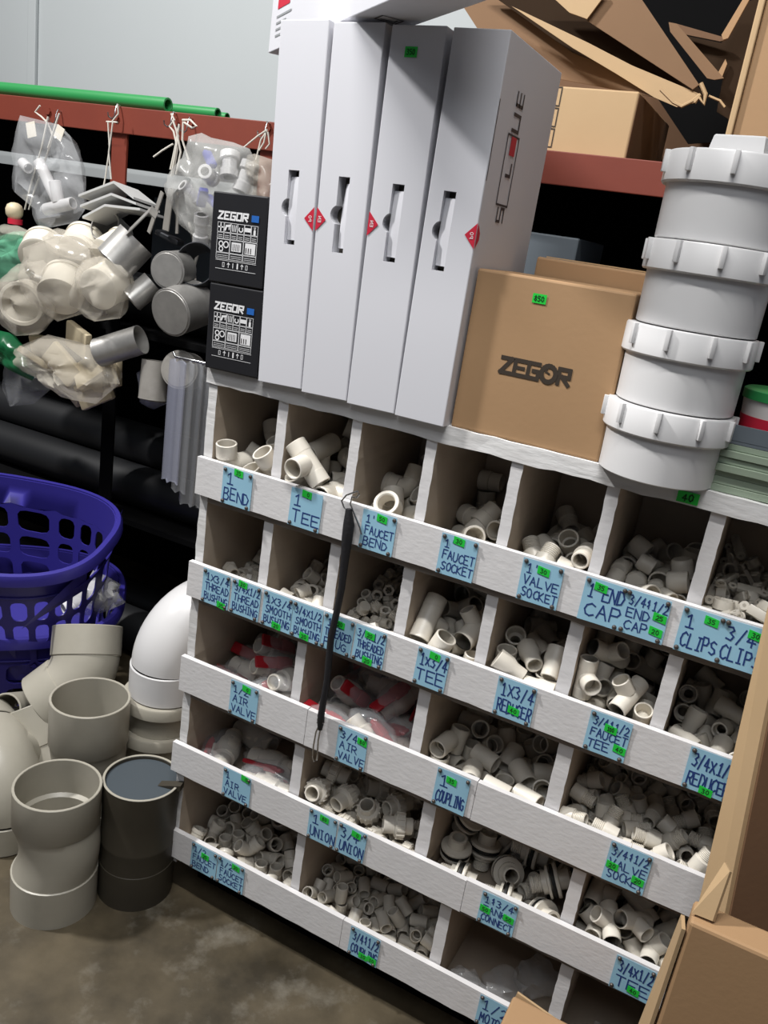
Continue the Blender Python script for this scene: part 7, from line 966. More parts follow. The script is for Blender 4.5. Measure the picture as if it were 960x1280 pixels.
single('twine', twine([[(-0.5013, 0.4550, 1.3888), (-0.4917, 0.4550, 1.3773), (-0.5034, 0.4550, 1.3640), (-0.4919, 0.4550, 1.3556), (-0.4784, 0.4550, 1.3241), (-0.4863, 0.4550, 1.2681)], [(-0.4934, 0.4520, 1.3766), (-0.4758, 0.4520, 1.3472), (-0.4822, 0.4520, 1.2998), (-0.4880, 0.4520, 1.2675)], [(-0.4818, 0.4500, 1.3618), (-0.4650, 0.4500, 1.3168), (-0.4737, 0.4500, 1.2719)], [(-0.4758, 0.4520, 1.3703), (-0.4808, 0.4520, 1.3312), (-0.4912, 0.4520, 1.2799)], [(-0.4875, 0.4500, 1.3303), (-0.5143, 0.4500, 1.3154), (-0.5371, 0.4500, 1.3006)], [(-0.4658, 0.4520, 1.3757), (-0.4646, 0.4520, 1.3404), (-0.4442, 0.4520, 1.3034)], [(-0.4681, 0.4520, 1.3786), (-0.4474, 0.4520, 1.3802), (-0.4297, 0.4520, 1.3694), (-0.4418, 0.4520, 1.3654), (-0.4635, 0.4520, 1.3743)]], .0017), 'twine', 'thick tuft of white twine tied to the middle of the rail', 'twine', smooth=60)
single('twine', twine([[(-0.4303, 0.4520, 1.1808), (-0.4155, 0.4520, 1.1387), (-0.4050, 0.4520, 1.1188), (-0.4094, 0.4520, 1.0982), (-0.4044, 0.4520, 1.0689)], [(-0.4325, 0.4520, 1.1806), (-0.4025, 0.4520, 1.1158), (-0.4134, 0.4520, 1.0726), (-0.4019, 0.4520, 1.0660)]], .0018), 'twine', 'white twine knotted above the large steel cap', 'twine', smooth=60)
single('twine', twine([[(-0.2627, 0.4620, 1.3786), (-0.2842, 0.4620, 1.3650), (-0.3148, 0.4620, 1.3414)], [(-0.2625, 0.4620, 1.3771), (-0.2756, 0.4620, 1.3583), (-0.2827, 0.4620, 1.3203)], [(-0.2644, 0.4620, 1.3770), (-0.2674, 0.4620, 1.3546), (-0.2771, 0.4620, 1.3388)], [(-0.2603, 0.4620, 1.3744), (-0.2537, 0.4620, 1.3528), (-0.2621, 0.4620, 1.3431)]], .0014), 'twine', 'thin white twine at the right end of the rail', 'twine', smooth=60)

# clear bag of white fittings, hung at the left
single('plastic_bag', pillow([(-0.9260, 0.4400, 1.3512), (-0.8626, 0.4400, 1.3460), (-0.8031, 0.4400, 1.3407), (-0.7683, 0.4400, 1.3206), (-0.7372, 0.4400, 1.2737), (-0.7252, 0.4400, 1.2248), (-0.7177, 0.4400, 1.1713), (-0.7406, 0.4400, 1.1409), (-0.8556, 0.4400, 1.1104), (-0.8723, 0.4400, 1.1529), (-0.9412, 0.4400, 1.1840), (-0.9375, 0.4400, 1.2719)], .055, 4, wr=.35, flat=.25), 'film', 'clear hanging plastic bag of white fittings at the left of the rail', 'plastic bag', smooth=60)
def hung_tee(p, x, z, R_, L1, L2):
    m = MB(); m.lathe(ring(R_, R_*.8, -L1, L1), 22, RY(90), True); m.lathe(ring(R_, R_*.8, R_*.6, L2), 22, None, True)
    return place_mb(m, frame_mat(p, x, z))
single('pipe_tee', hung_tee((-0.7964, 0.4400, 1.1689), (1, .05, .18), (-.3, 0, 1), .0135, .042, .055), 'pvcw', 'white tee at the bottom of the clear hanging bag', 'pipe fitting')
single('pipe_coupling', MB().lathe(ring(.013, .010, -.05, .05), 22, aim((-0.8368, 0.4430, 1.2201), (.62, .0, -.8)), True), 'pvcw', 'white pipe piece slanting inside the clear hanging bag', 'pipe fitting')
single('pipe_coupling', MB().lathe(ring(.012, .009, -.018, .018), 22, aim((-0.9115, 0.4450, 1.2456), (.9, -.3, -.3)), True), 'pvcw', 'short white coupling at the left inside the clear hanging bag', 'pipe fitting')
single('paper_tag', MB().box(-.014, .014, -.0006, .0006, -.016, .016, T(*(-0.8727, 0.4250, 1.3227)) @ RY(-14)), 'cream', 'cream paper tag stapled to the left of the clear hanging bag', 'tag', 'paper tags on the clear bag', smooth=0)
single('paper_tag', MB().box(-.012, .012, -.0006, .0006, -.014, .014, T(*(-0.7863, 0.4250, 1.3232)) @ RY(24)), 'cream', 'cream paper tag on the right of the clear hanging bag', 'tag', 'paper tags on the clear bag', smooth=0)

# three nested steel angle brackets
for k, (pts, words) in enumerate((([(-0.6972, 0.4000, 1.2018), (-0.5977, 0.4000, 1.2403), (-0.5401, 0.4000, 1.2146)], 'uppermost of three nested steel angle brackets on the twine'), ([(-0.6914, 0.4000, 1.1808), (-0.6029, 0.4000, 1.2156), (-0.5328, 0.4000, 1.2042)], 'middle one of three nested steel angle brackets on the twine'), ([(-0.6832, 0.4000, 1.1584), (-0.6196, 0.4000, 1.1909), (-0.5210, 0.4000, 1.1944)], 'lowest of three nested steel angle brackets on the twine'))):
    m = MB(); P = [Vector(p) for p in pts]; t = Vector((0, 0, .0050)); d = Vector((0, .075, -.010))
    vs = []
    for p in P: vs += [p, p - t, p - t + d, p + d]
    fs = [(i*4+a, i*4+(a+1)%4, (i+1)*4+(a+1)%4, (i+1)*4+a) for i in range(2) for a in range(4)] + [(3,2,1,0), (8,9,10,11)]
    single('angle_bracket', m.add([tuple(v) for v in vs], fs), 'bracket', words, 'bracket', 'nested angle brackets', smooth=0)
single('steel_ring', MB().lathe(ring(.036, .033, -.03, .03, .0008), 36, aim((-0.6535, 0.4600, 1.1328), (.1, -1, .5)), True), 'galv', 'bright steel ring hanging below the nested brackets', 'bracket')

# flat steel hinge strips
for k, (a, b, w_, words) in enumerate((((-0.4723, 0.4100, 1.2327), (-0.5023, 0.4100, 1.1474), .014, 'leftmost of three hanging flat grey steel strips'), ((-0.4454, 0.4050, 1.2414), (-0.4530, 0.4050, 1.1583), .024, 'widest hanging flat grey steel strip in the middle'), ((-0.4324, 0.4100, 1.2372), (-0.4271, 0.4100, 1.1556), .010, 'narrow hanging flat grey steel strip on the right'))):
    a, b = Vector(a), Vector(b)
    single('steel_strip', MB().box(-w_/2, w_/2, -.001, .001, 0, (b-a).length, frame_mat(a, (1, -.35, 0), b - a)), 'galvd', words, 'strip', 'flat steel strips', smooth=0)
single('steel_clasp', MB().box(-.032, .032, -.012, .012, -.006, .006, T(*(-0.4626, 0.4300, 1.1441)) @ RY(14), .003), 'steel', 'dark steel clasp below the flat grey strips', 'clasp', smooth=0)

# galvanised caps
def cap_mb(R_, L_, closed=True):
    pr = [(0, -.0010), (R_ - .004, -.0010), (R_ - .003, .0008), (R_, .0008), (R_ + .0006, .002), (R_, .004), (R_, L_), (R_ - .0015, L_), (R_ - .0015, .006), (0, .006)]
    return MB().lathe(pr, 40)
def cap(p, ax, R_, L_, words, m='galv'):
    single('galvanised_cap', place_mb(cap_mb(R_, L_), aim(p, ax)), m, words, 'metal cap', 'galvanised caps hanging in a bunch')
cap((-0.3818, 0.3350, 1.0853), (-.22, .95, .05), .037, .055, 'upper round-faced galvanised cap in the hanging bunch')
cap((-0.3495, 0.3150, 1.0067), (-.02, 1.0, .22), .048, .085, 'largest round-faced galvanised cap in the hanging bunch')
cap((-0.3540, 0.3600, 0.8878), (-.30, .92, -.2), .040, .06, 'lowest round-faced galvanised cap beside the clear sleeves', 'galvd')
cap((-0.5510, 0.3300, 0.8868), (.86, .28, .42), .031, .105, 'slotted galvanised tube lying across the lower left of the bunch')
cap((-0.4946, 0.3600, 1.0065), (.50, .55, .75), .026, .06, 'small galvanised tube behind the round-faced caps')
cap((-0.4280, 0.3700, 0.8056), (-.06, .12, 1), .031, .085, 'standing dull galvanised tube at the bottom of the bunch', 'galvd')
single('steel_ring', MB().lathe(ring(.044, .0415, -.035, .035, .0006), 36, aim((-0.3481, 0.4000, 1.0972), (.25, -.9, .25)), True), 'steel', 'dark open steel ring hanging left of the upper black box', 'bracket')
sc_ = root('strap_cup', (-0.5217, 0.3500, 1.0860), 'shiny galvanised cup with a strap, hanging above the bunch of caps', 'metal cup')
part('cup_body', place_mb(cap_mb(.043, .07), aim((-0.5340, 0.3450, 1.0759), (.42, .45, .78))), 'galv', sc_)
a_, b_ = Vector((-0.4992, 0.3450, 1.1449)), Vector((-0.4524, 0.3550, 1.1953))
part('strap', MB().box(-.020, .020, -.001, .001, 0, (b_-a_).length, frame_mat(a_, (.8, -.4, .3), b_-a_)).box(-.020, .020, -.001, .016, (b_-a_).length - .001, (b_-a_).length + .0012, frame_mat(a_, (.8, -.4, .3), b_-a_)), 'galv', sc_, 'bent metal strap', 0)

# white plastic cups bunched in film bags
def cup_mb(R_, L_): return MB().lathe([(0, 0), (R_*.9, 0), (R_, .002), (R_, L_), (R_*1.06, L_), (R_*1.06, L_ + .008), (R_*.90, L_ + .008), (R_*.88, .006), (0, .006)], 36)
for k, (p, ax, R_, L_, words) in enumerate((
    ((-0.8086, 0.3700, 0.9584), (.48, -.84, -.12), .046, .045, 'open cream cup facing out at the left of the bagged bunch'),
    ((-0.6709, 0.3300, 0.9843), (-.42, .72, .55), .048, .060, 'large cream cup hanging mouth down in the middle of the bagged bunch'),
    ((-0.5410, 0.3100, 1.0217), (-.15, .90, .30), .044, .055, 'cream cup with a flat white face at the right of the bagged bunch'),
    ((-0.8143, 0.4000, 1.0513), (-.45, .7, .4), .046, .05, 'cream cup at the upper left of the bagged bunch'),
    ((-0.6959, 0.4000, 1.0752), (-.3, .75, .5), .045, .05, 'cream cup at the top of the bagged bunch'),
    ((-0.6009, 0.3900, 1.0814), (.1, .8, .45), .042, .05, 'cream cup at the upper right of the bagged bunch'))):
    single('plastic_cup', place_mb(cup_mb(R_, L_), aim(p, ax)), 'cream', words, 'plastic cup', 'cream cups bagged in a bunch')
for k, (ol, th, words) in enumerate((
    ([(-0.8533, 0.3350, 0.9937), (-0.8055, 0.3350, 1.0359), (-0.7247, 0.3350, 1.0562), (-0.6869, 0.3350, 1.0108), (-0.6892, 0.3350, 0.9414), (-0.7369, 0.3350, 0.8923), (-0.8077, 0.3350, 0.8757), (-0.8549, 0.3350, 0.9073)], .10, 'clear film bag round the open cup at the left of the bunch'),
    ([(-0.7733, 0.3450, 1.0838), (-0.6781, 0.3450, 1.1183), (-0.6029, 0.3450, 1.0955), (-0.5857, 0.3450, 1.0319), (-0.6144, 0.3450, 0.9594), (-0.6898, 0.3450, 0.9289), (-0.7549, 0.3450, 0.9565), (-0.7965, 0.3450, 1.0115)], .11, 'clear film bag round the large cup in the middle of the bunch'),
    ([(-0.6117, 0.3250, 1.0390), (-0.5818, 0.3250, 1.0812), (-0.5204, 0.3250, 1.0964), (-0.4748, 0.3250, 1.0647), (-0.4762, 0.3250, 1.0225), (-0.4902, 0.3250, 0.9709), (-0.5612, 0.3250, 0.9518), (-0.6085, 0.3250, 0.9725)], .10, 'clear film bag with angular corners round the right cup of the bunch'),
    ([(-0.7649, 0.3700, 1.1018), (-0.7243, 0.3700, 1.1258), (-0.6576, 0.3700, 1.1227), (-0.5869, 0.3700, 1.0991), (-0.6126, 0.3700, 1.0654), (-0.7026, 0.3700, 1.0660), (-0.7517, 0.3700, 1.0762)], .07, 'clear film bag gathered at the top of the bunch of cups'))):
    single('plastic_bag', pillow(ol, th, 20 + k, wr=.22), 'filmc', words, 'plastic bag', 'film bags round the cream cups', smooth=60)
# yellowed flat packs below
for k, (p, r_, words) in enumerate((
    ((-0.7719, 0.4000, 0.8502), (20, 0, 20), 'yellowed flat pack directly below the open cup'), ((-0.6411, 0.3600, 0.8965), (5, 12, -15), 'yellowed flat pack standing upright below the middle cup'),
    ((-0.7851, 0.3800, 0.8186), (60, 20, 10), 'yellowed flat pack at the left edge of the packs'), ((-0.6873, 0.3600, 0.8336), (10, 40, 15), 'yellowed flat pack slanting up to the right'),
    ((-0.6143, 0.3700, 0.8347), (-20, -38, 5), 'yellowed flat pack with a staple slanting down to the right'), ((-0.7022, 0.4000, 0.7773), (15, 28, -8), 'yellowed flat pack near the bottom of the bunch'),
    ((-0.6170, 0.3900, 0.7811), (-5, -30, 12), 'lowest yellowed flat pack, its corner pointing down'), ((-0.5951, 0.4100, 0.8211), (-12, -22, -12), 'yellowed flat pack at the right of the packs'))):
    single('flat_pack', place_mb(MB().box(-.045, .045, -.008, .008, -.030, .030, None, .004), T(*p) @ RZ(r_[2]) @ RY(r_[1]) @ RX(r_[0])), 'yellowed', words, 'flat pack', 'yellowed flat packs', smooth=30)
single('plastic_bag', pillow([(-0.8059, 0.3450, 0.8537), (-0.7181, 0.3450, 0.8953), (-0.5970, 0.3450, 0.8965), (-0.5258, 0.3450, 0.8752), (-0.4998, 0.3450, 0.8280), (-0.5664, 0.3450, 0.7690), (-0.6387, 0.3450, 0.7623), (-0.7145, 0.3450, 0.7868), (-0.7921, 0.3450, 0.8137)], .11, 41, wr=.3), 'filmc', 'yellowish film bag round the flat packs at the bottom of the bunch', 'plastic bag', smooth=60)
single('plastic_bag', pillow([(-0.9882, 0.4400, 1.0786), (-0.9343, 0.4400, 1.0985), (-0.8605, 0.4400, 1.1008), (-0.8138, 0.4400, 1.0927), (-0.8276, 0.4400, 1.0458), (-0.8841, 0.4400, 1.0006), (-0.9540, 0.4400, 0.9768), (-1.0435, 0.4400, 0.9629), (-1.0437, 0.4400, 1.0619)], .07, 51, wr=.25), 'filmg', 'pale green plastic bag bulging left of the cream cups', 'plastic bag', smooth=60)
single('plastic_bag', pillow([(-0.9797, 0.4000, 0.8614), (-0.9050, 0.4000, 0.8633), (-0.8505, 0.4000, 0.8352), (-0.8015, 0.4000, 0.7950), (-0.8273, 0.4000, 0.7627), (-0.8982, 0.4000, 0.7756), (-0.9794, 0.4000, 0.7930)], .06, 52, wr=.3), 'filmd', 'dark green plastic bag hanging at the left edge below the cups', 'plastic bag', smooth=60)
single('plastic_bag', pillow([(-0.9742, 0.4500, 0.7711), (-0.9125, 0.4500, 0.7933), (-0.8510, 0.4500, 0.7657), (-0.8227, 0.4500, 0.7357), (-0.8764, 0.4500, 0.6897), (-0.9612, 0.4500, 0.6648), (-0.9793, 0.4500, 0.7189)], .05, 53, wr=.3), 'film', 'small clear plastic bag hanging below the dark green one', 'plastic bag', smooth=60)
kb = root('knob', (-0.9401, 0.4400, 1.1213), 'yellowish round knob with a red ring at the left under the clear bag', 'knob')
part('knob_ball', MB().lathe([(0, -.020), (.012, -.018), (.019, -.008), (.020, .004), (.016, .014), (.008, .019), (0, .020)], 28, T(*(-0.9404, 0.4400, 1.1411))), 'yellowed', kb)
part('knob_ring', MB().lathe([(.012, -.006), (.0165, -.006), (.0165, .006), (.012, .006)], 28, T(*(-0.9373, 0.4400, 1.1181)), True), 'redprint', kb, 'red ring')
single('plastic_bag', pillow([(-1.0036, 0.4300, 1.0814), (-0.9630, 0.4300, 1.1086), (-0.9176, 0.4300, 1.1108), (-0.8753, 0.4300, 1.1018), (-0.8440, 0.4300, 1.0952), (-0.9223, 0.4300, 1.0775), (-1.0035, 0.4300, 1.0574)], .05, 55, wr=.25), 'filmc', 'cream film bag below the yellowish knob', 'plastic bag', smooth=60)

# large clear bag of white and blue taps, hung right of the twine tuft
single('plastic_bag', pillow([(-0.3861, 0.4150, 1.3549), (-0.3614, 0.4150, 1.3481), (-0.3059, 0.4150, 1.3440), (-0.2664, 0.4150, 1.3359), (-0.2526, 0.4150, 1.3167), (-0.2476, 0.4150, 1.2432), (-0.2696, 0.4150, 1.1642), (-0.3433, 0.4150, 1.1353), (-0.4002, 0.4150, 1.1626), (-0.4335, 0.4150, 1.2030), (-0.4520, 0.4150, 1.2434), (-0.4401, 0.4150, 1.2757), (-0.4099, 0.4150, 1.3078)], .10, 61, wr=.22, flat=.2), 'filmm', 'large milky plastic bag of white taps with blue handles, left of the black boxes', 'plastic bag', smooth=60)
single('plastic_bag', pillow([(-0.2721, 0.4400, 1.3301), (-0.2486, 0.4400, 1.3264), (-0.2253, 0.4400, 1.3228), (-0.2019, 0.4400, 1.2882), (-0.1985, 0.4400, 1.2333), (-0.2518, 0.4400, 1.2269), (-0.2829, 0.4400, 1.2569), (-0.2835, 0.4400, 1.2947)], .08, 62, wr=.25), 'filmc', 'cream plastic bag behind the black boxes at the right end of the rail', 'plastic bag', smooth=60)
for k, (p, ax, R_, L_, words) in enumerate((((-0.3307, 0.3650, 1.2820), (-.3, .85, -.2), .014, .05, 'white tap body with open end in the large milky bag'), ((-0.3876, 0.3700, 1.2514), (.3, .8, -.5), .012, .05, 'white tap end at the left of the large milky bag'), ((-0.2988, 0.4000, 1.2778), (-.25, .3, .9), .018, .05, 'glossy cream tap body at the right of the large milky bag'), ((-0.3586, 0.4000, 1.2013), (-.2, .3, -.9), .015, .06, 'white tap body low in the large milky bag'), ((-0.2763, 0.4100, 1.2545), (.1, .3, .9), .017, .06, 'cream tap body beside the seam of the large milky bag'))):
    tap_ = single('tap', place_mb(MB().lathe([(R_*.62, 0), (R_, 0), (R_, L_*.3), (R_*.82, L_*.34), (R_*.82, L_*.7), (R_*1.1, L_*.74), (R_*1.1, L_), (0, L_), (0, L_*.5), (R_*.62, L_*.45)], 24), aim(p, ax)), 'pvcw', words, 'tap', 'taps in the large milky bag')
    if k in (0, 1, 3):
        hp, ha = {0: ((-0.3373, 0.3850, 1.3060), (.7, -.3, -.65)), 1: ((-0.3213, 0.3850, 1.2288), (.8, -.2, -.4)), 3: ((-0.3397, 0.3750, 1.2332), (.45, -.4, .8))}[k]
        part('handle', place_mb(MB().box(-.009, .009, -.006, .006, -.020, .020, None, .003), aim(hp, ha)), 'blue', tap_, 'blue handle', 30)
single('plastic_bag', pillow([(-0.4933, 0.4000, 0.8570), (-0.4489, 0.4000, 0.8730), (-0.4235, 0.4000, 0.8393), (-0.4153, 0.4000, 0.7964), (-0.4501, 0.4000, 0.7761), (-0.4737, 0.4000, 0.7818)], .07, 63, wr=.2), 'filmb', 'lavender tinted film bag round the lowest galvanised tube', 'plastic bag', smooth=60)

# clear plastic sleeves hung against the rack's left end
for k, (u0, dz, y0) in enumerate(((-.150, .0, .085), (-.137, -.020, .095), (-.126, -.045, .105), (-.112, -.050, .118), (-.100, -.052, .126), (-.088, -.058, .138))):
    m = MB(); n = 10; vs = []; fs = []
    w_ = .034; z1 = .9655 - .001*k; z0 = .752 + dz*.9
    for s in (0, .004):
        for i in range(n+1):
            for j in range(6): vs.append((u0 + w_*j/5 + .004*(i/n)*0, y0 + s + .0035*math.sin(j*1.9 + k) * (1 if s else .8), z0 + (z1-z0)*i/n + .003*math.sin(j*2.3 + k) * (i in (0, n))))
    o1 = (n+1)*6
    for i in range(n):
        for j in range(5):
            q = (i*6+j, i*6+j+1, (i+1)*6+j+1, (i+1)*6+j); fs += [q, tuple(o1 + t for t in reversed(q))]
    edge = list(range(6)) + [i*6+5 for i in range(1, n+1)] + [n*6+j for j in range(4, -1, -1)] + [i*6 for i in range(n-1, 0, -1)]
    for a in range(len(edge)): p, q = edge[a], edge[(a+1) % len(edge)]; fs.append((p, p + o1, q + o1, q))
    single('plastic_sleeve', m.add(vs, fs), 'sleeve' if k else 'filmb', 'tall clear plastic sleeve hanging against the left end of the rack', 'plastic sleeve', 'clear sleeves beside the rack', smooth=60)

part('hanging_wire', MB().sweep([(.004, .112, .968), (-.080, .112, .968), (-.160, .112, .966), (-.166, .112, .974)], .0022, 8), 'chrome', rack, 'bright wire peg holding clear sleeves', 60)
# black cord with clips hanging down the front of the rack
cr = root('braided_rope', (0.2771, -0.0160, 0.8483), 'black braided rope with metal clips hanging down the front of the rack', 'rope')
C_ = [(0.2806, -0.0200, 0.8404), (0.2841, -0.0200, 0.8181), (0.2846, -0.0200, 0.7972), (0.2859, -0.0200, 0.7625), (0.2872, -0.0200, 0.7182), (0.2849, -0.0200, 0.6783), (0.2813, -0.0200, 0.6371), (0.2830, -0.0200, 0.5969), (0.2851, -0.0200, 0.5632), (0.2839, -0.0200, 0.5319), (0.2831, -0.0200, 0.4973)]
part('cord', MB().sweep(C_, [.0045, .0082, .0080, .0062] + [.0052]*6 + [.0055], 12), 'rope', cr, smooth=60)
part('wire_loop', MB().sweep([(0.2803, -0.0180, 0.8350), (0.2716, -0.0180, 0.8398), (0.2663, -0.0180, 0.8481), (0.2727, -0.0180, 0.8584), (0.2824, -0.0180, 0.8646), (0.2896, -0.0180, 0.8690), (0.2928, -0.0180, 0.8651), (0.2898, -0.0180, 0.8594), (0.2820, -0.0180, 0.8585), (0.2811, -0.0180, 0.8474), (0.2914, -0.0180, 0.8320), (0.3018, -0.0180, 0.8166), (0.3058, -0.0180, 0.8080)], .0013, 8), 'chrome', cr, 'bright bent wire loop', 60)
part('end_clip', MB().sweep([(0.2833, -0.0200, 0.4859), (0.2785, -0.0200, 0.4679), (0.2776, -0.0200, 0.4426), (0.2790, -0.0200, 0.4224), (0.2830, -0.0200, 0.4153), (0.2868, -0.0200, 0.4200), (0.2862, -0.0200, 0.4345), (0.2846, -0.0200, 0.4559), (0.2858, -0.0200, 0.4783), (0.2856, -0.0200, 0.4898)], .0014, 8).sweep([(0.2787, -0.0200, 0.4869), (0.2835, -0.0200, 0.4845), (0.2884, -0.0200, 0.4909)], .0028, 8), 'chrome', cr, 'bright wire snap hook', 60)
part('whipping', MB().sweep([(0.2839, -0.0200, 0.5020), (0.2839, -0.0200, 0.4919), (0.2848, -0.0200, 0.4750)], [.0046, .0060, .0036], 12), 'rubber', cr, 'black wrapped end')
# ---------------------------------------------------------------- cartons on the shelf and at the right
def sheet(px, th=.004, n=None):
    """stiff cardboard sheet from an outline of 3D points, with real thickness"""
    P = [Vector(p) for p in px]; N = Vector()
    for i in range(len(P)): a, b = P[i], P[(i+1) % len(P)]; N += a.cross(b)
    N.normalize(); k = len(P); m = MB()
    m.add([tuple(p + N*th/2) for p in P] + [tuple(p - N*th/2) for p in P], [tuple(range(k)), tuple(range(2*k-1, k-1, -1))] + [(i, k+i, k+(i+1) % k, (i+1) % k) for i in range(k)])
    return m
# carton with letters in rounded frames
jt = root('brown_carton', (0.3317, 0.6200, 1.4255), 'light brown carton with framed letters on the red shelf behind the white cartons', 'carton')
JZ = 1.3985
part('carton_body', MB().box(.02, .4295, .545, .85, JZ, 1.5085, None, .003), 'kraftl', jt, smooth=0)
pj = plane_place((.02, .545, JZ), (1, 0, 0), (0, 0, 1), (0, -1, 0))
jm = MB()
for (a, b, ch) in ((.243, .078, 'J'), (.243, .044, 'T'), (.243, .010, 'L')):
    w_, h_ = .031, .030
    frame(jm, pj, a, a + w_, b, b + h_, .0022)
    if ch == 'J': strokes(jm, [(a + .012, b + .020), (a + .012, b + .012), (a + .022, b + .012), (a + .022, b + .014)], .0026, pj)
    if ch == 'T': strokes(jm, [(a + .010, b + .009), (a + .010, b + .021)], .0030, pj); strokes(jm, [(a + .010, b + .015), (a + .023, b + .015)], .0030, pj)
    if ch == 'L': strokes(jm, [(a + .010, b + .020), (a + .010, b + .010), (a + .022, b + .010)], .0026, pj)
part('printed_letters', jm, 'kraftink', jt, 'dark letters in rounded frames', 0)
part('dark_side', MB().box(.4297, .4307, .545, .85, JZ + .004, 1.505), 'kraftd', jt, 'dark right side', 0)  # darker sheet over the carton's right side
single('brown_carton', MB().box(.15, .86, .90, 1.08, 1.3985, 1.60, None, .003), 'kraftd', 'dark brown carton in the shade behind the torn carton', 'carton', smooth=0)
# torn open carton lying across it, panels toned for light and shade
tc = root('torn_carton', (0.3190, 0.6000, 1.5703), 'torn brown carton lying open and slanted above the light brown carton', 'carton')
part('side_panel', sheet([(0.0273, 0.6200, 1.6653), (0.1403, 0.6200, 1.6679), (0.3985, 0.6200, 1.5505), (0.4994, 0.6200, 1.5080), (0.4134, 0.6200, 1.5176), (0.2208, 0.6200, 1.5377), (0.0907, 0.6200, 1.6021)]), 'kraftshade', tc, smooth=0)
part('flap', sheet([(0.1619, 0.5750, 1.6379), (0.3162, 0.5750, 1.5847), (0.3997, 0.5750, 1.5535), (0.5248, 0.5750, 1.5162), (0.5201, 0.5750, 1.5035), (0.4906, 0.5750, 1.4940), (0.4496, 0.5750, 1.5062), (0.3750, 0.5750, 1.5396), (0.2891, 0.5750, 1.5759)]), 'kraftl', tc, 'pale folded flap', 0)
part('inner_panel', sheet([(0.1038, 0.6000, 1.6641), (0.3258, 0.6000, 1.6666), (0.5334, 0.6000, 1.5167), (0.5118, 0.6000, 1.5127), (0.2829, 0.6000, 1.5737)]), 'kraftx', tc, 'inner panel, darkened for shade', 0)
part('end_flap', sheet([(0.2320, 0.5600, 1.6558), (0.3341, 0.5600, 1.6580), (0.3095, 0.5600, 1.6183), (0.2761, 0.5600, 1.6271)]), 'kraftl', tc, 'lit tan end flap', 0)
part('end_flap', sheet([(0.3284, 0.5700, 1.6607), (0.3897, 0.5700, 1.6573), (0.5194, 0.5700, 1.5296), (0.5109, 0.5700, 1.5217), (0.3070, 0.5700, 1.6183)]), 'kraftshade', tc, 'brown end flap', 0)
part('torn_scrap', MB().sweep([(0.5249, 0.5500, 1.5283), (0.5367, 0.5500, 1.5121), (0.5378, 0.5500, 1.4977), (0.5278, 0.5500, 1.5067), (0.5220, 0.5500, 1.4990)], .0035, 6).sweep([(0.4627, 0.5500, 1.5147), (0.4884, 0.5500, 1.4967), (0.5029, 0.5500, 1.4915), (0.5188, 0.5500, 1.5012), (0.5291, 0.5500, 1.5116)], .0028, 6).sweep([(0.5415, 0.5550, 1.5110), (0.5610, 0.5550, 1.5051), (0.5709, 0.5550, 1.4961)], .0020, 6), 'kraftl', tc, 'ragged torn edge', 0)
# folded carton at the upper right, coloured dark for the shade there
fc = root('folded_carton', (0.4833, 0.6600, 1.6046), 'dark folded carton with bent flaps at the upper right, in the shade', 'carton')
part('back_panel', sheet([(0.3285, 0.8000, 1.7276), (0.5669, 0.8000, 1.7327), (0.5979, 0.8000, 1.4859), (0.4839, 0.8000, 1.4688), (0.4025, 0.8000, 1.5491), (0.3515, 0.8000, 1.6314)]), 'shadeblack', fc, 'black sheet in place of deep shade', 0)
part('flap', sheet([(0.4401, 0.6000, 1.6280), (0.4540, 0.6000, 1.6261), (0.5517, 0.6000, 1.5475), (0.5369, 0.6000, 1.5442), (0.5246, 0.6000, 1.5459), (0.4463, 0.6000, 1.6136)]), 'kraftshade', fc, smooth=0)
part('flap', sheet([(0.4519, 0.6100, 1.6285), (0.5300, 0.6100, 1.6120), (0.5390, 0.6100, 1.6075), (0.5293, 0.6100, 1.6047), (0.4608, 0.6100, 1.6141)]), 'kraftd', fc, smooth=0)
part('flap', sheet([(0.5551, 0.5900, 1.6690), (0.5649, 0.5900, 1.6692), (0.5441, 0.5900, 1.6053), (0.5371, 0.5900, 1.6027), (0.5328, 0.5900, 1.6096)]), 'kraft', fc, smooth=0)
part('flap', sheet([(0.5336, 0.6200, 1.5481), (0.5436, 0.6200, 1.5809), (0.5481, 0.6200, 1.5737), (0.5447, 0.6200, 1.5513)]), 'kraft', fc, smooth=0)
part('lid', sheet([(0.4600, 0.6300, 1.6165), (0.5292, 0.6300, 1.6070), (0.5495, 0.6300, 1.6681), (0.5896, 0.6300, 1.6832), (0.6049, 0.6300, 1.6031), (0.5729, 0.6300, 1.4896), (0.5487, 0.6300, 1.5006), (0.5439, 0.6300, 1.5807), (0.5320, 0.6300, 1.5551)]), 'kraftx', fc, 'brown lid, darkened for shade', 0)
# carton standing at the right edge above the tower
er = root('brown_carton', (.80, .62, 1.3985), 'brown carton standing on the red shelf at the right edge, above the white tower', 'carton')
er.location = Vector(er.location)
part('carton_body', MB().box(.598, .95, .52, .80, 1.3985, 1.72, None, .003), 'kraft', er, smooth=0)
part('folded_edge', MB().box(.588, .5978, .512, .80, 1.3985, 1.72, None, .002), 'kraftl', er, 'pale folded edge', 0)  # pale strip puts the light on this edge into the colour
single('rolled_paper', place_mb(MB().lathe(ring(.022, .016, -.06, .06, .002), 18), aim((0.6033, 0.4600, 1.6255), (1, .3, .1))) if False else MB().lathe(ring(.020, .014, -.05, .05, .002), 18, aim((.62, .60, 1.741), (1, .3, 0)), True), 'kraftl', 'pale rolled paper lying on the carton at the upper right corner', 'paper roll')
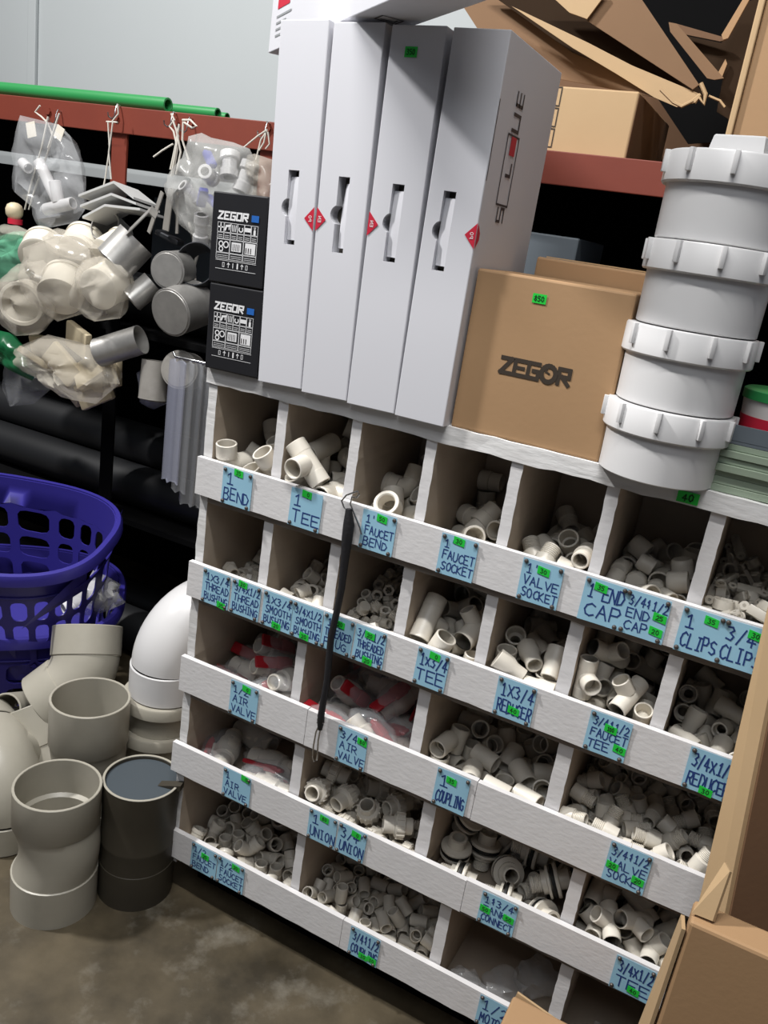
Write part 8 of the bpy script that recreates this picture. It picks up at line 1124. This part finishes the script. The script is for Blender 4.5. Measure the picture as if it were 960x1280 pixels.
# dark and grey things on the shelf below the rail, right of the white cartons
single('grey_carton', MB().box(.12, .375, .56, .76, .9155, 1.262, None, .003), 'greybox', 'slate grey carton in shade behind the brown carton lettered ZEGOR', 'carton', smooth=0)
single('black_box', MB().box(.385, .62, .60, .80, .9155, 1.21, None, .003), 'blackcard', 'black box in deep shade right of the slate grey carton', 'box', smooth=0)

# tall folded cardboard leaning at the right end of the rack
ts = root('cardboard_sheet', (.93, -.10, 0), 'tall folded brown cardboard leaning against the right end of the rack', 'cardboard')
def rect(a, b, c, d): return [a, b, c, d]
A0_, A1_ = Vector((0.8677, -0.0750, 0.4526)), Vector((0.8405, -0.0300, 0.8786)); B0_, B1_ = Vector((0.8938, -0.1250, 0.5089)), Vector((0.8669, -0.0850, 0.7926))
dA = (A0_ - A1_); A2_ = A0_ + dA * (A0_.z / -dA.z) * .985 if dA.z < 0 else A0_
dB = (B0_ - B1_); B2_ = B0_ + dB * (B0_.z / -dB.z) * .985 if dB.z < 0 else B0_
dBu = (B1_ - B0_).normalized(); B3_ = B1_ + dBu * .18; dAu = (A1_ - A0_).normalized(); A3_ = A1_ + dAu * .05
part('narrow_leaf', sheet([A2_, A3_, B3_, B2_], .005), 'kraftl', ts, 'pale narrow leaf', 0)
Cx = Vector((.30, .13, 0))
part('wide_leaf', sheet([B2_ + Vector((.003, 0, 0)), B3_ + Vector((.003, 0, 0)), B3_ + Cx, B2_ + Cx], .005), 'kraftd', ts, 'brown wide leaf, darkened for shade', 0)  # leaves of one sheet, toned pale and dark for light and shade
# big carton on the floor at the lower right corner
bc = root('brown_carton', (1.05, -.22, 0), 'big plain brown carton on the floor at the lower right corner', 'carton')
cxb = Vector((0.8508, -0.2350, 0.5927))
part('carton_body', MB().box(cxb.x, cxb.x + .42, -.235, -.195, 0, cxb.z, None, .004), 'kraft', bc, smooth=0)
part('taped_flap', sheet([cxb + Vector((.001, .012, .002)), cxb + Vector((.022, .012, .003)), cxb + Vector((.024, .03, .055)), cxb + Vector((.018, .05, .05))], .004), 'kraftl', bc, 'pale raised flap with tape', 0)
sd = Vector((0.8564, -0.1400, 0.3503)); part('side_flap', sheet([cxb + Vector((-.003, .0, -.012)), cxb + Vector((-.006, .045, -.03)), Vector((cxb.x - .018, -.18, cxb.z - .30)), Vector((cxb.x - .006, -.232, cxb.z - .30))], .004), 'kraftl', bc, 'bulging side flap', 0)
# small carton at the bottom edge
sb_ = root('brown_carton', (.70, -.13, 0), 'small brown carton peeking in at the bottom edge before the empty bins', 'carton')
q = Vector((0.6784, -0.1000, 0.2597))
part('carton_body', MB().box(q.x, q.x + .16, -.20, -.10, 0, q.z, None, .004, ), 'kraft', sb_, smooth=0)
part('torn_flap', sheet([q + Vector((.0, .002, -.02)), q + Vector((.004, .004, .003)), q + Vector((.05, .004, -.006)), q + Vector((.10, .004, -.016)), q + Vector((.12, .002, -.02))], .004), 'kraftl', sb_, 'torn pale flap', 0)
# crumpled clear bags in the two dark bins at the bottom right
for k, (x, y, z, s, words) in enumerate(((.585, .03, .107, (.030, .022, .018), 'crumpled clear bag at the front of the nearly empty bottom bin'), (.64, .05, .112, (.034, .030, .023), 'crumpled clear bag in the middle of the nearly empty bottom bin'), (.68, .10, .115, (.032, .035, .026), 'crumpled clear bag at the back of the nearly empty bottom bin'), (.775, .03, .110, (.026, .020, .020), 'crumpled clear bag in the bottom bin at the right end'), (.815, .05, .112, (.030, .026, .024), 'crumpled clear bag beside another in the bottom right bin'))):
    single('plastic_bag', blob((x, y, z), s, 70 + k, None, .5), 'film', words, 'plastic bag', smooth=60)
single('plastic_bag', blob((.175, .11, .812), (.022, .05, .022), 81, None, .35), 'blackbag', 'crumpled black plastic bag at the bottom of the bin labelled 1 TEE', 'plastic bag', smooth=60)
